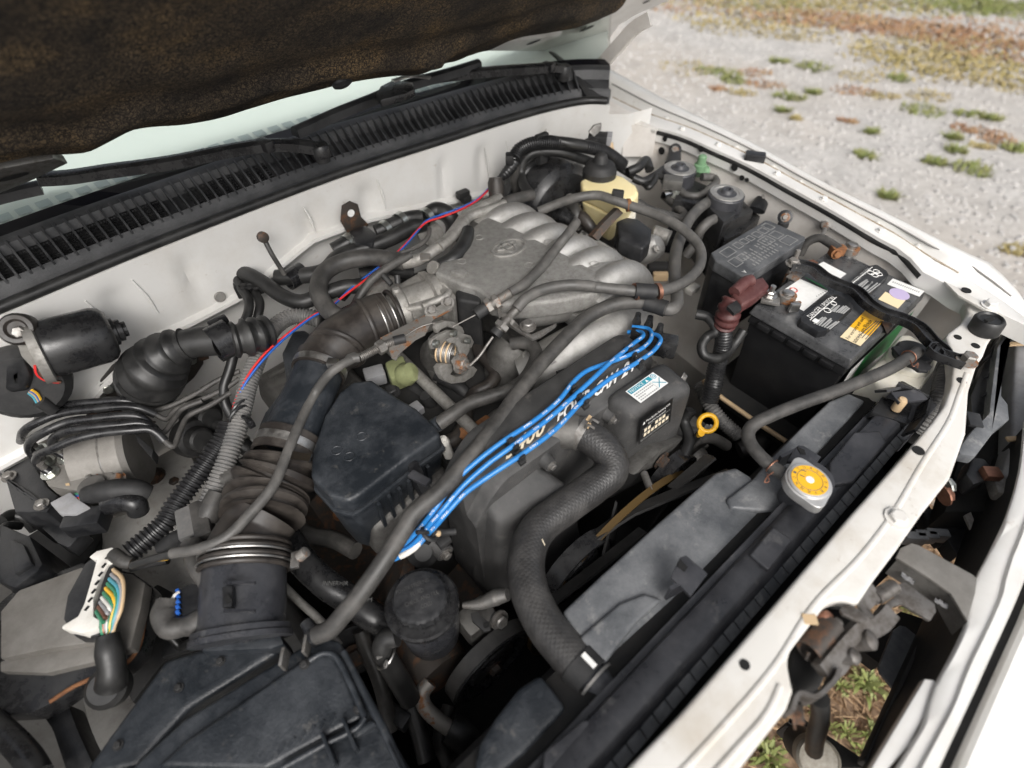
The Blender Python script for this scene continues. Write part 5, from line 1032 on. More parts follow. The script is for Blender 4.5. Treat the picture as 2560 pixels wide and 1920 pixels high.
box('symbol', bq_(1035, 905, .0128), (.010, .008, .0005), 'ink_white', v1)
textfit('lettering', 'DANGER / POISON', bq_(1420, 520, .0126), bX, bY, .066, .0075, 'ink_grey', v2); strap('print', [bq_(1340, 590, .0126), bq_(1525, 440, .0126)], .0012, .0003, Z_, 'ink_white', v2, res=1)
for i in range(7): strap('print', [bq_(1370+20*i, 620+7*i, .0125), bq_(1370+20*i+rnd.uniform(60, 110), 620+7*i-rnd.uniform(55, 95), .0125)], .0022, .0003, Z_, 'ink_grey', v2, res=1)
for x, y in ((1510, 490), (1560, 480), (1580, 500), (1545, 510)): torus('symbol', bq_(x, y, .0126), Z_, .0055, .0007, 'ink_white', v2, 18, 4)
def blabel(name, L, m, dz=.0006): return prism(name, [bq_(x, y, dz) for x, y in L], V(0, 0, .0003), m, t)
blabel('label', [(680, 690), (900, 545), (1140, 650), (930, 822)], 'label_white'); blabel('label_stripe', [(935, 525), (1080, 590), (1140, 640), (1040, 590)], 'label_green', .0011)
torus('emblem', bq_(843, 640, .0012), Z_, .006, .0012, 'label_red', t, 14, 4)
for i in range(6): strap('print', [bq_(1040+18*i, 695-10*i, .0012), bq_(1048+18*i, 690-10*i, .0012)], .002, .0002, Z_, 'ink_grey', t, res=1)
blabel('label', [(1020, 440), (1100, 395), (1300, 500), (1220, 560)], 'label_white'); blabel('label_stripe', [(970, 385), (1010, 375), (1060, 405), (1030, 420)], 'copper', .0006); blabel('label_stripe', [(1160, 520), (1220, 560), (1250, 545), (1180, 515)], 'label_cream', .0012)
blabel('barcode_label', [(1650, 590), (1700, 540), (1975, 650), (1930, 698)], 'label_white')
for i in range(14): strap('print', [bq_(1700+17*i, 575+6.5*i, .0011), bq_(1700+17*i+8, 567+6.5*i, .0011)], .0018, .0002, Z_, 'ink_grey', t, res=1)
blabel('label', [(1575, 720), (1635, 655), (1810, 730), (1745, 800)], 'label_cream'); lathe('seal', [(.016, 0), (.016, .0003), (0, .0004)], bq_(1757, 675, .0010), Z_, 'label_lilac', t, 24)
blabel('warranty_label', [(1245, 1045), (1460, 818), (1625, 905), (1420, 1125)], 'label_yellow'); blabel('warranty_label_fade', [(1245, 1045), (1330, 955), (1500, 1040), (1420, 1125)], 'label_cream', .0011)
for i, s_ in enumerate(('For warranty and used', 'batteries to Costco Wholesale')):
    a_ = bq_(1300+50*i+12, 1062+28*i, .0016); b2_ = bq_(1450+58*i, 880+18*i, .0016); textfit('lettering', s_, (a_+b2_)/2, b2_-a_, Y_, (b2_-a_).length, .0075, 'ink_black', t)
for i in range(3): strap('print', [bq_(1400+32*i, 1085+10*i-40, .0016), bq_(1560+18*i, 925+4*i-20, .0016)], .0012, .0002, Z_, 'ink_dark', t, res=1)
# front side label of the battery (white and green)
fy = by0-.0016
from_data('side_label', [V(.80, fy, .925), V(1.02, fy, .925), V(1.02, fy, .79), V(.80, fy, .79)], [(0, 1, 2, 3)], 'label_white', t, smooth=False)
from_data('side_label_stripe', [V(.845, fy-.001, .925), V(1.02, fy-.001, .925), V(1.02, fy-.001, .83), V(.90, fy-.001, .86), V(.845, fy-.001, .80)], [(0, 1, 2, 3, 4)], 'label_green', t, smooth=False)
for c_, s_ in ((bq_(765, 750), 1), (bq_(1315, 330), 1)):
    lathe('post', [(.012, 0), (.012, .004), (.0095, .004), (.0088, .022), (.007, .023), (0, .0232)], c_, Z_, 'steel', t, 24)
# terminals and clamps
t = T('battery_terminal', 'corroded battery clamp on the post beside the maroon cover', 'battery terminal')
q = bq_(765, 750); ring('clamp_ring', q+V(0, 0, .012), Z_, .0095, .012, .0045, 'rusty_steel', t); box('clamp_ear', bq_(850, 790, .012), (.016, .006, .016), 'steel', t, ax=(V(.8, -.6, 0), V(.6, .8, 0), Z_), bev=.001); box('clamp_ear', bq_(865, 770, .012), (.012, .005, .014), 'rusty_steel', t, ax=(V(.8, -.6, 0), V(.6, .8, 0), Z_), bev=.001)
box('strap_plate', bq_(640, 710, .010), (.03, .03, .006), 'steel_dull', t, ax=(V(.8, .5, 0), V(-.5, .8, 0), Z_), bev=.001); hexbolt('stud_nut', bq_(635, 690, .014), Z_, .008, 'steel', t, h=.010); lathe('stud', [(.0045, 0), (.0045, .02), (0, .021)], bq_(635, 690, .014), Z_, 'steel', t, 12)
t = T('battery_terminal', 'rusty green corroded battery clamp on the post by the inner wing', 'battery terminal')
q = bq_(1315, 330); ring('clamp_ring', q+V(0, 0, .010), Z_, .0095, .012, .005, 'rusty_steel', t); box('clamp_ear', bq_(1220, 300, .012), (.026, .014, .018), 'rust', t, ax=(V(.8, -.5, 0), V(.5, .8, 0), Z_), bev=.002); hexbolt('clamp_bolt', bq_(1215, 325, .014), V(-.6, -.7, .2), .007, 'rust', t)
tube('lead', [bq_(1230, 290, .016), bq_(1150, 230, .018), bq_(1060, 190, .018), bq_(960, 230, .005), bq_(900, 330, -.02)], [.009, .008, .008, .008, .008], 'rubber', t, seg=12)
tube('earth_wire', [bq_(1050, 190, .018), p('K', 1090, 160, .975), p('K', 1115, 110, .975)], .004, 'steel_dull', t, seg=8); hexbolt('earth_bolt', p('K', 1125, 75, .972), V(-1, 0, .3), .008, 'rusty_steel', t)
t = T('terminal_cover', 'maroon rubber terminal cover flipped back beside the battery', 'terminal cover')
hexa('cap', [p('K', x, y, .988) for x, y in ((310, 665), (420, 560), (580, 520), (640, 600), (520, 700), (400, 770))], [p('K', x, y, .988)+V(0, 0, -.02) for x, y in ((310, 665), (420, 560), (580, 520), (640, 600), (520, 700), (400, 770))], 'maroon', t, bev=.005, seg=3); tube('ridge', pl('K', [(330, 660, .990), (430, 570, .994), (480, 555, .994)]), .010, 'maroon', t, seg=12)
tube('boot', pl('K', [(330, 720, .975), (290, 800, .962), (270, 880, .945), (240, 950, .925)]), [.018, .018, .019, .016], 'maroon', t, seg=16, corr=(.011, .0016)); hexa('boot_mouth', pl('K', [(270, 780), (370, 715), (395, 800), (330, 840)], .985), [q_+V(0, 0, -.006) for q_ in pl('K', [(270, 780), (370, 715), (395, 800), (330, 840)], .985)], 'black_dull', t)
hose('battery_lead', 'thick black battery lead dropping from the maroon cover beside the battery', 'cable', pl('K', [(240, 940, .925), (240, 1060, .90), (220, 1180, .87), (180, 1300, .84), (150, 1450, .81), (110, 1600, .78)]), [.013, .014, .014, .015, .016, .016], 'loom_black', corr=(.005, .0008), seg=14)
hose('battery_lead', 'black cable looping from the maroon cover towards the engine', 'cable', pl('K', [(0, 850, .93), (90, 870, .93), (150, 930, .925), (170, 1000, .915), (100, 1040, .905), (50, 1120, .895), (70, 1200, .885), (200, 1230, .875), (320, 1120, .88), (410, 990, .90)]), .0085, 'rubber_dark', seg=12)
# hold-down bar
t = T('battery_hold_down', 'curved black steel bar clamping the battery down across its top', 'battery clamp')
hb = [('K', 800, 425, .982), ('K', 900, 425, .982), ('K', 1010, 455, .981), ('K', 1110, 530, .976), ('K', 1230, 590, .974), ('K', 1380, 650, .974), ('K', 1490, 760, .974), ('K', 1620, 840, .975), ('K', 1790, 895, .976), ('K', 1920, 960, .978), ('K', 2030, 1080, .978), ('K', 2130, 1170, .980), ('G', 1640, 620, .985), ('G', 1730, 655, .985), ('G', 1820, 685, .985)]
sweep('bar', [p(*q) for q in hb], [(-.0125, -.004), (.0125, -.004), (.0125, .009), (.0105, .009), (.0105, -.0015), (-.0105, -.0015), (-.0105, .004), (-.0125, .004)], Z_, 'black_gloss', t, res=6)
hexbolt('end_bolt', p('G', 1840, 678, .983), Z_, .010, 'rusty_steel', t, h=.014); hexbolt('end_nut', p('K', 835, 415, .984), Z_, .009, 'rusty_steel', t, h=.010); lathe('j_bolt', [(.004, -.1), (.004, .02), (0, .021)], p('K', 850, 380, .985), Z_, 'rusty_steel', t, 10)
prism('edge_hook', [bq_(775, 530, .003), bq_(860, 475, .003), bq_(950, 505, .003), bq_(860, 570, .003)], V(0, 0, .0025), 'rusty_steel', t); hexa('edge_hook', [bq_(1600, 905, .004), bq_(1690, 925, .004), bq_(1700, 970, .004), bq_(1650, 1020, .004)], [bq_(1600, 905, -.004), bq_(1690, 925, -.004), bq_(1700, 970, -.004), bq_(1650, 1020, -.03)], 'rusty_dark', t, bev=.001)
t = T('battery_tray', 'shallow tan and black tray under the battery', 'tray')
hexa('tray', [V(.745, .09, .765), V(1.06, .09, .765), V(1.06, .315, .765), V(.745, .315, .765)], [V(.75, .095, .745), V(1.055, .095, .745), V(1.055, .31, .745), V(.75, .31, .745)], 'deep_black', t, bev=.003)
tube('rim', [V(.752, .315, .772), V(.745, .30, .772), V(.745, .10, .772), V(.752, .088, .772), V(.90, .088, .772)], .0045, 'tan_wire', t, seg=8, res=4)
hexa('stand', [V(.77, .10, .744), V(1.05, .10, .744), V(1.05, .31, .744), V(.77, .31, .744)], [V(.80, .12, .5), V(1.04, .12, .5), V(1.04, .3, .5), V(.80, .3, .5)], 'deep_black', t)
# ---- coolant overflow tank
t = T('coolant_tank', 'cream plastic coolant overflow tank squeezed between battery and radiator support', 'tank')
o1 = pl('G', [(1210, 730), (1290, 660), (1420, 500), (1480, 500), (1640, 600), (1670, 660), (1640, 730), (1570, 830), (1500, 900), (1300, 870)], .925)
hexa('tank', o1, [q_+V(0, 0, -.2) for q_ in o1], 'reservoir_white', t, bev=.010, seg=3); lathe('neck', [(.032, -.03), (.032, 0), (.025, .008), (.025, .014)], p('G', 1480, 660, .935), Z_, 'reservoir_white', t, 28)
cp = lathe('cap', [(.0265, 0), (.0265, .012), (.024, .015), (0, .017)], p('G', 1480, 655, .946), V(.05, 0, 1), 'black_plastic', t, 28); prism('cap_wing', pl('G', [(1365, 580), (1400, 575), (1450, 610), (1580, 680), (1625, 710), (1600, 738), (1540, 735), (1430, 660), (1395, 620)], .962), V(0, 0, -.006), 'black_plastic', t, bev=.0015)
t = T('overflow_hose', 'grey rubber hose curving from coolant tank to radiator cap', 'hose')
oh = [('G', 1530, 615, .972), ('G', 1460, 660, .975), ('G', 1350, 725, .978), ('G', 1200, 790, .978), ('G', 1000, 870, .976), ('G', 800, 940, .972), ('G', 600, 1020, .967), ('G', 480, 1080, .962), ('G', 440, 1130, .958), ('G', 450, 1200, .955), ('G', 510, 1280, .953), ('G', 600, 1360, .952), ('G', 680, 1410, .954)]
tube('hose', [p(*q_) for q_ in oh], .0088, 'rubber', t, seg=16); torus('wire_clip', p('G', 1470, 650, .975), p('G', 1530, 615, .972)-p('G', 1460, 660, .975), .0098, .0011, 'copper', t, 20, 6); tube('clip_tail', pl('G', [(1480, 670, .985), (1500, 710, .985), (1530, 690, .985), (1525, 720, .982)]), .001, 'copper', t, seg=6)
torus('wire_clip', p('G', 590, 1350, .952), p('G', 600, 1360, .952)-p('G', 510, 1280, .953), .0098, .001, 'copper', t, 20, 6); tube('clip_tail', pl('G', [(600, 1390, .96), (560, 1420, .958), (545, 1455, .955), (570, 1450, .955), (560, 1400, .957)]), .001, 'copper', t, seg=6)
t = T('dipstick', 'oil dipstick with a yellow ring handle', 'dipstick')
torus('ring_handle', p('G', 178, 1075, .862), V(-.55, -.55, .62), .0135, .0039, 'yellow_plastic', t, 28, 10); tube('tab', [p('G', 140, 1130, .855), p('G', 118, 1150, .845)], [.010, .006], 'yellow_plastic', t, seg=10, flat=.6); tube('rod', [p('G', 120, 1150, .845), p('G', 60, 1220, .80), p('G', 20, 1300, .74)], .006, 'rubber_dark', t, seg=8)
# loose pieces down by the inner wing
hose('wiring_conduit', 'dusty ribbed conduit beside the coolant tank at the radiator support', 'conduit', pl('G', [(1750, 640, .95), (1720, 740, .94), (1690, 850, .93), (1660, 960, .92), (1600, 1060, .90), (1540, 1120, .88)]), .0135, 'loom_grey', corr=(.005, .001), seg=14)
t = T('wing_connector', 'dark wiring connector with an amber tab below the last runner', 'connector')
box('plug', p('N', 1270, 1350, .84), (.05, .022, .024), 'black_dull', t, ax=(V(.75, -.65, 0), V(.65, .75, 0), Z_), bev=.004); box('amber_tab', p('N', 1280, 1420, .84), (.032, .014, .018), 'tan_wire', t, ax=(V(.75, -.65, 0), V(.65, .75, 0), Z_), bev=.003); box('white_tab', p('N', 1560, 1530, .86), (.03, .016, .012), 'white_plastic', t, bev=.002)
# ================================================================== PASSENGER SIDE OF THE BAY
# ---- wiper motor
t = T('wiper_motor', 'black cylindrical wiper motor with gearbox bolted to the firewall', 'wiper motor')
def w(x, y, Y=.832): return pY('D', x, y, Y)
def wl(L): return [w(q[0], q[1]) for q in L]
a0, a1 = w(300, 600), w(720, 490); ax_ = (a1-a0).normalized(); L = (a1-a0).length
lathe('motor_can', [(.038, -.004), (.040, 0), (.0405, L*.80), (.037, L*.93), (.030, L*1.0), (.020, L*1.01), (.020, L*1.06), (.016, L*1.08), (.016, L*1.16), (.011, L*1.18), (.011, L*1.24), (0, L*1.25)], a0, ax_, 'black_gloss', t, 36)
q0 = w(245, 620); lathe('gear_flange', [(.030, -.006), (.044, -.006), (.044, .005), (.040, .007)], q0, ax_, 'alu_dusty', t, 28)
lathe('gearbox', [(.0, -.012), (.050, -.012), (.054, -.004), (.054, .012), (.044, .022), (0, .024)], w(165, 800, .862), V(-.1, -.95, .25), 'black_dull', t, 32)
hexa('socket', wl([(35, 700), (150, 660), (190, 760), (170, 850), (30, 860)]), [q+V(0, .02, -.03) for q in wl([(35, 700), (150, 660), (190, 760), (170, 850), (30, 860)])], 'black_plastic', t, bev=.004); hexa('socket_plug', wl([(65, 745), (130, 740), (135, 830), (75, 835)]), [q+V(0, .015, -.03) for q in wl([(65, 745), (130, 740), (135, 830), (75, 835)])], 'black_dull', t, bev=.003)
hexa('mount_arm', wl([(90, 520), (200, 470), (250, 480), (330, 760), (280, 800), (130, 640)]), [q+V(0, .012, -.02) for q in wl([(90, 520), (200, 470), (250, 480), (330, 760), (280, 800), (130, 640)])], 'alu_dusty', t, bev=.004)
gq = w(110, 470); lathe('grommet', [(.021, -.02), (.021, 0), (.018, .005), (.013, .005), (.010, .001), (0, .001)], gq, V(-.1, -.75, .6), 'rubber_brown', t, 28); hexbolt('mount_bolt', w(130, 490), V(-.1, -.75, .6), .008, 'steel_dull', t, h=.010)
prism('copper_tag', wl([(250, 690), (320, 680), (335, 730), (265, 740)]), V(0, 0, -.003), 'copper', t, bev=.0005)
for i, (m, o_) in enumerate((('red_wire', 0), ('rubber_dark', 10), ('copper', 20))): tube('wire', wl([(225+o_, 700, .955), (240+o_, 760, .952), (300+o_, 800, .95), (380+o_//2, 812, .945)]), .0022, m, t, seg=6)
for i, m in enumerate(('teal_wire', 'tan_wire', 'blue_wire', 'yellow_wire')): tube('wire', wl([(185+6*i, 880-6*i, .952), (215+7*i, 905-7*i, .95), (240+7*i, 945-6*i, .945)]), .0022, m, t, seg=6)
tube('wire_sleeve', wl([(250, 930, .945), (300, 960, .94), (340, 990, .93)]), .009, 'black_dull', t, seg=10)
for x, y in ((400, 848), (45, 968), (15, 690)): hexbolt('cover_screw', p('D', x, y, .945), V(-.2, -.8, .5), .006, 'steel_dull', t, h=.004)
# ---- harness boot through the firewall
t = T('harness_boot', 'ribbed black rubber boot on an oval flange in the firewall', 'rubber boot')
FP, FNn = V(0, .892, .9), V(0, -1, .12).normalized()
def pf2(x, y, off=0): return pN('D', x, y, FP+FNn*off, FNn)
fl = [(640, 800), (720, 700), (820, 620), (960, 570), (1150, 590), (1300, 620), (1310, 690), (1250, 780), (1150, 870), (1000, 930), (850, 945), (680, 900)]
hexa('flange', [pf2(x, y, .006) for x, y in fl], [pf2(x, y, -.006) for x, y in fl], 'rubber_brown', t, bev=.003)
qh = pf2(960, 790, .006); lathe('recess', [(.046, 0), (.044, .003), (.040, .0015), (0, .001)], qh, FNn, 'deep_black', t, 30)
bp = [pf2(960, 800, -.004), p('D', 990, 740, .945), p('D', 1050, 660, .965), p('D', 1120, 600, .98), p('D', 1200, 565, .985)]
tube('boot', bp, [.048, .044, .037, .028, .022], 'rubber_dark', t, seg=28, res=10, corr=(.0165, .0032))
tube('sleeve', pl('D', [(1160, 580, .983), (1260, 555, .987), (1400, 540, .987)]), [.022, .022, .023], 'rubber_dark', t, seg=22); tube('boot_tail', pl('D', [(1480, 545, .985), (1600, 520, .98), (1720, 480, .972)]), [.024, .027, .022], 'rubber_dark', t, seg=22, res=12, corr=(.016, .003))
ring('clamp', p('D', 1430, 545, .987), X_+Y_*.1, .0235, .030, .004, 'black_gloss', t, 28); box('clamp_lock', p('D', 1405, 430, 1.0), (.028, .014, .014), 'black_gloss', t, bev=.003)
for x, y in ((690, 845), (1228, 660)): hexbolt('flange_bolt', pf2(x, y, .007), FNn, .008, 'zinc', t)
prism('brass_tab', [pf2(1190, 620, .010), pf2(1340, 625, .010), pf2(1345, 660, .010), pf2(1260, 690, .010), pf2(1200, 690, .010)], FNn*-.002, 'rusty_dark', t)
# ---- pushrod pads at the wall
for i, (x, y, r_) in enumerate(((1305, 1030, .026), (1250, 1170, .022))):
    t = T('pipe_grommet', ('dark rubber grommet with pipe, nearer the ribbed conduit' if i == 0 else 'smaller dark rubber grommet with pipe beneath its twin'), 'grommet')
    q = p('D', x, y, .80); lathe('grommet', [(.034, -.015), (.034, 0), (.030, .008), (.022, .010), (.020, .03), (.016, .034)], q, V(.25, -.75, .35), 'rubber_dark', t, 26); tube('pipe', [q, q+V(.02, -.06, -.015), q+V(.05, -.13, -.06)], .014, 'rubber_dark', t, seg=14)
    if i == 0: cyl('collar', q+V(.022, -.06, -.017), q+V(.03, -.08, -.026), .016, 'alu_dusty', t)
# ---- ABS unit with brake pipes
t = T('abs_unit', 'grey aluminium brake hydraulic block with a round motor and black base', 'abs unit')
top = pl('D', [(170, 1230), (400, 1130), (480, 1180), (540, 1260), (640, 1390), (770, 1440), (640, 1500), (380, 1540), (310, 1480), (230, 1330)], .865)
tb = pl('D', [(160, 1235), (400, 1130), (540, 1200), (780, 1450), (560, 1520), (310, 1480)], .862)
hexa('valve_block', tb, [q+V(0, 0, -.075) for q in tb], 'ecu_metal', t, bev=.003)
m0, m1 = p('D', 560, 1330, .835), p('D', 900, 1250, .835); lathe('motor', [(.060, 0), (.060, (m1-m0).length*.9), (.054, (m1-m0).length), (.02, (m1-m0).length+.002)], m0, m1-m0, 'ecu_metal', t, 40)
prism('rubber_strip', pl('D', [(860, 1130), (985, 1240), (975, 1300), (880, 1190)], .885), V(0, 0, -.02), 'black_dull', t, bev=.003)
bb = pl('D', [(15, 1380), (190, 1290), (300, 1480), (370, 1540), (300, 1646), (90, 1646)], .845); hexa('base_module', bb, [q+V(0, 0, -.10) for q in bb], 'black_plastic', t, bev=.004)
for x, y in ((430, 1300), (325, 1400), (300, 1330), (250, 1250)):
    q = p('D', x, y, .863); hexbolt('union_nut', q, Z_, .0085, 'zinc', t, h=.010); lathe('union', [(.005, .008), (.005, .025)], q, Z_, 'steel_dull', t, 10)
lathe('rivet', [(.004, 0), (.004, .003), (0, .004)], p('D', 572, 1425, .8635), Z_, 'steel', t, 12); lathe('rivet_hole', [(.004, 0), (.004, .0006), (0, .0005)], p('D', 585, 1452, .8635), Z_, 'hole', t, 12)
prism('rust_stain', pl('D', [(520, 1300), (560, 1310), (590, 1350), (635, 1390), (628, 1415), (590, 1385), (555, 1345)], .8626), V(0, 0, .0006), 'copper', t); prism('cream_mark', pl('D', [(420, 1465), (445, 1460), (450, 1475), (425, 1478)], .8626), V(0, 0, .0006), 'tan_wire', t)
lathe('cable_seal', [(.018, -.01), (.018, .006), (.012, .008)], p('D', 600, 1490, .862), Z_, 'rubber_light', t, 20)
pipes = [([(245, 1070, .875), (265, 1020, .905), (320, 975, .915), (450, 955, .917), (620, 940, .917), (800, 930, .915), (890, 950, .905)], [(890, 950, .905), (990, 990, .885), (1080, 970, .885), (1250, 890, .89), (1400, 800, .90), (1540, 740, .905)], 'topmost'),
         ([(135, 1190, .875), (160, 1120, .905), (260, 1060, .915), (400, 1010, .918), (600, 985, .918), (820, 968, .915), (900, 980, .91), (1000, 1020, .895)], [(1000, 1020, .895), (1070, 1050, .885), (1130, 990, .885), (1300, 920, .888), (1450, 850, .895), (1540, 790, .90)], 'second'),
         ([(240, 1300, .87), (190, 1250, .885), (200, 1190, .905), (290, 1130, .918), (430, 1070, .922), (600, 1045, .922), (820, 1025, .918), (900, 1035, .912), (960, 1075, .90)], [(960, 1075, .90), (1000, 1110, .89), (1040, 1140, .885)], 'third'),
         ([(425, 1290, .87), (350, 1240, .885), (340, 1180, .905), (420, 1130, .918), (560, 1105, .922), (780, 1085, .918), (900, 1075, .914), (980, 1100, .905), (1020, 1150, .895)], [(1020, 1150, .895), (1060, 1130, .89), (1120, 1050, .888), (1170, 985, .888), (1300, 930, .89)], 'fourth'),
         ([(320, 1390, .87), (240, 1330, .885), (250, 1280, .90), (340, 1240, .915), (480, 1180, .922), (650, 1140, .922), (850, 1120, .918), (960, 1115, .912), (1010, 1140, .905), (1060, 1190, .895)], [(1060, 1190, .895), (1110, 1225, .888), (1160, 1120, .886), (1210, 1030, .886), (1350, 960, .888), (1480, 880, .892)], 'lowest')]
for bl, gr, wd in pipes:
    t = T('brake_pipe', 'black sheathed brake pipe, %s of the bunch bent over the hydraulic block' % wd, 'brake pipe', 'brake pipes bent over the hydraulic block')
    tube('sheath', pl('D', bl), .0062, 'black_gloss', t, seg=10, res=6); tube('bare_end', pl('D', gr), .0042, 'rubber', t, seg=8, res=6)
t = T('rust_bracket', 'rusty edged bracket plate behind the brake pipes', 'bracket')
prism('plate', pl('D', [(400, 945), (540, 880), (620, 920), (860, 1030), (1000, 1060), (900, 1110), (600, 1090)], .865), V(0, 0, -.004), 'rusty_dark', t, bev=.001)
t = T('abs_connector', 'grey wiring plug with coloured wires beside the hydraulic block', 'connector')
hexa('plug', pl('D', [(315, 1585), (450, 1515), (500, 1560), (575, 1610), (480, 1659), (380, 1659)], .865), [q+V(0, 0, -.025) for q in pl('D', [(315, 1585), (450, 1515), (500, 1560), (575, 1610), (480, 1659), (380, 1659)], .865)], 'grey_plastic', t, bev=.003)
for i, m in enumerate(('green_wire', 'blue_wire', 'red_wire', 'tan_wire', 'rubber_dark')): tube('wire', pl('D', [(485, 1530+14*i, .858), (530, 1532+11*i, .862), (580, 1535+8*i, .86)]), .0020, m, t, seg=6)
tube('wire_sleeve', pl('D', [(560, 1540, .86), (700, 1510, .868), (850, 1500, .865), (960, 1530, .85)]), [.014, .016, .015, .012], 'black_dull', t, seg=14, lumps=.15)
for i, m in enumerate(('copper', 'tan_wire', 'white_plastic', 'teal_wire', 'blue_wire')): tube('wire', pl('D', [(600+18*i, 1640, .845), (640+16*i, 1620, .85), (700+8*i, 1600+4*i, .852)]), .0022, m, t, seg=6)
tube('wire_sleeve', pl('D', [(690, 1605, .852), (780, 1580, .858), (870, 1590, .856), (890, 1640, .84)]), .014, 'black_gloss', t, seg=14)
box('latch_block', p('H', 560, 60, .845), (.05, .03, .03), 'black_plastic', t, ax=(V(.85, -.5, 0), V(.5, .85, 0), Z_), bev=.004)
t = T('relay_box', 'black plastic relay box at the edge beside the computer', 'relay box')
rb_ = pl('H', [(0, 70), (130, 130), (190, 150), (275, 330), (240, 380), (90, 490), (-40, 440)], .83); hexa('body', rb_, [q+V(0, 0, -.12) for q in rb_], 'black_plastic', t, bev=.006)
t = T('bracket_plate', 'black base bracket below the hydraulic block', 'bracket')
hexa('plate', pl('H', [(160, 0), (250, -20), (540, 120), (440, 230), (370, 200)], .80), [q+V(0, 0, -.03) for q in pl('H', [(160, 0), (250, -20), (540, 120), (440, 230), (370, 200)], .80)], 'black_plastic', t, bev=.003)
# ---- engine computer
t = T('control_unit', 'flat grey metal control unit on a rusty edged black tray', 'control unit')
et = pl('H', [(0, 640), (120, 500), (520, 355), (840, 395), (935, 455), (905, 620), (840, 870), (760, 890), (640, 830), (300, 880), (0, 945)], .825); hexa('case', et, [q+V(0, 0, -.022) for q in et], 'ecu_metal', t, bev=.003)
etl = pl('H', [(-60, 620), (110, 480), (520, 320), (860, 385), (975, 470), (950, 700), (890, 900), (780, 1000), (520, 1100), (330, 1230), (200, 1295), (-60, 1310), (-80, 900)], .800); hexa('tray', etl, [q+V(0, 0, -.035) for q in etl], 'black_gloss', t, bev=.006)
es = pl('H', [(0, 960), (300, 895), (640, 850), (690, 900), (660, 950), (300, 1035), (0, 1025)], .812); prism('case_side', es, V(0, 0, -.02), 'ecu_metal', t, bev=.002)
tube('rust_edge', pl('H', [(940, 560, .802), (925, 720, .802), (880, 890, .802), (790, 990, .802), (640, 1050, .801), (480, 1120, .80), (320, 1220, .80)]), .0028, 'rust', t, seg=8)
hexa('connector_body', pl('H', [(545, 330), (650, 250), (700, 560), (640, 800), (480, 800), (405, 690), (430, 540)], .850), [q+V(0, 0, -.025) for q in pl('H', [(545, 330), (650, 250), (700, 560), (640, 800), (480, 800), (405, 690), (430, 540)], .850)], 'black_plastic', t, bev=.003)
cn = pl('H', [(570, 290), (620, 250), (720, 225), (770, 260), (760, 310), (700, 330), (640, 430), (600, 560), (600, 670), (650, 700), (630, 745), (530, 780), (395, 750), (400, 730), (500, 670), (540, 590), (590, 420), (620, 310)], .862); prism('connector_shell', cn, V(0, 0, -.018), 'white_plastic', t, bev=.003)
for i in range(7): box('slot', p('H', 690-22*i, 290+55*i, .8625), (.003, .006, .0012), 'hole', t, ax=(V(.5, -.86, 0), V(.86, .5, 0), Z_))
hexa('pin_block', pl('H', [(690, 350), (740, 320), (720, 520), (640, 690), (610, 640), (650, 470)], .858), [q+V(0, 0, -.02) for q in pl('H', [(690, 350), (740, 320), (720, 520), (640, 690), (610, 640), (650, 470)], .858)], 'black_dull', t, bev=.002)
cols = ['tan_wire', 'grey_plastic', 'teal_wire', 'green_wire', 'yellow_wire', 'green_wire', 'white_plastic', 'grey_plastic', 'copper', 'green_wire']
for i, m in enumerate(cols):
    x0 = 740-12*i; y0 = 370+30*i; bow = 810-14*i
    tube('wire', pl('H', [(x0-10, y0, .862), (bow-20, y0+70, .872), (bow-30, 620+8*i, .866), (740-9*i, 720+6*i, .858), (720-5*i, 800, .85), (715-2*i, 860, .845)]), .0026, m, t, seg=8, res=6)
tube('wire_sleeve', pl('H', [(695, 790, .848), (705, 900, .840), (720, 1010, .828), (715, 1110, .81)]), [.013, .015, .015, .018], 'rubber_dark', t, seg=16, lumps=.08); lathe('sleeve_grommet', [(.012, -.02), (.024, -.012), (.024, .004), (.018, .010)], p('H', 690, 1130, .80), V(-.1, -.3, .8), 'rubber_dark', t, 22)
tube('top_sleeve', pl('H', [(730, 270, .862), (800, 320, .862), (850, 330, .86)]), .009, 'rubber', t, seg=12); tube('yellow_stripe', pl('H', [(840, 355, .853), (960, 325, .855), (1080, 305, .857)]), .0065, 'loom_black', t, seg=10); tube('yellow_wire', pl('H', [(840, 345, .861), (960, 317, .863), (1080, 297, .864)]), .003, 'yellow_wire', t, seg=6)
# lower fastener and strap
t = T('tray_leg', 'black plastic leg reaching down from the control unit tray', 'bracket')
hexa('leg', pl('H', [(260, 1300), (440, 1230), (500, 1400), (620, 1650), (420, 1680), (330, 1400)], .76), [q+V(0, 0, -.04) for q in pl('H', [(260, 1300), (440, 1230), (500, 1400), (620, 1650), (420, 1680), (330, 1400)], .76)], 'black_plastic', t, bev=.005)
hose('fender_hose', 'dark hose along the passenger wing with a yellow sheen', 'hose', pl('H', [(-60, 1350, .80), (60, 1450, .80), (180, 1580, .80), (250, 1700, .80)]), .014, 'black_gloss', seg=14)
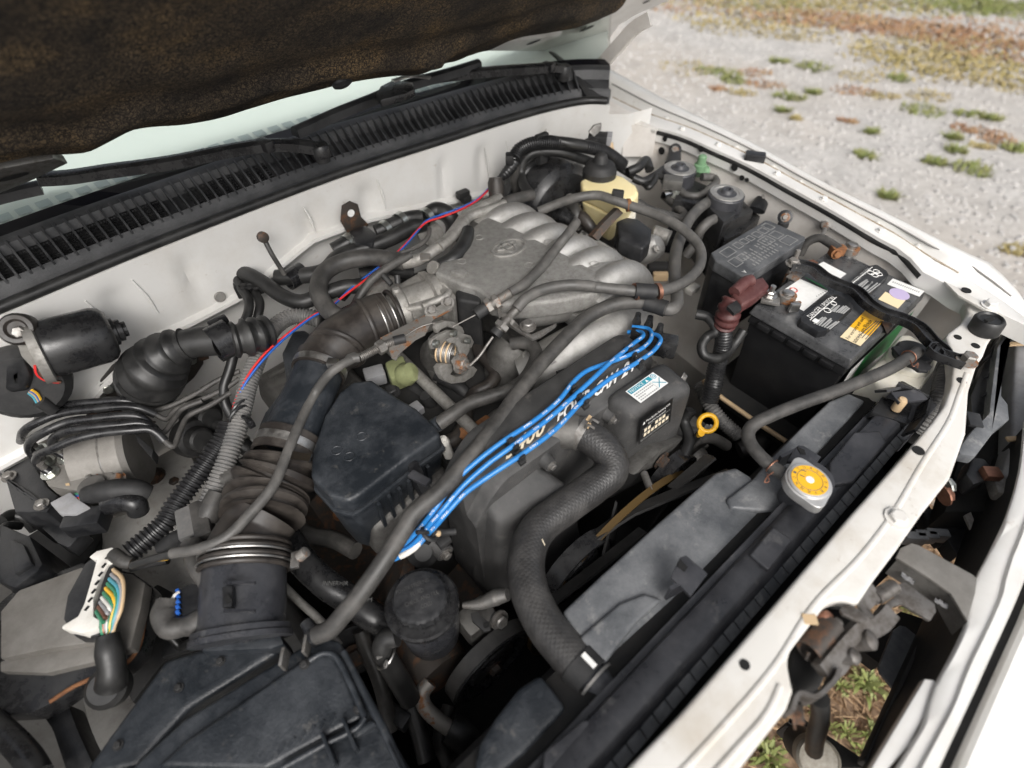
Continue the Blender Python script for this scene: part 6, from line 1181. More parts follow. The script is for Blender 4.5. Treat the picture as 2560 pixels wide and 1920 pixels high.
# ---- intake duct: elbow, clamps, ribbed section
t = T('intake_duct', 'dark rubber air intake duct with ribbed section and steel band clamps', 'intake duct')
dk = [('M', 250, 1075, .945), ('M', 130, 1120, .945), ('D', 2190, 560, .943), ('D', 2110, 640, .938), ('D', 2060, 720, .932)]
tube('elbow', [p(*q) for q in dk], [.0415, .043, .043, .040, .039], 'rubber_brown', t, seg=32)
a_, b_ = p('M', 300, 1060, .945), p('M', 200, 1100, .945); d_ = (b_-a_).normalized()
for k_, m_ in ((0, 'rubber_brown'), (.010, 'steel'), (.020, 'rubber_brown'), (.028, 'steel')): torus('cuff_ring', a_+d_*k_, d_, .0405, .0035 if m_ == 'rubber_brown' else .0016, m_, t, 36)
torus('rib', p('M', 60, 1160, .944), d_, .043, .005, 'rubber_brown', t, 36); torus('rib', p('D', 2170, 600, .942), V(-.6, -.5, -.1), .042, .005, 'rubber_brown', t, 36)
p1_, p2_ = p('D', 2060, 720, .932), p('D', 1850, 1230, .905); d12 = (p2_-p1_).normalized()
tube('straight_pipe', [p1_, p1_.lerp(p2_, .5), p2_], [.037, .038, .041], 'box_plastic', t, seg=32, res=3)
ring('cuff', p1_-d12*.004, d12, .038, .030, .003, 'rubber_brown', t, 36); ring('band_clamp', p1_+d12*.002, d12, .0405, .011, .0012, 'steel', t, 36); box('clamp_screw', p('D', 2140, 690, .965), (.016, .012, .010), 'steel', t, ax=(d12.cross(Z_), d12, Z_), bev=.001)
ring('cuff', p2_, d12, .0415, .034, .004, 'rubber_brown', t, 36); ring('band_clamp', p2_, d12, .0455, .012, .0012, 'steel', t, 36); box('clamp_bright', p('D', 1930, 1290, .943), (.030, .011, .002), 'chrome', t, ax=(d12.cross(Z_), d12, Z_))
p3_ = [p2_+d12*.018, p('D', 1790, 1400, .895), p('D', 1730, 1510, .888), p('H', 1690, 40, .885)]
tube('ribbed_section', p3_, [.045, .050, .053, .050], 'rubber_brown', t, seg=36, res=10, corr=(.0165, .0042))
p4_ = [p('H', 1690, 30, .885), p('H', 1640, 110, .882), p('H', 1600, 200, .878), p('H', 1590, 250, .876)]
tube('tapered_cuff', p4_, [.047, .044, .048, .052], 'rubber_brown', t, seg=36)
d4 = (p('H', 1570, 420, .868)-p('H', 1590, 230, .877)).normalized(); c4 = p('H', 1587, 265, .876)
for k_, r_ in ((-.008, .054), (.0, .0555), (.010, .056), (.020, .055)): torus('cuff_ring', c4+d4*k_, d4, r_-.003, .0035, 'rubber_brown', t, 40)
for k_ in (.004, .015): torus('clamp_wire', c4+d4*k_, d4, .0555, .0016, 'steel', t, 40)
cs = p('H', 1900, 310, .885); box('clamp_plate', cs, (.012, .022, .006), 'steel', t, ax=(V(.8, -.5, .2), V(.5, .85, 0), Z_), bev=.001); lathe('clamp_screw', [(.007, 0), (.007, .012), (.004, .013)], p('H', 1925, 290, .892), V(.7, -.2, .5), 'rusty_steel', t, 12)
textfit('lettering', '3', p('H', 1690, 30, .885)+V(0, -.01, .0475), V(.8, -.5, 0), V(.3, .9, .2), .012, .014, 'rubber_brown', t)
lathe('drain_nub', [(.012, 0), (.010, .02), (0, .024)], p('D', 1510, 1400, .885), V(-.8, -.2, .2), 'rubber_light', t, 16)
# ---- air flow meter and air box
t = T('air_flow_meter', 'dusty black air flow meter tube between duct and air cleaner', 'air flow meter')
f0, f1 = p('H', 1575, 360, .870), p('H', 1555, 790, .848); df = (f1-f0).normalized(); Lf = (f1-f0).length
lathe('tube', [(.048, -.01), (.0495, 0), (.050, Lf*.25), (.050, Lf*.9), (.056, Lf*.92), (.056, Lf), (.058, Lf*1.02), (.058, Lf*1.1)], f0, df, 'tank_plastic', t, 40)
sdv = df.cross(Z_).normalized()
for s_ in (0, 1): strap('rail', [p('H', 1440, 455+180*s_, .919), p('H', 1640, 455+180*s_, .921)], .003, .004, Z_, 'tank_plastic', t, res=1)
hexa('latch', pl('H', [(1425, 480), (1495, 470), (1490, 610), (1425, 610)], .919), [q+V(0, 0, -.012) for q in pl('H', [(1425, 480), (1495, 470), (1490, 610), (1425, 610)], .919)], 'black_plastic', t, bev=.002); box('latch_slot', p('H', 1465, 560, .9205), (.006, .010, .002), 'hole', t)
t = T('flow_meter_plug', 'black plug with blue and white wires in taped sleeve beside the flow meter', 'connector')
hexa('plug', pl('H', [(1150, 490), (1230, 450), (1330, 480), (1330, 660), (1200, 690), (1140, 650)], .872), [q+V(0, 0, -.03) for q in pl('H', [(1150, 490), (1230, 450), (1330, 480), (1330, 660), (1200, 690), (1140, 650)], .872)], 'black_plastic', t, bev=.004)
for i in range(5): box('blue_seal', p('H', 1145, 510+34*i, .875), (.005, .006, .006), 'blue_wire', t, bev=.002)
tube('white_wire', pl('H', [(1150, 515, .876), (1120, 540, .878), (1100, 580, .874)]), .002, 'white_plastic', t, seg=6)
tube('taped_loop', pl('H', [(1085, 570, .872), (1060, 650, .870), (1090, 740, .868), (1180, 735, .868), (1270, 710, .868), (1350, 640, .870), (1370, 520, .874)]), [.014, .015, .014, .013, .014, .012, .010], 'rubber', t, seg=14, lumps=.12)
tube('taped_lead', pl('H', [(1370, 540, .874), (1340, 460, .880), (1270, 370, .884), (1240, 280, .886), (1230, 200, .886)]), [.011, .011, .010, .011, .012], 'rubber', t, seg=14, lumps=.12)
t = T('air_cleaner', 'dusty black air cleaner box with clipped lid in the front corner', 'air cleaner')
AZ = .845
lidq = [V(-.012, .292, AZ), V(-.024, .10, AZ-.004), V(-.36, .075, AZ-.006), V(-.36, .285, AZ-.002)]
# lower housing with flared mouth below the flow meter
mh = pl('H', [(1060, 950), (1290, 880), (1740, 860), (1800, 900), (1700, 960), (1200, 1270), (880, 1640), (500, 1720), (700, 1440)], .822); hexa('lower_housing', mh, [q+V(0, 0, -.16) for q in mh], 'box_plastic', t, bev=.010, seg=3)
mt_ = pl('H', [(1290, 840), (1800, 780), (1830, 850), (1740, 880), (1290, 900)], .838); hexa('mouth', mt_, [q+V(0, 0, -.05) for q in mt_], 'box_plastic', t, bev=.005)
ll = [p('H', 1960, 850, .842), p('H', 2110, 810, .842), p('L', 960, 190, .842), p('L', 1400, 1060, .842), p('L', 1900, 1900, .842), p('H', 900, 2300, .842), p('H', 560, 1900, .842), p('H', 1180, 1330, .842), p('H', 1700, 1010, .842)]
hexa('lid', ll, [q+V(0, 0, -.05) for q in ll], 'box_plastic', t, bev=.006, seg=3)
li = [p('L', 640, 330, .850), p('L', 900, 330, .850), p('L', 1000, 560, .850), p('L', 1240, 1080, .850), p('L', 980, 1200, .850), p('L', 100, 1680, .850), p('H', 1100, 1640, .850), p('H', 1000, 1640, .850), p('H', 1200, 1460, .850), p('H', 1800, 1050, .850)]
hexa('raised_panel', li, [q+V(0, 0, -.012) for q in li], 'box_plastic', t, bev=.006, seg=3)
tube('lid_rib', [p('L', 620, 420, .854), p('L', 760, 340, .856), p('L', 880, 350, .856), p('L', 960, 440, .855), p('L', 1100, 720, .854), p('L', 1250, 1080, .853)], .0035, 'box_plastic', t, seg=10); tube('lid_rib', [p('L', 1250, 1080, .853), p('L', 1180, 1180, .853), p('L', 800, 1380, .853), p('L', 300, 1659, .853)], .0035, 'box_plastic', t, seg=10)
hexa('rim_channel', [p('L', 1040, 1230, .852), p('L', 1340, 1100, .852), p('L', 1390, 1160, .852), p('L', 1130, 1330, .852)], [q+V(0, 0, -.02) for q in (p('L', 1040, 1230, .852), p('L', 1340, 1100, .852), p('L', 1390, 1160, .852), p('L', 1130, 1330, .852))], 'box_plastic', t, bev=.003)
for x, y in ((1090, 1280), (850, 1450), (1620, 1590)): box('rib', p('L', x, y, .850), (.004, .035, .02), 'box_plastic', t, ax=(V(.95, .2, 0), V(-.1, -1, 0), Z_), bev=.001)
tube('edge_pipe', [p('L', 1000, 330, .846), p('L', 1150, 620, .846), p('L', 1330, 960, .846), p('L', 1480, 1240, .846), p('L', 1620, 1540, .846), p('L', 1800, 1900, .846)], .005, 'box_plastic', t, seg=10)
t2_ = [('L', 330, 410), ('L', 590, 260)]
for k_, x, y in t2_:
    q = p(k_, x, y, .852); box('clip', q, (.004, .020, .026), 'steel_dull', t, ax=(V(.8, -.6, 0), V(.6, .8, 0), Z_), bev=.001)
hexa('clip_block', [p('H', 1940, 770, .865), p('H', 2010, 720, .865), p('H', 2080, 800, .865), p('H', 1990, 850, .865)], [q+V(0, 0, -.02) for q in (p('H', 1940, 770, .865), p('H', 2010, 720, .865), p('H', 2080, 800, .865), p('H', 1990, 850, .865))], 'black_plastic', t, bev=.003); cyl('clip_pin', p('H', 1965, 710, .874), p('H', 2000, 760, .874), .007, 'black_plastic', t)
# ---- resonator box (dusty, ribbed) over the engine
t = T('air_resonator', 'dusty blue black plastic resonator box with clipped lid beside the intake duct', 'resonator')
RZ = .925
ro = [(80, 815), (200, 800), (330, 890), (480, 980), (600, 1090), (632, 1150), (430, 1290), (130, 1520), (60, 1560), (-60, 1530), (-180, 1400), (-170, 1250), (-90, 1020), (0, 880)]
rt = pl('E', ro, RZ); cr_ = sum(rt, Vector())/len(rt)
hexa('lid', [cr_+(q-cr_)*1.03 for q in rt], [cr_+(q-cr_)*1.055+V(0, 0, -.03) for q in rt], 'box_plastic', t, bev=.010, seg=4)
lowp = [cr_+(q-cr_)*1.075+V(0, 0, -.030) for q in rt]; hexa('lid_rim', lowp, [q+V(0, 0, -.008) for q in lowp], 'box_plastic', t, bev=.002)
bd = [cr_+(q-cr_)*1.03+V(0, 0, -.038) for q in rt]; hexa('body', bd, [cr_+(q-cr_)*.90+V(0, 0, -.16) for q in rt], 'box_plastic', t, bev=.010, seg=3)
fa3, fb3 = p('E', 130, 1520, RZ), p('E', 632, 1150, RZ); fn3 = (fb3-fa3).cross(Z_).normalized(); fn3 = fn3 if fn3.y < 0 else -fn3
hexa('upper_body', pl('D', [(1660, 1090), (1700, 1000), (1840, 820), (1810, 620), (1880, 480), (1960, 470), (2080, 560), (2060, 660), (1960, 720), (1830, 960), (1780, 1180), (1720, 1190)], .885), [q+V(0, 0, -.10) for q in pl('D', [(1660, 1090), (1700, 1000), (1840, 820), (1810, 620), (1880, 480), (1960, 470), (2080, 560), (2060, 660), (1960, 720), (1830, 960), (1780, 1180), (1720, 1190)], .885)], 'box_plastic', t, bev=.010, seg=3)
for i in range(6):
    f_ = .12+.13*i; q = fa3.lerp(fb3, f_); strap('rib', [q+fn3*.006+V(0, 0, -.040), q+fn3*.001+V(0, 0, -.15)], .005, .006, fn3, 'box_plastic', t, res=1)
cl = pl('E', [(430, 1320), (490, 1310), (530, 1370), (550, 1440), (590, 1480), (585, 1530), (530, 1540), (490, 1460), (450, 1400)], .912); hexa('clip', cl, [q+V(0, 0, -.035) for q in cl], 'black_plastic', t, bev=.003); box('clip_tongue', p('E', 510, 1430, .916), (.012, .03, .006), 'tank_plastic', t, ax=(V(.9, .3, 0), V(.3, -.9, 0), Z_), bev=.001)
cyl('outlet_stub', p('E', 570, 1110, .905), p('E', 640, 1075, .915), .0115, 'box_plastic', t)
hexbolt('lid_screw', p('E', 330, 880, .90), Z_, .010, 'black_dull', t); hexbolt('side_bolt', p('E', 595, 1590, .87), V(-.1, -.6, .6), .010, 'rusty_dark', t)
for i, s_ in enumerate(('DO NOT', 'OPEN THE COVER', 'WHEN HOT')): textfit('moulded_lettering', s_, p('E', 60+14*i, 1180+62*i, RZ+.0006), V(.95, -.4, 0), V(.4, .95, 0), .030+.006*(i == 1), .006, 'box_plastic', t)
for x, y in ((-20, 1250), (60, 1290), (140, 1160)): torus('casting_mark', p('E', x, y, RZ+.0004), Z_, .007, .0007, 'box_plastic', t, 18, 4)

# ---- added dark sheets that make the passenger wing look darker
t = T('dark_wing_sheet', 'added black sheet that darkens the wing under the hydraulic block and relay box', 'cover')
sc_ = [p(*q, .675) for q in (('D', -80, 1040), ('D', 250, 1010), ('D', 900, 1090), ('D', 980, 1290), ('D', 830, 1420), ('D', 720, 1646), ('H', 640, 200), ('H', 540, 330), ('H', 120, 480), ('H', -120, 700))]
hexa('cover', sc_, [q+V(0, 0, -.02) for q in sc_], 'black_dull', t, bev=.004)
for x, y in ((700, 1330), (860, 1380), (300, 1120)): hexbolt('cover_bolt', p('D', x, y, .676), Z_, .009, 'rusty_dark', t)
tube('bead', [p('D', 950, 1110, .677), p('D', 960, 1290, .677), p('D', 820, 1400, .677), p('D', 700, 1640, .677)], .006, 'black_plastic', t, seg=8)
t = T('dark_gap_plate', 'added black plate that darkens the gap between control unit and air cleaner', 'bracket')
sc_ = [p('H', x, y, .70) for x, y in ((960, 500), (1010, 460), (1120, 520), (1240, 700), (1330, 880), (1060, 950), (850, 1230), (770, 1080), (900, 900))]
hexa('plate', sc_, [q+V(0, 0, -.03) for q in sc_], 'black_dull', t, bev=.004); hexa('step', [c_+V(0, 0, .012) for c_ in (sc_[2], sc_[3], sc_[4], sc_[5])], [sc_[2], sc_[3], sc_[4], sc_[5]], 'black_plastic', t, bev=.003)
tube('wire', pl('H', [(1100, 800, .74), (1160, 860, .73), (1240, 830, .74)]), .006, 'rubber_dark', t, seg=8); tube('wire', pl('H', [(1240, 780, .75), (1280, 830, .74), (1230, 880, .73)]), .003, 'green_wire', t, seg=6)

rbx = [o for o in COL.objects if o.name.startswith('relay_box')][0]
hexa('lid_ridge', [p('H', x, y, .838) for x, y in ((60, 170), (150, 205), (205, 330), (90, 400))], [p('H', x, y, .838)+V(0, 0, -.01) for x, y in ((60, 170), (150, 205), (205, 330), (90, 400))], 'black_plastic', rbx, bev=.003)
for i in range(4): box('side_rib', p('H', 250-50*i, 350+30*i, .79), (.004, .008, .06), 'black_plastic', rbx, bev=.001)
box('latch', p('H', 180, 400, .81), (.018, .012, .022), 'black_dull', rbx, bev=.003); tube('lead', pl('H', [(10, 60, .80), (80, 20, .79), (160, 40, .78), (230, 110, .76)]), .009, 'rubber_dark', rbx, seg=10); tube('lead', pl('H', [(-20, 160, .82), (40, 90, .82), (130, 90, .80)]), .006, 'rubber_dark', rbx, seg=8)
abx = [o for o in COL.objects if o.name.startswith('abs_unit')][0]
for i in range(5): box('module_rib', p('D', 60+45*i, 1450+30*i, .846), (.004, .05, .006), 'black_plastic', abx, ax=(V(.9, .3, 0), V(-.3, .9, 0), Z_), bev=.001)
hexbolt('module_screw', p('D', 60, 1420, .847), Z_, .007, 'steel_dull', abx); hexbolt('module_screw', p('D', 270, 1600, .847), Z_, .007, 'steel_dull', abx); torus('motor_seam', p('D', 760, 1280, .835), p('D', 900, 1250, .835)-p('D', 560, 1330, .835), .0600, .0016, 'steel_dull', abx, 40, 6)
hexbolt('block_bolt', p('D', 760, 1440, .863), Z_, .008, 'rusty_steel', abx)
acx = [o for o in COL.objects if o.name.startswith('air_cleaner')][0]
for k_, x, y in (('H', 1150, 1130), ('H', 1420, 960), ('L', 560, 470), ('L', 1180, 980), ('H', 760, 1500)): hexbolt('lid_screw', p(k_, x, y, .851 if k_ == 'L' else .8225), Z_, .004, 'black_dull', acx)
for i in range(6): strap('lid_bead', [p('L', 250+120*i, 1500-70*i, .8505), p('L', 330+115*i, 1370-66*i, .8505)], .003, .002, Z_, 'box_plastic', acx, res=1)
# ================================================================== FRONT OF THE BAY
def poly(k, L, z): return [p(q[0], q[1], q[2], z) if isinstance(q[0], str) else p(k, q[0], q[1], z) for q in L]
# ---- radiator
t = T('radiator', 'black radiator tank along the front of the bay with crimped tabs', 'radiator')
prof = [(.008, .895), (.010, .914), (.013, .9165), (.0165, .922), (.019, .9265), (.024, .9285), (.043, .928), (.049, .925), (.0525, .915), (.057, .911), (.060, .905), (.060, .885)]
rows = [[V(x, y, z+(.004*math.sin(x*9) if .92 < z else 0)) for y, z in prof] for x in [-.22+.02*i for i in range(50)]]
tank = sheet('top_tank', rows, 'tank_plastic', t, ang=40)
hexa('tank_end', [V(.765, -.002, .928), V(.835, -.002, .928), V(.835, .056, .928), V(.765, .056, .928)], [V(.765, -.002, .86), V(.835, -.002, .86), V(.835, .056, .86), V(.765, .056, .86)], 'tank_plastic', t, bev=.004)
ends = poly('G', [(1290, 870), (1380, 850), (1575, 935), (1545, 1040), (1470, 1140)], .945)
for a, b in zip(ends, ends[1:]): strap('end_bracket', [a, b], .022, .004, V(-.5, .5, .2), 'black_gloss', t, res=1)
hexa('end_well', poly('G', [(1300, 900), (1500, 960), (1460, 1080), (1230, 1000)], .932), [q+V(0, 0, -.02) for q in poly('G', [(1300, 900), (1500, 960), (1460, 1080), (1230, 1000)], .932)], 'black_gloss', t, bev=.003); lathe('pin', [(.007, -.01), (.007, .008), (.005, .012), (0, .013)], p('G', 1410, 955, .945), Z_, 'tan_wire', t, 14)
box('bracket_step', p('G', 1470, 905, .952), (.02, .045, .005), 'tank_plastic', t, ax=(V(.5, .8, 0), V(.8, -.5, 0), Z_), bev=.001)
tank2 = hexa('tank_bulge', poly('J', [(450, 270), (600, 90), (730, 180), (570, 375)], .9325), [q+V(0, 0, -.008) for q in poly('J', [(450, 270), (600, 90), (730, 180), (570, 375)], .9325)], 'tank_plastic', t, bev=.003, seg=3)
hexa('tank_bulge', poly('G', [(960, 1330), (1120, 1130), (1290, 1120), (1330, 1200), (1120, 1450), (960, 1480)], .9315), [q+V(0, 0, -.008) for q in poly('G', [(960, 1330), (1120, 1130), (1290, 1120), (1330, 1200), (1120, 1450), (960, 1480)], .9315)], 'tank_plastic', t, bev=.0035, seg=3)
x = -.18
while x < .80:
    hexa('crimp_tab', [V(x, .0005, .9155), V(x+.0184, .0005, .9155), V(x+.0184, .0125, .9205), V(x, .0125, .9205)], [V(x, .0005, .888), V(x+.0184, .0005, .888), V(x+.0184, .0105, .909), V(x, .0105, .909)], 'shroud_plastic', t, bev=.0008, seg=1); x += .0198
sheet('core', [[V(-.25, .03, .90), V(.84, .03, .90)], [V(-.25, .03, .42), V(.84, .03, .42)]], 'deep_black', t, thick=.03)
strap('seam_strip', [V(-.2, .0545, .913), V(.3, .0545, .913), V(.77, .0545, .913)], .010, .004, Z_, 'tank_plastic', t, res=2)
for k_, L in (('G', [(760, 1215), (800, 1220), (910, 1290), (870, 1340), (690, 1320), (720, 1265)]), ('J', [(0, 290), (40, 275), (180, 395), (70, 540), (0, 470), (-60, 420)])):
    hexa('mount_bracket', poly(k_, L, .938), [q+V(0, 0, -.006) for q in poly(k_, L, .938)], 'tank_plastic', t, bev=.0015)
hexa('slot', poly('G', [(752, 1225), (800, 1245), (810, 1275), (775, 1270)], .9392), [q+V(0, 0, -.001) for q in poly('G', [(752, 1225), (800, 1245), (810, 1275), (775, 1270)], .9392)], 'hole', t); hexa('slot', poly('J', [(0, 300), (50, 355), (30, 385), (-20, 345)], .9392), [q+V(0, 0, -.001) for q in poly('J', [(0, 300), (50, 355), (30, 385), (-20, 345)], .9392)], 'hole', t)
for k_, x, y in (('J', 40, 470), ('G', 720, 1290)): box('bracket_drop', p(k_, x, y, .922)+V(-.01, .004, 0), (.03, .004, .03), 'tank_plastic', t, ax=(V(.8, -.2, 0), V(.2, .8, 0), Z_))
lathe('filler_neck', [(.022, -.05), (.022, 0), (.027, .002), (.027, .006)], p('G', 835, 1440, .955), Z_, 'tank_plastic', t, 28)
cyl('overflow_nipple', p('G', 690, 1405, .954), p('G', 760, 1450, .954), .006, 'black_plastic', t, 12)
t = T('filler_lid', 'silver radiator cap with round yellow warning label', 'radiator cap')
cc = p('G', 828, 1450, .968); pts = []
for i in range(72):
    a = 2*math.pi*i/72; lobe = max(0, math.cos(a-R(50)))**14+max(0, math.cos(a-R(230)))**14; pts.append(cc+V(math.cos(a), math.sin(a), 0)*(.0275+.0088*lobe))
hexa('cap', pts, [q+V(0, 0, -.014) for q in pts], 'cap_metal', t, bev=.0025, seg=3); lathe('dome', [(.026, -.001), (.025, .0022), (.024, .0028), (.0, .0030)], cc, Z_, 'cap_metal', t, 40)
lathe('label', [(.0215, .0028), (.0215, .0036), (0, .0038)], cc, Z_, 'label_yellow', t, 40); lathe('label_center', [(.005, .0036), (.005, .0042), (0, .0043)], cc, Z_, 'label_white', t, 20)
torus('label_ring', cc+V(0, 0, .0037), Z_, .0150, .0004, 'ink_dark', t, 36, 4); textfit('lettering', '1.1', cc+V(.002, .0105, .0042), V(.9, .3, 0), V(-.3, .9, 0), .010, .006, 'ink_dark', t)
for i in range(14):
    a = 2*math.pi*i/14; q = cc+V(math.cos(a)*.0183, math.sin(a)*.0183, .0040); textfit('lettering', 'CAUTIONNEVEROP'[i], q, V(-math.sin(a), math.cos(a), 0)*-1, V(math.cos(a), math.sin(a), 0), .003, .0035, 'ink_dark', t)
mk('amber_dark', (.085, .050, .013), .5)
# ---- fan shroud and fan
t = T('fan_shroud', 'dusty grey plastic fan shroud behind the radiator', 'fan shroud')
s1 = poly('V', [(1215, 1320), (1300, 1240), (1420, 1130), (1545, 1020), (1590, 1008), (1625, 1030), (1660, 1120), (1560, 1215), (1430, 1320), (1320, 1415), (1260, 1390)], .895)
hexa('center_panel', s1, [q+V(0, 0, -.012) for q in s1], 'shroud_plastic', t, bev=.006, seg=3)
sheet('shroud_face', [[V(x, .062, .90) for x in (-.1, .2, .5, .80)], [V(x, .11, .88) for x in (-.1, .2, .5, .80)], [V(x, .13, .80) for x in (-.1, .2, .5, .80)], [V(x, .14, .45) for x in (-.1, .2, .5, .80)]], 'deep_black', t)
s2 = poly('G', [(1085, 880), (1195, 930), (890, 1270), (700, 1340), (600, 1300), (470, 1420), (300, 1560), (420, 1640), (690, 1500), (690, 1400), (590, 1290), (800, 1080), (960, 930)], .905)
s2 = poly('G', [(1085, 880), (1195, 930), (880, 1270), (690, 1560), (640, 1646), (330, 1620), (300, 1560), (470, 1430), (590, 1290), (800, 1080), (960, 930)], .902)
hexa('side_panel', s2, [q+V(0, 0, -.012) for q in s2], 'shroud_plastic', t, bev=.005, seg=3)
r1 = poly('I', [(1540, 800), (1800, 580), (1960, 520), (2080, 560), (1900, 720), (1760, 900), (1700, 980), (1590, 900)], .901); hexa('center_ridge', r1, [q+V(0, 0, -.012) for q in r1], 'shroud_plastic', t, bev=.009, seg=4)
s3 = poly('I', [(870, 1600), (900, 1480), (1000, 1320), (1150, 1130), (1290, 1040), (1360, 1130), (1460, 1260), (1380, 1350), (1180, 1560), (1000, 1720), (860, 1720)], .900); hexa('side_panel', s3, [q+V(0, 0, -.03) for q in s3], 'box_plastic', t, bev=.014, seg=4)
s4 = poly('I', [(1480, 1240), (1740, 1420), (1500, 1646), (1200, 1700), (1060, 1646), (1320, 1440)], .9285); 
hexa('lower_cover', poly('I', [(1310, 1540), (1560, 1340), (1760, 1320), (1830, 1420), (1600, 1646), (1300, 1700)], .930), [q+V(0, 0, -.02) for q in poly('I', [(1310, 1540), (1560, 1340), (1760, 1320), (1830, 1420), (1600, 1646), (1300, 1700)], .930)], 'tank_plastic', t, bev=.004)
t = T('cooling_fan', 'amber edged cooling fan ring glimpsed behind the shroud', 'fan')
fc = V(.40, .20, .66)
lathe('fan_ring', [(.192, -.004), (.195, -.004), (.195, .006), (.192, .006), (.192, -.004)], fc, Y_, 'amber_dark', t, 64); lathe('hub', [(.06, -.02), (.07, 0), (.07, .04), (0, .05)], fc, Y_, 'deep_black', t, 28)
for i in range(7):
    a = 2*math.pi*i/7; u_ = V(math.cos(a), 0, math.sin(a)); v_ = V(-math.sin(a), 0, math.cos(a)); hexa('blade', [fc+u_*.06+v_*.02-Y_*.015, fc+u_*.185+v_*.04-Y_*.02, fc+u_*.185-v_*.03+Y_*.02, fc+u_*.06-v_*.02+Y_*.015], [fc+u_*.06+v_*.02-Y_*.011, fc+u_*.185+v_*.04-Y_*.016, fc+u_*.185-v_*.03+Y_*.024, fc+u_*.06-v_*.02+Y_*.019], 'deep_black', t)
# ---- drive belts and pulleys
t = T('drive_belt', 'grey drive belt running over dark pulleys in front of the engine', 'belt')
def pulley(c, r, w_, m='black_gloss'):
    lathe('pulley', [(.012, -w_*.5), (r*.55, -w_*.4), (r*.62, -w_*.1), (r*.8, -w_*.1), (r*.88, -w_*.5), (r, -w_*.5), (r, w_*.5), (r*.5, w_*.5)], c, Y_, m, t, 48); hexbolt('pulley_bolt', c-Y_*w_*.4, V(0, -1, 0), .010, 'rusty_dark', t)
pc1 = p('I', 960, 960, .685); pulley(pc1, .068, .024); ring('belt_loop', pc1, Y_, .068, .020, .004, 'belt', t, 48)
pc2 = p('I', 1530, 350, .79); pulley(pc2, .060, .024); pc3 = V(.52, .215, .78); pulley(pc3, .055, .022)
b1 = [p('I', 1300, 610, .805), p('I', 1380, 560, .812), p('I', 1760, 270, .835), p('I', 1950, 120, .845)]; strap('belt_run', b1, .020, .004, V(0, .6, .8), 'belt', t, res=2)
b2 = [p('I', 1500, 260, .83), p('I', 1680, 130, .838), p('I', 1870, 0, .845), p('G', 330, 1390, .85)]; strap('belt_run', b2, .022, .004, V(0, .6, .8), 'belt', t, res=2)
b3 = [p('G', -50, 1500, .84), p('G', 100, 1370, .85), p('G', 200, 1290, .855)]; strap('belt_run', b3, .020, .004, V(0, .5, .8), 'belt', t, res=2)
# ---- power steering reservoir
t = T('power_steering_reservoir', 'round black power steering reservoir with embossed screw cap', 'reservoir')
PZ = .872; pc = p('I', 515, 550, PZ)
lathe('cap', [(.033, -.012), (.0335, -.004), (.0335, .003), (.031, .006), (.0285, .0065), (.0, .0068)], pc, Z_, 'black_plastic', t, 56, wave=(-.02, .0035, 22, .0009), ang=28)
for i, (s_, w_) in enumerate((('POWER STEERING', .042), ('FLUID', .016), ('CHECK AND FILL', .042), ('COLD', .014))): textfit('moulded_lettering', s_, pc+V(-.004*0, .015-.010*i, .0072), V(.95, -.3, 0), V(.3, .95, 0), w_, .0052, 'cover_plastic', t)
lathe('flange', [(.034, -.030), (.0455, -.028), (.0465, -.024), (.0465, -.019), (.044, -.016), (.036, -.016)], pc, Z_, 'black_gloss', t, 48)
lathe('body', [(.012, -.14), (.028, -.135), (.037, -.12), (.0405, -.07), (.041, -.026), (.034, -.022)], pc+V(.002, -.002, 0), Z_, 'tank_plastic', t, 40)
hose('return_hose', 'curved metal sleeved hose leaving the power steering reservoir', 'hose', pl('I', [(370, 800, .83), (300, 820, .825), (270, 880, .815), (310, 960, .79), (380, 1080, .74), (450, 1200, .70)]), [.012, .013, .013, .014, .015, .015], 'rubber_dark', seg=14)
t = T('hose_clip', 'bright wire spring clip on the power steering hose', 'clip')
torus('loop', p('I', 295, 930, .806), V(.3, -.5, -.6), .0155, .0014, 'steel', t, 22, 6); tube('ear', pl('I', [(300, 950, .82), (285, 990, .815), (295, 1000, .815), (310, 960, .818)]), .0013, 'steel', t, seg=6); tube('ear', pl('I', [(270, 925, .82), (235, 940, .82)]), .002, 'steel', t, seg=6)
hose('pressure_pipe', 'corroded steel pipe bending to a rubber sleeve below the pulley', 'pipe', pl('I', [(580, 1090, .70), (530, 1160, .695), (540, 1240, .69), (620, 1330, .68), (720, 1400, .67), (790, 1440, .66)]), [.011, .011, .0105, .0105, .0105, .011], 'rusty_steel', seg=14)
hose('rubber_sleeve', 'dark rubber sleeve on the end of the corroded pipe', 'hose', pl('I', [(700, 1385, .672), (790, 1440, .665), (880, 1500, .65)]), [.020, .021, .019], 'rubber_dark', seg=16)
mk('ink_dim', (.13, .13, .125), .6)
t = T('idler_bolt', 'dark round tensioner washer with a rusty hex bolt', 'bolt')
lathe('washer', [(.036, -.004), (.036, .004), (.022, .006), (0, .006)], p('L', 1140, 290, .70), V(-.1, -.7, .6), 'black_dull', t, 30); hexbolt('bolt', p('L', 1130, 370, .708), V(-.1, -.7, .6), .013, 'rusty_dark', t, h=.012)
hose('dark_hose', 'black printed rubber hose lying deep beside the air cleaner', 'hose', [p('H', 1830, 130, .80), p('H', 1950, 320, .80), p('H', 2120, 480, .795), p('I', 60, 560, .785), p('I', 220, 680, .775), p('I', 330, 720, .76)], .020, 'black_gloss', seg=16)
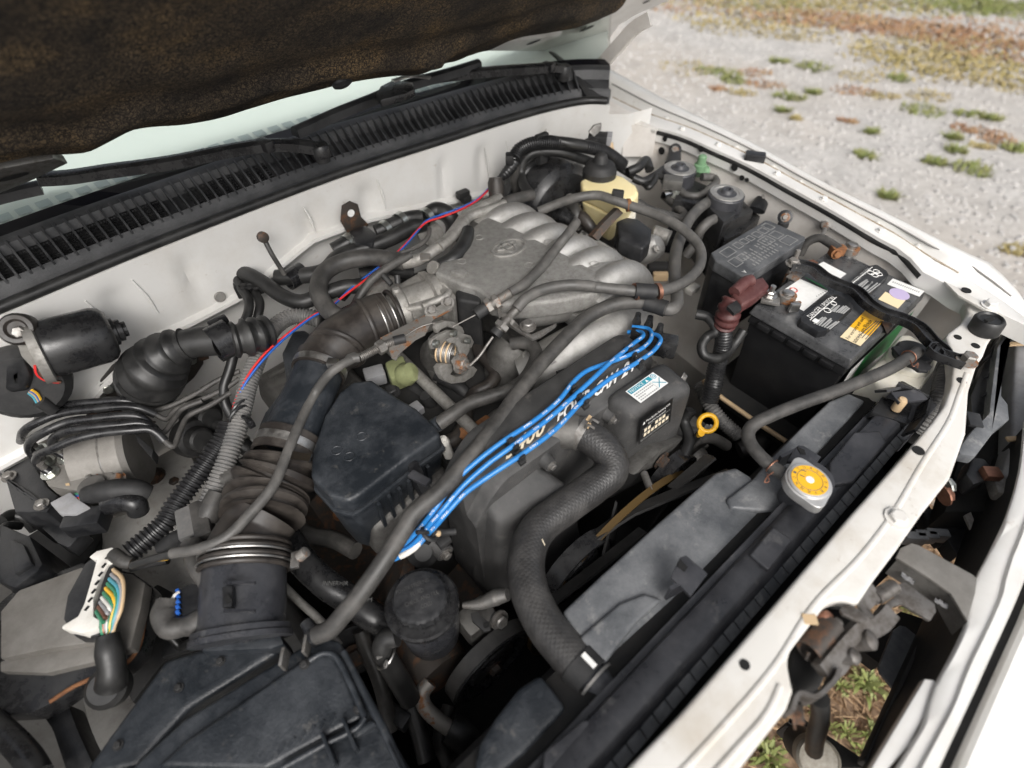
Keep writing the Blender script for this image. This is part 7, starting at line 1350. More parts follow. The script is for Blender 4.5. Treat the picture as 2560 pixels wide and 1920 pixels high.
textfit('lettering', 'INNER>IIR', p('H', 2160, 520, .817)+V(.006, .010, .004), V(.75, -.65, 0), V(.65, .75, 0), .034, .006, 'ink_dim', bpy.data.objects['dark_hose']); textfit('lettering', 'ROEPDM', p('I', 130, 610, .802)+V(.004, .008, .003), V(.75, -.65, 0), V(.65, .75, 0), .034, .006, 'ink_dim', bpy.data.objects['dark_hose'])
hose('slim_rod', 'speckled grey steel rod leaning beside the air flow meter', 'rod', [p('H', 1790, 440, .80), p('H', 1930, 580, .80), p('H', 2060, 700, .80), p('H', 2180, 860, .79)], .0055, 'alu_dusty', seg=10)
t = T('lower_connector', 'dark slotted wiring connector in the gap beside the air cleaner', 'connector')
box('plug', p('L', 1590, 1040, .66), (.022, .05, .03), 'black_plastic', t, ax=(V(.9, .3, 0), V(.35, -.93, 0), Z_), bev=.003); tube('pin', [p('L', 1480, 770, .68), p('L', 1510, 850, .68)], .0016, 'white_plastic', t, seg=6)
hose('alternator_strut', 'dull steel strut pointing from the engine to the thick hose', 'strut', pl('I', [(790, 600, .80), (900, 590, .805), (1000, 550, .815), (1080, 530, .825)]), [.004, .008, .011, .008], 'steel_dull', seg=12)
t = T('engine_lug', 'dark engine lifting lug beside the power steering reservoir', 'lug')
prism('plate', pl('I', [(840, 650), (880, 640), (960, 710), (970, 760), (930, 770), (850, 700)], .80), V(0, 0, -.006), 'black_dull', t, bev=.001); lathe('hole', [(.004, 0), (.004, .0008), (0, .0006)], p('I', 940, 728, .801), Z_, 'hole', t, 10)
lathe('boss', [(.022, -.03), (.022, 0), (.012, .008)], p('Q', 480, 900, .83), V(-.2, -.5, .8), 'black_dull', t, 20)
hose('pulley_drum', 'dull round dark pulley drum deep under the spark plug leads', 'drum', [p('I', 330, 380, .74), p('I', 400, 400, .73)], [.045, .045], 'rusty_dark', seg=24)

# ---- radiator support (white crossmember)
SZ = .972
inner = [('J', -700, 2020), ('J', 0, 1300), ('J', 560, 650), ('J', 1115, 0), ('G', 1400, 1325), ('G', 1610, 1080), ('G', 1700, 960), ('G', 1745, 830), ('G', 1755, 730), ('G', 1740, 600), ('G', 1712, 515), ('G', 1730, 490), ('G', 1810, 430), ('G', 1855, 365), ('G', 1845, 300), ('G', 1790, 240)]
outer = [('G', 2060, 330), ('G', 2098, 385), ('G', 2060, 450), ('G', 1985, 560), ('G', 1955, 640), ('G', 1915, 695), ('G', 1860, 870), ('G', 1842, 1140), ('G', 1740, 1430), ('J', 1560, 10), ('J', 1400, 240), ('J', 1235, 460), ('J', 1150, 590), ('J', 1060, 560), ('J', 985, 570), ('J', 930, 610), ('J', 715, 890), ('J', 695, 960), ('J', 705, 1040), ('J', 732, 1150), ('J', 690, 1270), ('J', 400, 1640), ('J', -300, 2400)]
sp_ = poly('J', inner+outer, SZ)
sup = hexa('radiator_support', sp_, [q+V(0, 0, -.022) for q in sp_], 'white_dirty', car, bev=.005, seg=3)
ridge = [('J', -300, 2000), ('J', 240, 1420), ('J', 600, 1000), ('J', 860, 600), ('J', 1150, 300), ('J', 1350, 40), ('G', 1560, 1330), ('G', 1730, 1060), ('G', 1790, 900), ('G', 1840, 760)]
tube('pressed_ridge', poly('J', ridge, SZ-.0015), .0042, 'white_dirty', sup, seg=10, flat=.8)
tube('pressed_ridge', poly('J', [(-300, 2250), (330, 1560), (560, 1290), (640, 1120)], SZ-.0015), .004, 'white_dirty', sup, seg=10)
sheet('gap_dark_sheet', [[V(x, .02, .86), V(x, -.07, .86)] for x in (-.4, .2, .6, .80)], 'deep_black', sup)  # added black sheet, keeps the gap dark and hides the ground below
sheet('support_wall', [[V(x, -.008, .952), V(x, -.010, .80)] for x in (-.4, .2, .6, .74)], 'white_dirty', sup)
for k_, x, y, r_ in (('J', 415, 983, .0052), ('G', 1532, 1252, .0075), ('G', 1810, 803, .0065), ('G', 1785, 523, .0055), ('G', 1900, 578, .006)): lathe('drilled_hole', [(r_, 0), (r_, .0008), (0, .0006)], p(k_, x, y, SZ), Z_, 'hole', sup, 16)
for k_, x, y in (('G', 1840, 222), ('G', 1990, 322)): lathe('flange_hole', [(.0075, 0), (.0075, .001), (0, .0007)], p(k_, x, y, .986), Z_, 'hole', sup, 16) if x < 1900 else hexbolt('fender_bolt', p(k_, x, y, .985), Z_, .009, 'white_paint', sup)
fl_ = poly('G', [(1700, 160), (1780, 200), (1900, 270), (2050, 340), (2040, 385), (1900, 310), (1790, 250)], .985); hexa('fender_flange', fl_, [q+V(0, 0, -.004) for q in fl_], 'white_dirty', sup, bev=.001)
lathe('rubber_stop', [(.021, -.012), (.021, .008), (.018, .012), (.016, .012), (.014, .009), (0, .009)], p('G', 1975, 440, .985), V(.0, .1, 1), 'rubber_dark', sup, 28); box('stop_slot', p('G', 1990, 410, 1.0), (.016, .006, .003), 'hole', sup, ax=(V(.9, -.3, 0), V(.3, .9, 0), Z_))
hexbolt('square_bolt', p('J', 1395, 45, SZ), Z_, .010, 'white_dirty', sup, h=.008)
box('stain_tab', p('J', 835, 690, SZ+.001), (.014, .010, .002), 'tan_wire', sup, ax=(V(.7, -.7, 0), V(.7, .7, 0), Z_))
# ---- hood latch
mk('latch_steel', (.17, .16, .15), .5, .6, col2=(.07, .058, .048), amt=.8, scale=60, rough2=.65)
t = T('hood_latch', 'greasy grey hood latch with a rusty coil spring set into the crossmember', 'hood latch')
lc = poly('J', [(720, 895), (950, 610), (1150, 640), (1200, 700), (1080, 900), (960, 1010), (900, 1130), (760, 1160), (700, 1040)], .925); hexa('well', lc, [q+V(0, 0, -.05) for q in lc], 'deep_black', t, bev=.003)
sa, sb = p('J', 830, 900, .950), p('J', 975, 735, .950); ds = (sb-sa)
for i in range(18): torus('spring_coil', sa+ds*(i/17), ds, .0125, .0016, 'rusty_dark', t, 22, 6)
tube('spring_tail', [p('J', 810, 950, .945), sa], .0022, 'rusty_dark', t, seg=6)
lp = poly('J', [(1060, 600), (1110, 600), (1190, 650), (1215, 690), (1170, 710), (1120, 690), (1050, 660), (1030, 625)], .968); hexa('striker_plate', lp, [q+V(0, 0, -.005) for q in lp], 'latch_steel', t, bev=.0012)
strap('lever', poly('J', [(1215, 680), (1175, 600), (1220, 540), (1260, 510)], .962), .018, .004, V(.4, -.4, .8), 'latch_steel', t); strap('lever', poly('J', [(1180, 780), (1280, 720), (1350, 640)], .950), .018, .010, V(.3, -.3, .9), 'latch_steel', t)
strap('latch_arm', poly('J', [(900, 1020), (1000, 900), (1100, 790), (1200, 700)], .955), .014, .012, V(.4, -.4, .8), 'latch_steel', t); strap('latch_arm', poly('J', [(960, 1010), (1010, 970), (1090, 830)], .945), .020, .008, V(.4, -.4, .8), 'latch_steel', t)
for x, y, r_ in ((1195, 825, .010), (1090, 930, .008), (920, 680, .007), (985, 720, .006)): lathe('pivot', [(r_, -.01), (r_, .006), (r_*.6, .009), (0, .010)], p('J', x, y, .952), V(.3, -.5, .8), 'latch_steel' if x > 950 else 'copper', t, 18)
hk = poly('J', [(1400, 460), (1450, 450), (1640, 590), (1650, 640), (1610, 700), (1430, 590), (1370, 610), (1340, 640), (1280, 690), (1240, 720), (1220, 700), (1300, 600), (1390, 540)], .945); hexa('release_hook', hk, [q+V(0, 0, -.005) for q in hk], 'latch_steel', t, bev=.0015)
sa2, sb2 = p('J', 1265, 545, .958), p('J', 1375, 480, .958)
for i in range(10): torus('hook_spring', sa2+(sb2-sa2)*(i/9), sb2-sa2, .007, .0012, 'latch_steel', t, 16, 6)
tube('hook_wire', poly('J', [(1240, 560), (1270, 590), (1260, 550)], .96), .0014, 'latch_steel', t, seg=6)
strap('lower_lip', poly('J', [(690, 1300), (740, 1190), (840, 1210), (930, 1140), (970, 1090), (990, 1030)], .950), .004, .028, Z_, 'latch_steel', t); tube('release_cable', [p('J', 900, 1200, .90), p('J', 900, 1330, .86), p('J', 870, 1450, .82), p('J', 860, 1530, .78)], .010, 'rubber_dark', t, seg=12); hexbolt('lip_bolt', p('J', 715, 1290, .94), V(.5, -.6, .3), .010, 'rusty_dark', t)
# ---- grille opening: dark members, deflector plate, horn
fr = T('grille_frame', 'black plastic grille frame bars around the gap at the front', 'grille frame')
FZ = .80
ib = poly('J', [(1635, 600), (1680, 590), (1245, 1640), (1180, 1595)], .80); hexa('inner_bar', ib, [q+V(0, 0, -.02) for q in ib], 'black_dull', fr, bev=.004)
hexa('cross_bar', poly('J', [(680, 1370), (760, 1300), (1190, 1590), (1230, 1646), (1000, 1646)], .62), [q+V(0, 0, -.05) for q in poly('J', [(680, 1370), (760, 1300), (1190, 1590), (1230, 1646), (1000, 1646)], .62)], 'black_dull', fr, bev=.005)
tube('bar_edge', poly('J', [(700, 1340), (850, 1450), (1000, 1560)], .625), .004, 'black_gloss', fr, seg=8)
hexa('dark_panel', poly('J', [(1110, 930), (1230, 760), (1420, 640), (1640, 710), (1570, 850), (1290, 980), (1170, 890)], .66), [q+V(0, 0, -.03) for q in poly('J', [(1110, 930), (1230, 760), (1420, 640), (1640, 710), (1570, 850), (1290, 980), (1170, 890)], .66)], 'deep_black', fr)
hexa('dark_panel', poly('J', [(1260, 480), (1450, 300), (1700, 100), (1560, -100), (1400, 100), (1230, 420)], .70), [q+V(0, 0, -.03) for q in poly('J', [(1260, 480), (1450, 300), (1700, 100), (1560, -100), (1400, 100), (1230, 420)], .70)], 'deep_black', fr)
dp = poly('J', [(1370, 760), (1415, 728), (1450, 735), (1575, 835), (1500, 1010), (1420, 1165), (1370, 1130), (1290, 1030), (1280, 990)], .78); t = T('air_deflector', 'flat dark grey air deflector plate hanging in the grille gap', 'deflector'); hexa('plate', dp, [q+V(0, 0, -.006) for q in dp], 'shroud_plastic', t, bev=.0015)
mk('horn_cap', (.40, .37, .31), .5, col2=(.22, .19, .15), amt=.8, scale=40)
t = T('horn', 'round horn with a dirty cream cap on a bracket below the crossmember', 'horn')
hq = p('J', 890, 1590, .74); lathe('cap', [(.019, -.03), (.024, -.028), (.025, 0), (.022, .004), (.021, .002), (0, .003)], hq, V(-.4, -.1, .9), 'horn_cap', t, 32); lathe('barrel', [(.022, -.10), (.022, -.03)], hq, V(-.4, -.1, .9), 'black_dull', t, 24)
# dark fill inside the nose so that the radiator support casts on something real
hexa('nose_dark_fill', [V(.72, -.02, .86), V(1.02, -.02, .86), V(1.02, .08, .86), V(.72, .08, .86)], [V(.72, -.02, .55), V(1.02, -.02, .55), V(1.02, .08, .55), V(.72, .08, .55)], 'deep_black', car)
# support for the far headlamp: cavity floor
t = T('headlamp', 'black headlamp back shell with grey bracket behind the fender corner', 'headlamp')
cv = poly('G', [(1930, 720), (2060, 480), (2212, 420), (2300, 600), (2212, 1300), (2050, 1646), (1700, 1646), (1790, 1300), (1860, 1000)], .84); hexa('shell', cv, [q+V(0, 0, -.05) for q in cv], 'deep_black', t, bev=.006)
c5 = poly('G', [(2105, 450), (2155, 470), (2125, 560), (2075, 580), (2070, 900), (2110, 950), (2120, 1050), (2020, 1130), (1900, 1290), (1800, 1270), (1790, 1240), (1880, 1120), (1990, 1010), (2000, 900), (2040, 590)], .925)
hexa('bracket', c5, [q+V(0, 0, -.018) for q in c5], 'shroud_plastic', t, bev=.003)
hexa('inner_face', poly('G', [(1960, 680), (2030, 620), (2000, 960), (1880, 1060), (1870, 900)], .90), [q+V(0, 0, -.02) for q in poly('G', [(1960, 680), (2030, 620), (2000, 960), (1880, 1060), (1870, 900)], .90)], 'black_plastic', t, bev=.004)
for x, y in ((2000, 640), (2000, 760), (1985, 880)): prism('fin', poly('G', [(x-40, y+20), (x+20, y-40), (x+20, y)], .912), V(0, 0, -.006), 'black_plastic', t)
box('clip_loop', p('G', 1890, 1055, .925), (.026, .018, .006), 'black_plastic', t, ax=(V(.8, .5, 0), V(-.5, .8, 0), Z_), bev=.001)
hexbolt('adjuster', p('G', 2140, 438, .935), Z_, .012, 'rusty_steel', t)
gs = poly('G', [(2155, 520), (2230, 500), (2300, 700), (2260, 1200), (2150, 1450), (2080, 1400), (2140, 1200)], .89); hexa('reflector_back', gs, [q+V(0, 0, -.04) for q in gs], 'grey_plastic', t, bev=.008, seg=3)
for y in (565, 1175): box('retainer', p('G', 2165, y, .90), (.030, .008, .004), 'tan_wire', t, ax=(V(.8, -.6, 0), V(.6, .8, 0), Z_), bev=.001)
hexa('lower_bracket', poly('G', [(1880, 1290), (1960, 1300), (2030, 1390), (1990, 1430), (1890, 1470), (1840, 1400)], .89), [q+V(0, 0, -.03) for q in poly('G', [(1880, 1290), (1960, 1300), (2030, 1390), (1990, 1430), (1890, 1470), (1840, 1400)], .89)], 'black_plastic', t, bev=.004); box('copper_contact', p('G', 2000, 1400, .895), (.022, .018, .012), 'copper', t, ax=(V(.7, -.7, 0), V(.7, .7, 0), Z_), bev=.002); box('alloy_block', p('G', 2080, 1480, .875), (.045, .035, .02), 'alu_dusty', t, ax=(V(.8, .5, 0), V(-.5, .8, 0), Z_), bev=.004)
for x, y, m in ((1690, 1540, 'copper'), (1700, 1480, 'zinc')): hexbolt('harness_bolt', p('G', x, y, .90), V(.8, -.5, .2), .010, m, t)
for i in range(5): box('nose_clutter', p('J', 1650+60*i, 60+50*(i % 3)+20*i, .78), (.05, .03, .03), 'black_plastic', t, ax=(V(.7, -.5+.2*i, 0), V(.5, .7, 0), Z_), bev=.005)
hexa('grey_vane', poly('J', [(1830, 20), (1870, 0), (1890, 50), (1870, 110)], .84), [q+V(0, 0, -.004) for q in poly('J', [(1830, 20), (1870, 0), (1890, 50), (1870, 110)], .84)], 'alu_dusty', t)
for i in range(3): box('vane', p('J', 1500+70*i, 170-10*i, .83), (.03, .012, .02), 'shroud_plastic', t, ax=(V(.7, -.7, 0), V(.7, .7, 0), Z_), bev=.002)
# ---- nose panel (white fascia) and bridge bracket
FZ = .935
fin = [('J', 2100, 40), ('J', 2040, 170), ('J', 1960, 330), ('J', 1905, 430), ('J', 1870, 560), ('J', 1850, 700), ('J', 1760, 900), ('J', 1650, 1110), ('J', 1560, 1380), ('J', 1400, 1640), ('J', 1000, 2300)]
fout = [('J', 1420, 2300), ('J', 1700, 1640), ('J', 1900, 1200), ('J', 2090, 780), ('J', 2230, 480), ('J', 2330, 200), ('J', 2400, -200), ('G', 2420, 900), ('G', 2300, 700), ('G', 2230, 1100), ('G', 2160, 1560)]
fa_ = poly('J', fin[::1], FZ); fo2 = poly('J', fout[:7], FZ)
N_ = 24; A1, _ = spline(poly('J', [('G', 2225, 1050), ('G', 2190, 1380)]+fin, FZ), None, 4); B1, _ = spline(poly('J', [('G', 2560, 700), ('J', 2420, -120), ('J', 2310, 250), ('J', 2200, 540), ('J', 2010, 960), ('J', 1850, 1310), ('J', 1700, 1640), ('J', 1420, 2300)], FZ), None, 6)
A1, _, _ = resample(A1, None, .012); B1, _, _ = resample(B1, None, .012); rows = []
for i in range(41):
    a = A1[int(i/40*(len(A1)-1))]; b = B1[int(i/40*(len(B1)-1))]; d = (b-a); 
    rows.append([a+V(0, 0, -.006), a+V(0, 0, -.001), a+d*.06+V(0, 0, .001), a+d*.45+V(0, 0, .001), a+d*.50+V(0, 0, .005), a+d*.8+V(0, 0, .004), a+d*.94+V(0, 0, -.003), b+V(0, 0, -.012), b+V(0, 0, -.05)])
sheet('nose_inner', [[a+V(.002, -.004, -.004), a+V(.004, -.008, -.05), a+V(.004, -.01, -.14)] for a in A1[::3]], 'black_dull', car)
nose = sheet('nose_panel', rows, 'white_paint', car, flip=False, ang=45)
rows2 = []
for i in range(41):
    b = B1[int(i/40*(len(B1)-1))]; o_ = V(b.y*0+.55, -.83, 0).normalized()
    rows2.append([b+V(0, 0, -.05)+o_*.017, b+V(0, 0, -.018)+o_*.018, b+V(0, 0, -.014)+o_*.022, b+V(0, 0, -.024)+o_*.05, b+V(0, 0, -.04)+o_*.10, b+V(0, 0, -.12)+o_*.13, b+V(0, 0, -.3)+o_*.12])
sheet('grille_header', rows2, 'white_paint', car, flip=False)
sheet('nose_seam', [[B1[int(i/40*(len(B1)-1))]+V(-.006, .006, -.030), B1[int(i/40*(len(B1)-1))]+V(0, 0, -.032)+V(.55, -.83, 0)*.024] for i in range(41)], 'deep_black', car)
ts = poly('J', [(1655, 1110), (1640, 1080), (1575, 1070), (1230, 1646), (1300, 1700), (1480, 1500), (1600, 1260)], .93)
hexa('nose_ledge', ts, [q+V(0, 0, -.012) for q in ts], 'white_paint', car, bev=.003)
br_ = poly('J', [(1390, 290), (1420, 230), (1490, 200), (1540, 215), (1880, 400), (1912, 428), (1900, 520), (1850, 700), (1800, 620), (1740, 520), (1600, 420)], .940); bridge = hexa('bridge_bracket', br_, [q+V(0, 0, -.004) for q in br_], 'ecu_metal', car, bev=.001)
sd_ = poly('J', [(1400, 300), (1600, 420), (1745, 525), (1800, 620), (1850, 705)], .938); sheet('bridge_side', [sd_, [q+V(-.004, -.002, -.03) for q in sd_]], 'alu_dark', bridge)
for x, y in ((1500, 380), (1720, 540)): prism('bridge_slot', [q+V(-.001, -.001, -.012) for q in poly('J', [(x-40, y-30), (x+40, y+20), (x+30, y+45), (x-50, y-5)], .937)], V(-.001, -.001, 0), 'grey_plastic', bridge)
# passenger side fender (out of frame, shades the bay)
rows = [[V(-.43, y, .98), V(-.46, y, 1.0), V(-.52, y, .995), V(-.55, y, .95), V(-.56, y, .5)] for y in (-.05, .3, .6, .95)]
sheet('fender', rows, 'white_paint', car, flip=False)
# ================================================================== HOSES, PIPES, WIRES
def H(name, lab, cat, pts, r, m, grp=None, **k): return hose(name, lab, cat, [p(*q) for q in pts], r, m, grp, **k)
H('rubber_hose', 'long dusty brown hose slanting across the whole engine to the air cleaner', 'hose', [('E', 2105, 343, .984), ('E', 2040, 322, .984), ('E', 1960, 300, .984), ('E', 1830, 300, .982), ('E', 1700, 335, .978), ('E', 1570, 410, .973), ('E', 1420, 555, .968), ('E', 1270, 720, .965), ('E', 1140, 890, .965), ('E', 1020, 1060, .965), ('E', 900, 1215, .965), ('E', 760, 1385, .962), ('E', 620, 1530, .957), ('E', 480, 1650, .950), ('I', 400, 130, .94), ('I', 270, 330, .925), ('I', 120, 540, .905), ('I', 20, 660, .89), ('H', 2120, 755, .876), ('H', 2030, 790, .868)], .0112, 'rubber', seg=16)
t = T('hose_collar', 'black rubber collar on the bend of the long brown hose', 'clamp'); q = p('E', 2020, 315, .984); tube('collar', [p('E', 1960, 300, .984), q, p('E', 2095, 340, .984)], .0132, 'black_dull', t, seg=16)
H('rubber_hose', 'hooked rubber hose from the resonator stub round to the manifold', 'hose', [('E', 630, 1082, .912), ('E', 720, 1020, .918), ('E', 830, 950, .92), ('E', 960, 905, .92), ('E', 1080, 865, .922), ('E', 1180, 800, .925), ('E', 1240, 710, .93), ('E', 1262, 630, .932), ('E', 1230, 572, .932), ('E', 1160, 555, .93), ('E', 1105, 565, .925)], .0108, 'rubber', seg=16)
H('rubber_hose', 'brown hose looping below the throttle wheel down to a black end', 'hose', [('E', 870, 540, .885), ('E', 900, 620, .88), ('E', 970, 700, .875), ('E', 1000, 760, .87), ('E', 960, 830, .865), ('E', 870, 880, .86), ('E', 825, 960, .86), ('E', 800, 1080, .86), ('E', 750, 1170, .86), ('E', 690, 1210, .858)], [.0115]*8+[.0125, .0145], 'rubber_brown', seg=16)
H('rubber_hose', 'dark hose in the shadow beside the vacuum canister', 'hose', [('E', 1060, 500, .90), ('E', 1090, 550, .905), ('E', 1130, 570, .91)], .009, 'rubber', seg=12)
# left rear: coolant hoses and pipes
H('coolant_hose', 'thick grey coolant hose curling up from the intake duct elbow', 'hose', [('V', 745, 695, .962), ('V', 708, 668, .970), ('V', 688, 628, .98), ('V', 700, 590, .986), ('V', 740, 566, .988), ('V', 800, 556, .99), ('V', 850, 562, .99), ('V', 875, 566, .99)], .0148, 'rubber', seg=18)
t = T('coolant_pipe', 'pair of dusty steel coolant pipes bending behind the emblem plate', 'pipe')
tube('pipe', pl('M', [(250, 588, .99), (400, 605, .99), (520, 580, .992), (640, 505, .995), (750, 420, .998), (840, 310, 1.0), (910, 215, 1.0), (1010, 150, 1.0), (1130, 95, .998), (1205, 55, .995)]), [.0125, .0115]+[.0105]*8, 'alu_dusty', t, seg=14); tube('pipe', pl('M', [(690, 480, 1.0), (790, 400, 1.002), (880, 290, 1.004), (945, 215, 1.004), (1030, 180, 1.003), (1150, 140, 1.0), (1260, 95, .998)]), .0088, 'alu_dusty', t, seg=14)
lathe('pipe_boot', [(.015, 0), (.0155, .03), (.012, .04)], p('M', 1180, 60, .99), V(.2, .3, .8), 'rubber_brown', t, 18); prism('rust_patch', pl('M', [(520, 520), (610, 530), (600, 580), (520, 590)], 1.004), V(0, 0, -.004), 'rusty_steel', t, bev=.001)
H('rubber_hose', 'black elbow hose on the end of the steel pipe by the booster', 'hose', [('M', 1250, 98, .998), ('M', 1330, 65, .998), ('M', 1420, 40, .995), ('M', 1490, 25, .992)], [.0115, .0115, .0105, .0105], 'rubber', seg=14)
H('rubber_hose', 'black elbow hose from the throttle port up to the steel pipe', 'hose', [('M', 935, 330, 1.004), ('M', 920, 400, 1.002), ('M', 870, 500, .998), ('M', 790, 590, .992), ('M', 690, 640, .985)], [.011, .0125, .0135, .0135, .012], 'rubber_dark', seg=16)
H('vacuum_hose', 'slim grey vacuum hose arching over the throttle body side', 'hose', [('M', 440, 545, 1.002), ('M', 330, 600, 1.0), ('M', 200, 680, .995), ('M', 90, 770, .985), ('M', 10, 880, .97), ('E', 70, 360, .955)], .0072, 'rubber', seg=12)
H('heater_hose', 'thick black heater hose lying along the firewall foot', 'hose', [('B', 540, 1440, .975), ('B', 450, 1470, .975), ('B', 330, 1530, .972), ('B', 180, 1590, .968), ('B', 0, 1650, .962), ('D', 2080, 100, .958), ('D', 1900, 130, .955), ('D', 1780, 140, .952)], [.0145]*8, 'rubber_dark', seg=16)
H('heater_hose', 'black hose bent over behind the red and blue wires', 'hose', [('B', 545, 1400, .985), ('B', 620, 1355, .99), ('B', 690, 1380, .985), ('B', 730, 1450, .965), ('B', 720, 1540, .94)], [.0155, .0165, .0165, .016, .015], 'rubber_dark', seg=18)
H('heater_hose', 'dusty black hose sagging from the firewall elbow to the intake', 'hose', [('D', 1545, 105, .965), ('D', 1620, 130, .968), ('D', 1720, 190, .962), ('D', 1820, 260, .955), ('D', 1930, 295, .952), ('D', 2050, 260, .955), ('D', 2212, 200, .96), ('E', 140, 190, .958), ('E', 300, 120, .955)], .0128, 'rubber_dark', seg=16)
H('heater_hose', 'slim black pipe falling from the firewall elbow beside the boot', 'pipe', [('D', 1560, 100, .965), ('D', 1525, 130, .962), ('D', 1550, 200, .955), ('D', 1600, 290, .945), ('D', 1590, 380, .935), ('D', 1540, 470, .925)], .0078, 'rubber_dark', seg=12)
H('heater_hose', 'second slim black pipe hanging beside the ribbed boot', 'pipe', [('D', 1640, 240, .94), ('D', 1670, 300, .935), ('D', 1660, 380, .925), ('D', 1640, 440, .915)], .0078, 'rubber_dark', seg=12)
H('wiring_conduit', 'smooth black conduit bending down below the ribbed boot', 'conduit', [('D', 1510, 600, .935), ('D', 1480, 720, .915), ('D', 1440, 850, .895), ('D', 1450, 950, .875), ('D', 1490, 1030, .86)], .0078, 'rubber_dark', seg=12)
t = T('heater_valve', 'black heater valve with rusty bracket and wire clamps at the firewall', 'valve')
prism('bracket', [pY('B', 0, 1420, .905), pY('B', 10, 1320, .905), pY('B', 60, 1290, .905), pY('B', 110, 1310, .905), pY('B', 130, 1390, .905), pY('B', 180, 1440, .905), pY('B', 150, 1480, .905), pY('B', 40, 1490, .905)], V(0, -.004, 0), 'rusty_dark', t, bev=.001); lathe('bracket_hole', [(.007, 0), (.007, .001), (0, .0008)], pY('B', 70, 1370, .900), V(0, -1, 0), 'label_white', t, 14)
hexa('body', pl('B', [(55, 1480), (160, 1440), (240, 1500), (210, 1560), (90, 1560)], .985), [q+V(0, 0, -.04) for q in pl('B', [(55, 1480), (160, 1440), (240, 1500), (210, 1560), (90, 1560)], .985)], 'black_plastic', t, bev=.006)
tube('outlet', pl('B', [(230, 1490, .975), (350, 1440, .98), (440, 1400, .985), (540, 1390, .988)]), [.013, .014, .0125, .013], 'rubber_dark', t, seg=16); tube('inlet', pl('B', [(90, 1540, .975), (30, 1570, .97), (-40, 1610, .965)]), .014, 'rubber_dark', t, seg=16)
for x, y, z in ((285, 1475, .978), (390, 1420, .983), (555, 1395, .988), (55, 1560, .972)): ring('wire_clamp', p('B', x, y, z), V(.9, .25, 0), .0145, .012, .0022, 'zinc', t, 24); 
t = T('firewall_stud', 'slim rod with a small round head on the white firewall', 'stud')
tube('rod', [pY('A', 1690, 1520, .88), pY('A', 1740, 1620, .865), pY('D', 1830, 120, .855)], .004, 'rubber', t, seg=8); lathe('head', [(.009, -.004), (.009, .004), (.005, .006), (0, .006)], pY('A', 1690, 1525, .875), V(0, -1, .3), 'rusty_dark', t, 16)
for x, y, lab in ((790, 1250, 'black square clip on the lip of the firewall beside the wires'), ):
    t = T('firewall_clip', lab, 'clip'); box('clip', pY('B', x, y, .89), (.028, .016, .016), 'black_dull', t, bev=.003); box('clip', pY('B', x+20, y+30, .885), (.022, .014, .014), 'black_dull', t, bev=.003)
t = T('pipe_holder', 'black plastic holder gripping the pipes at the firewall', 'clip'); box('holder', p('D', 1600, 200, .945), (.045, .02, .028), 'black_dull', t, ax=(V(.9, -.3, 0), V(.3, .9, 0), Z_), bev=.003)
for i in range(3): lathe('socket', [(.007, 0), (.006, .004), (.004, .002), (0, .002)], p('D', 1560+45*i, 200, .96), Z_, 'deep_black', t, 12)
t = T('clamp_block', 'black plastic saddle clamp on the heater hose', 'clip'); ring('saddle', p('D', 1900, 130, .955), V(.95, .2, 0), .0148, .035, .003, 'black_gloss', t); box('ear', p('B', 2150-2572*0, 1, 1) if False else p('M', -190, 200, .97), (.03, .016, .02), 'black_dull', t, bev=.003)
H('breather_disc', 'pale round plate half hidden behind the steel pipes', 'plate', [('M', 605, 360, .955), ('M', 612, 352, .958)], [.028, .028], 'alu_dusty', seg=28); H('earth_strap', 'thin pale tube curving in front of the round plate', 'pipe', [('M', 600, 320, .985), ('M', 590, 380, .985), ('M', 530, 450, .985), ('M', 430, 500, .985), ('M', 310, 540, .985)], .0042, 'tan_wire' if False else 'rubber_light', seg=10)
# red and blue wires
for nm_, off, m, lab in (('red_wire', 0, 'red_wire', 'thin red wire running along the firewall to the ribbed conduit'), ('blue_wire', 1, 'blue_wire', 'thin blue wire running beside the red one to the ribbed conduit')):
    o_ = -7*off
    H(nm_, lab, 'wire', [('B', 1025, 1150, 1.005), ('B', 960, 1215+o_, 1.003), ('B', 880, 1290+o_, 1.0), ('B', 760, 1355+2*o_, .998), ('B', 640, 1400+2.2*o_, .995), ('B', 555, 1430+1.5*o_, .995), ('B', 490+6*off, 1490, .99), ('B', 420+8*off, 1570, .985), ('B', 350+9*off, 1640, .98), ('E', 270-20*off, 70, .975), ('E', 60, 230+2*o_, .965), ('D', 2130, 318+10*off, .962), ('D', 2010, 385-o_, .962), ('D', 1850, 500-2*o_, .960), ('D', 1720, 610-4*o_, .955), ('D', 1620, 730-4*o_, .945), ('D', 1560, 830-3*o_, .935), ('D', 1515+14*off, 930, .925), ('D', 1485+6*off, 1030, .915), ('D', 1470, 1080, .905)], .0019, m, seg=8)
t = T('wiring_conduit', 'thick grey ribbed wiring conduit arching down beside the intake duct', 'conduit')
tube('conduit', [p(*q) for q in [('D', 2060, 410, .935), ('D', 1960, 388, .94), ('D', 1860, 395, .945), ('D', 1770, 455, .945), ('D', 1700, 560, .942), ('D', 1640, 700, .935), ('D', 1590, 850, .925), ('D', 1555, 1000, .915), ('D', 1515, 1150, .905), ('D', 1460, 1310, .895), ('D', 1395, 1460, .885), ('D', 1340, 1590, .875)]], .0128, 'loom_grey', t, seg=16, corr=(.0052, .0011)); tube('tape', pl('D', [(1400, 1520, .885), (1350, 1640, .875), (1330, 1700, .868)]), [.014, .016, .014], 'rubber', t, seg=14, lumps=.15)
q = p('D', 1560, 1000, .92)
for k_ in (0, 40): torus('cable_tie', p('D', 1548-k_*.3, 985+k_, .916), V(.25, -.8, -.2), .0165, .0022, 'black_gloss', t, 26, 6)
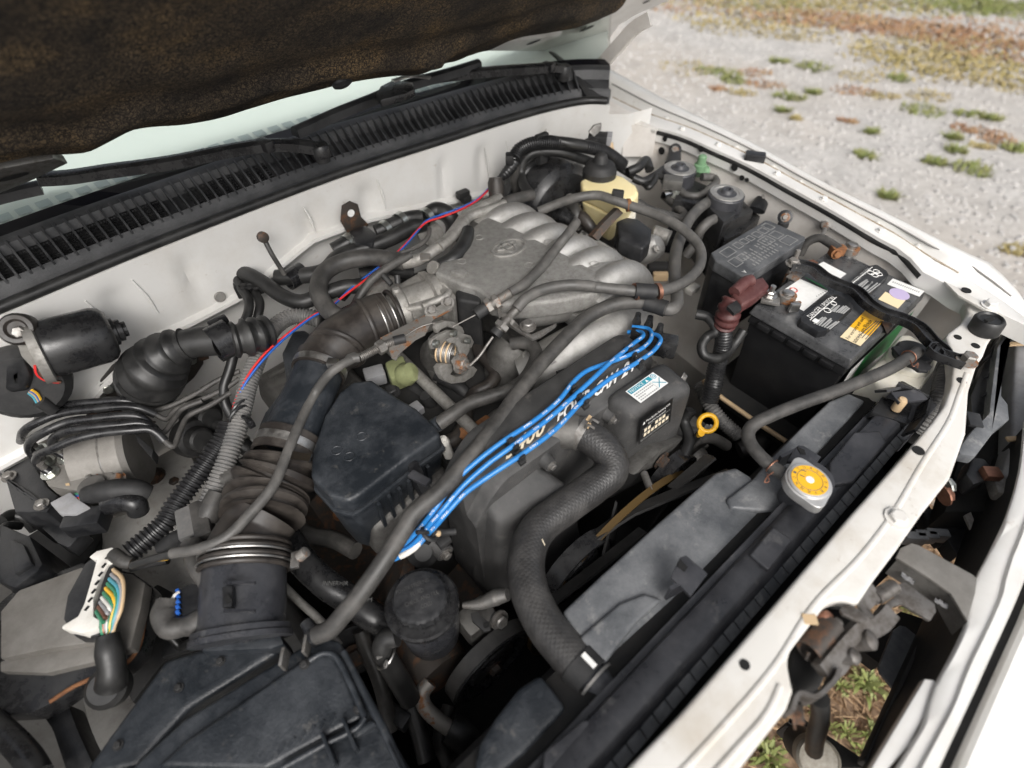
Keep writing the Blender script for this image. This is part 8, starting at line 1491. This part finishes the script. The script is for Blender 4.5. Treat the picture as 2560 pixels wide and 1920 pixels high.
box('tie_head', p('D', 1610, 1075, .92), (.010, .014, .010), 'black_gloss', t, bev=.002); tube('tie_tail', pl('D', [(1560, 1030, .925), (1600, 1060, .925), (1620, 1090, .92)]), .003, 'black_gloss', t, seg=6)
H('wiring_conduit', 'glossy black ribbed conduit sloping from the cable ties to the computer', 'conduit', [('D', 1475, 1080, .905), ('D', 1440, 1170, .898), ('D', 1350, 1300, .89), ('D', 1240, 1450, .88), ('D', 1130, 1600, .872), ('H', 1060, 70, .866), ('H', 950, 170, .862), ('H', 840, 260, .860)], [.0135, .0138]+[.0135]*6, 'loom_black', corr=(.0062, .0015), seg=16)
t = T('harness_plug', 'dusty grey harness connector hanging below the ribbed conduits', 'connector'); box('plug', p('H', 1230, 90, .865), (.028, .05, .03), 'loom_grey', t, ax=(V(.95, -.2, 0), V(.2, .95, 0), Z_), bev=.004); box('plug', p('H', 1310, 70, .868), (.022, .06, .03), 'rubber', t, ax=(V(.95, -.2, 0), V(.2, .95, 0), Z_), bev=.004); tube('strap', pl('H', [(1040, 240, .85), (1150, 170, .86), (1260, 180, .865), (1180, 230, .86)]), .012, 'black_dull', t, seg=12)
# fillers deep behind the engine: dark loom bundle under the throttle body
for i, (pts, r_) in enumerate((([('M', 0, 720, .93), ('M', 150, 700, .93), ('M', 320, 690, .935), ('M', 460, 690, .93)], .014), ([('E', 0, 260, .93), ('E', 60, 200, .935), ('E', 150, 180, .94)], .012), ([('E', 420, 800, .84), ('E', 560, 930, .83), ('E', 680, 1060, .82)], .020), ([('E', 620, 780, .85), ('E', 760, 840, .85), ('E', 820, 900, .84)], .012), ([('E', 1400, 780, .90), ('E', 1550, 680, .90), ('E', 1700, 610, .905)], .012))):
    H('engine_loom', ('dark wiring loom behind the throttle body bowl', 'dark wiring loom tucked beside the coolant hose', 'flat dark rail below the throttle linkage', 'dark loom under the linkage wheel', 'dark loom between manifold and timing cover')[i], 'wiring', pts, r_, 'black_dull', seg=12)
t = T('sensor_plug', 'grey slotted sensor plug behind the timing cover back edge', 'connector')
box('plug', p('E', 1640, 620, .905), (.04, .026, .02), 'black_dull', t, ax=(V(.8, -.5, 0), V(.5, .8, 0), Z_), bev=.004); cyl('stub', p('E', 1760, 580, .92), p('E', 1800, 560, .925), .012, 'alu_dark', t); tube('chrome_lead', pl('E', [(1590, 650, .91), (1620, 610, .915), (1650, 600, .91)]), .003, 'steel', t, seg=6)
# ================================================================== WIPERS
def wiper(lab, arm, blade, knuck):
    t = T('windshield_wiper', lab, 'wiper')
    sweep('arm', [p(*q) for q in arm], [(-.012, -.008), (.012, -.008), (.011, .005), (.006, .008), (-.006, .008), (-.011, .005)], Z_, 'black_gloss', t, res=5)
    hq = p(*arm[0]); lathe('pivot_cap', [(.016, -.012), (.016, .004), (.013, .008), (0, .009)], hq, Z_, 'black_gloss', t, 22); box('knuckle', p(*knuck), (.016, .026, .018), 'black_gloss', t, ax=(V(.95, .2, 0), V(-.2, .95, 0), Z_), bev=.003); lathe('spindle', [(.012, -.022), (.012, 0)], hq, Z_, 'black_dull', t, 16)
    sweep('blade', [p(*q) for q in blade], [(-.011, -.008), (.011, -.008), (.009, .005), (.003, .009), (-.003, .009), (-.009, .005)], Z_, 'black_plastic', t, res=5); return t
wiper('black wiper arm lying across the louvres in front of the hood pad', [('A', 2060, 955, 1.128), ('A', 1900, 930, 1.138), ('A', 1720, 930, 1.142), ('A', 1500, 960, 1.142), ('A', 1100, 1040, 1.142), ('A', 700, 1095, 1.142), ('A', 430, 1135, 1.142), ('A', 250, 1145, 1.146)], [('A', 260, 1200, 1.136), ('A', 120, 1230, 1.137), ('A', -60, 1275, 1.138), ('A', -300, 1340, 1.138)], ('A', 1710, 935, 1.144))
w2_ = wiper('black wiper arm reaching from the far cowl corner to the hood pad', [('B', 1440, 445, 1.115), ('B', 1380, 430, 1.125), ('B', 1300, 435, 1.13), ('B', 1000, 455, 1.138), ('B', 700, 485, 1.142), ('B', 480, 520, 1.146)], [('A', 1895, 850, 1.148), ('B', 0, 720, 1.150), ('B', 200, 640, 1.152), ('B', 360, 570, 1.154), ('B', 520, 520, 1.154), ('B', 700, 470, 1.153), ('B', 890, 410, 1.15)], ('B', 1340, 430, 1.13))
hexa('blade_mount', pl('B', [(230, 600), (260, 550), (340, 510), (470, 525), (480, 570), (420, 600), (260, 640)], 1.166), [q+V(0, 0, -.014) for q in pl('B', [(230, 600), (260, 550), (340, 510), (470, 525), (480, 570), (420, 600), (260, 640)], 1.166)], 'black_gloss', w2_, bev=.004); strap('steel_clip', pl('B', [(340, 520), (450, 490), (580, 500)], 1.170), .010, .003, Z_, 'steel', w2_)
# ================================================================== DIM PARTS DEEP IN THE GAPS
t = T('alternator', 'finned aluminium alternator deep between timing cover and battery', 'alternator')
ac = V(.64, .30, .70)
lathe('casing', [(.03, -.06), (.062, -.055), (.068, -.04), (.068, .04), (.060, .055), (.03, .06)], ac, Y_, 'alu_dark', t, 36)
for i in range(18):
    a = 2*math.pi*i/18; u_ = V(math.cos(a), 0, math.sin(a)); box('fin', ac+u_*.062+V(0, -.054, 0), (.022, .008, .005), 'alu_dusty', t, ax=(u_, Y_, u_.cross(Y_)))
lathe('pulley', [(.012, -.09), (.030, -.088), (.026, -.080), (.030, -.072), (.030, -.066)], ac, Y_, 'steel_dull', t, 30)
tube('bracket', [V(.60, .24, .80), V(.63, .25, .775), V(.66, .26, .75)], .010, 'steel_dull', t, seg=8); hexbolt('bracket_bolt', V(.595, .232, .81), V(0, -1, .3), .010, 'steel_dull', t)
t = T('tensioner_arm', 'dark cast tensioner arm behind the drive belt', 'tensioner')
hexa('arm', [V(.44, .235, .845), V(.50, .235, .86), V(.57, .235, .83), V(.52, .235, .80)], [V(.44, .265, .835), V(.50, .265, .85), V(.57, .265, .82), V(.52, .265, .79)], 'alu_dark', t, bev=.006); hexbolt('pivot_bolt', V(.505, .232, .83), V(0, -1, 0), .011, 'rusty_dark', t); tube('slot_stud', [V(.46, .23, .84), V(.44, .20, .845)], .006, 'steel_dull', t, seg=8)
for i, (pts, r_, m, lab) in enumerate((
        ([p('G', 0, 1330, .82), p('G', 60, 1180, .83), p('G', 30, 1060, .84), p('G', 70, 990, .86)], .009, 'rubber_dark', 'black lead rising beside the timing cover end'),
        ([p('G', 40, 1230, .80), p('G', 110, 1180, .80), p('G', 200, 1170, .79), p('G', 300, 1220, .76)], .010, 'rubber', 'dusty lead crossing below the dipstick ring'),
        ([p('G', 130, 820, .76), p('G', 180, 940, .75), p('G', 260, 1050, .74), p('G', 380, 1160, .72)], .013, 'loom_grey', 'ribbed loom on the wing floor beside the battery tray'),
        ([p('G', 380, 1250, .70), p('G', 520, 1200, .71), p('G', 650, 1110, .71)], .016, 'rubber', 'fat hose low in front of the battery tray'),
        ([p('I', 130, 760, .74), p('I', 180, 900, .72), p('I', 260, 1100, .70), p('I', 330, 1400, .66)], .011, 'rubber', 'dusty hose falling beside the air cleaner'),
        ([p('I', 400, 1100, .68), p('I', 480, 1300, .66), p('I', 560, 1600, .64)], .013, 'rubber_dark', 'black hose deep below the power steering reservoir'),
        ([p('I', 700, 1250, .62), p('I', 640, 1450, .62), p('I', 700, 1640, .62)], .010, 'rubber', 'thin dusty hose below the large pulley'),
        ([p('H', 1850, 60, .72), p('H', 2000, 150, .73), p('H', 2150, 180, .74), p('I', 100, 250, .75)], .014, 'rubber', 'dusty hose hidden under the resonator box'),
        ([p('E', 460, 840, .80), p('E', 600, 850, .80), p('E', 760, 930, .81)], .008, 'loom_grey', 'grey loom strand under the olive plug'),
        ([p('E', 820, 1180, .83), p('E', 900, 1120, .84), p('E', 1000, 1010, .85), p('E', 1060, 990, .86)], .006, 'rubber_light', 'thin pale tube beside the fuel injectors'))):
    hose('deep_hose', lab, 'hose', pts, r_, m, 'hoses and looms deep in the gaps', seg=10, corr=(.006, .001) if m == 'loom_grey' else None)
t = T('steering_pump', 'rust flecked power steering pump body under the reservoir', 'pump')
lathe('body', [(.02, -.05), (.05, -.045), (.055, 0), (.05, .05), (.02, .055)], p('I', 620, 1010, .69)+V(0, .04, -.03), Y_, 'rusty_dark', t, 28); box('boss', p('I', 880, 700, .74), (.05, .04, .05), 'alu_dark', t, bev=.008); hexbolt('boss_bolt', p('I', 1020, 690, .76), V(0, -1, .5), .010, 'steel_dull', t)
t = T('exhaust_shield', 'rusty heat shield glimpsed under the resonator box', 'heat shield')
sheet('shield', [[V(.02+.05*i, .30+.10*j, .60+.03*math.sin(i*1.3+j)) for i in range(5)] for j in range(5)], 'rusty_dark', t, thick=.003)
for x, y in ((.14, .34), (.10, .60)): hexbolt('shield_bolt', V(x, y, .635), Z_, .010, 'rust', t)
t = T('fuel_rail', 'dull metal fuel rail with injector caps between manifold and timing cover', 'fuel rail')
tube('rail', [V(.30, .42, .875), V(.30, .60, .875), V(.30, .78, .875)], .010, 'alu_dusty', t, seg=12)
for i in range(3): lathe('injector', [(.012, -.06), (.012, -.02), (.009, 0)], V(.285, .45+.10*i, .872), V(-.3, 0, 1), 'rust' if i == 0 else 'black_dull', t, 14); box('plug', V(.26, .45+.10*i, .85), (.03, .022, .02), 'grey_plastic' if i == 1 else 'black_plastic', t, bev=.003)
t = T('valve_cover', 'dark ribbed valve cover under the throttle linkage', 'valve cover')
hexa('cover', [V(.10, .42, .83), V(.235, .42, .845), V(.235, .82, .845), V(.10, .82, .83)], [V(.09, .41, .77), V(.25, .41, .78), V(.25, .83, .78), V(.09, .83, .77)], 'alu_dark', t, bev=.012, seg=3)
for i in range(7): box('rib', V(.17, .46+.055*i, .840), (.11, .006, .008), 'alu_dark', t, bev=.002)
# ------------------------------------------------------------------ origins: every thing gets its origin at its base
bpy.context.view_layer.update()
KID = {}
for o in COL.objects:
    if o.parent is not None: KID.setdefault(o.parent.name, []).append(o)
def kids(o): return KID.get(o.name, [])
for root in [o for o in COL.objects if o.parent is None and o.type in ('MESH', 'EMPTY') and o.get('kind') != 'structure']:
    fam = [root] + kids(root); fam += [g for c in fam[1:] for g in kids(c)]
    ms = [o for o in fam if o.type == 'MESH']
    if not ms: continue
    pts = [v.co for o in ms for v in o.data.vertices]
    if not pts: continue
    lo = [min(q[i] for q in pts) for i in range(3)]; hi = [max(q[i] for q in pts) for i in range(3)]
    base = V((lo[0]+hi[0])/2, (lo[1]+hi[1])/2, lo[2]); done = set()
    for o in ms:
        if o.data.name not in done: o.data.transform(Matrix.Translation(-base)); done.add(o.data.name)
    root.location = base
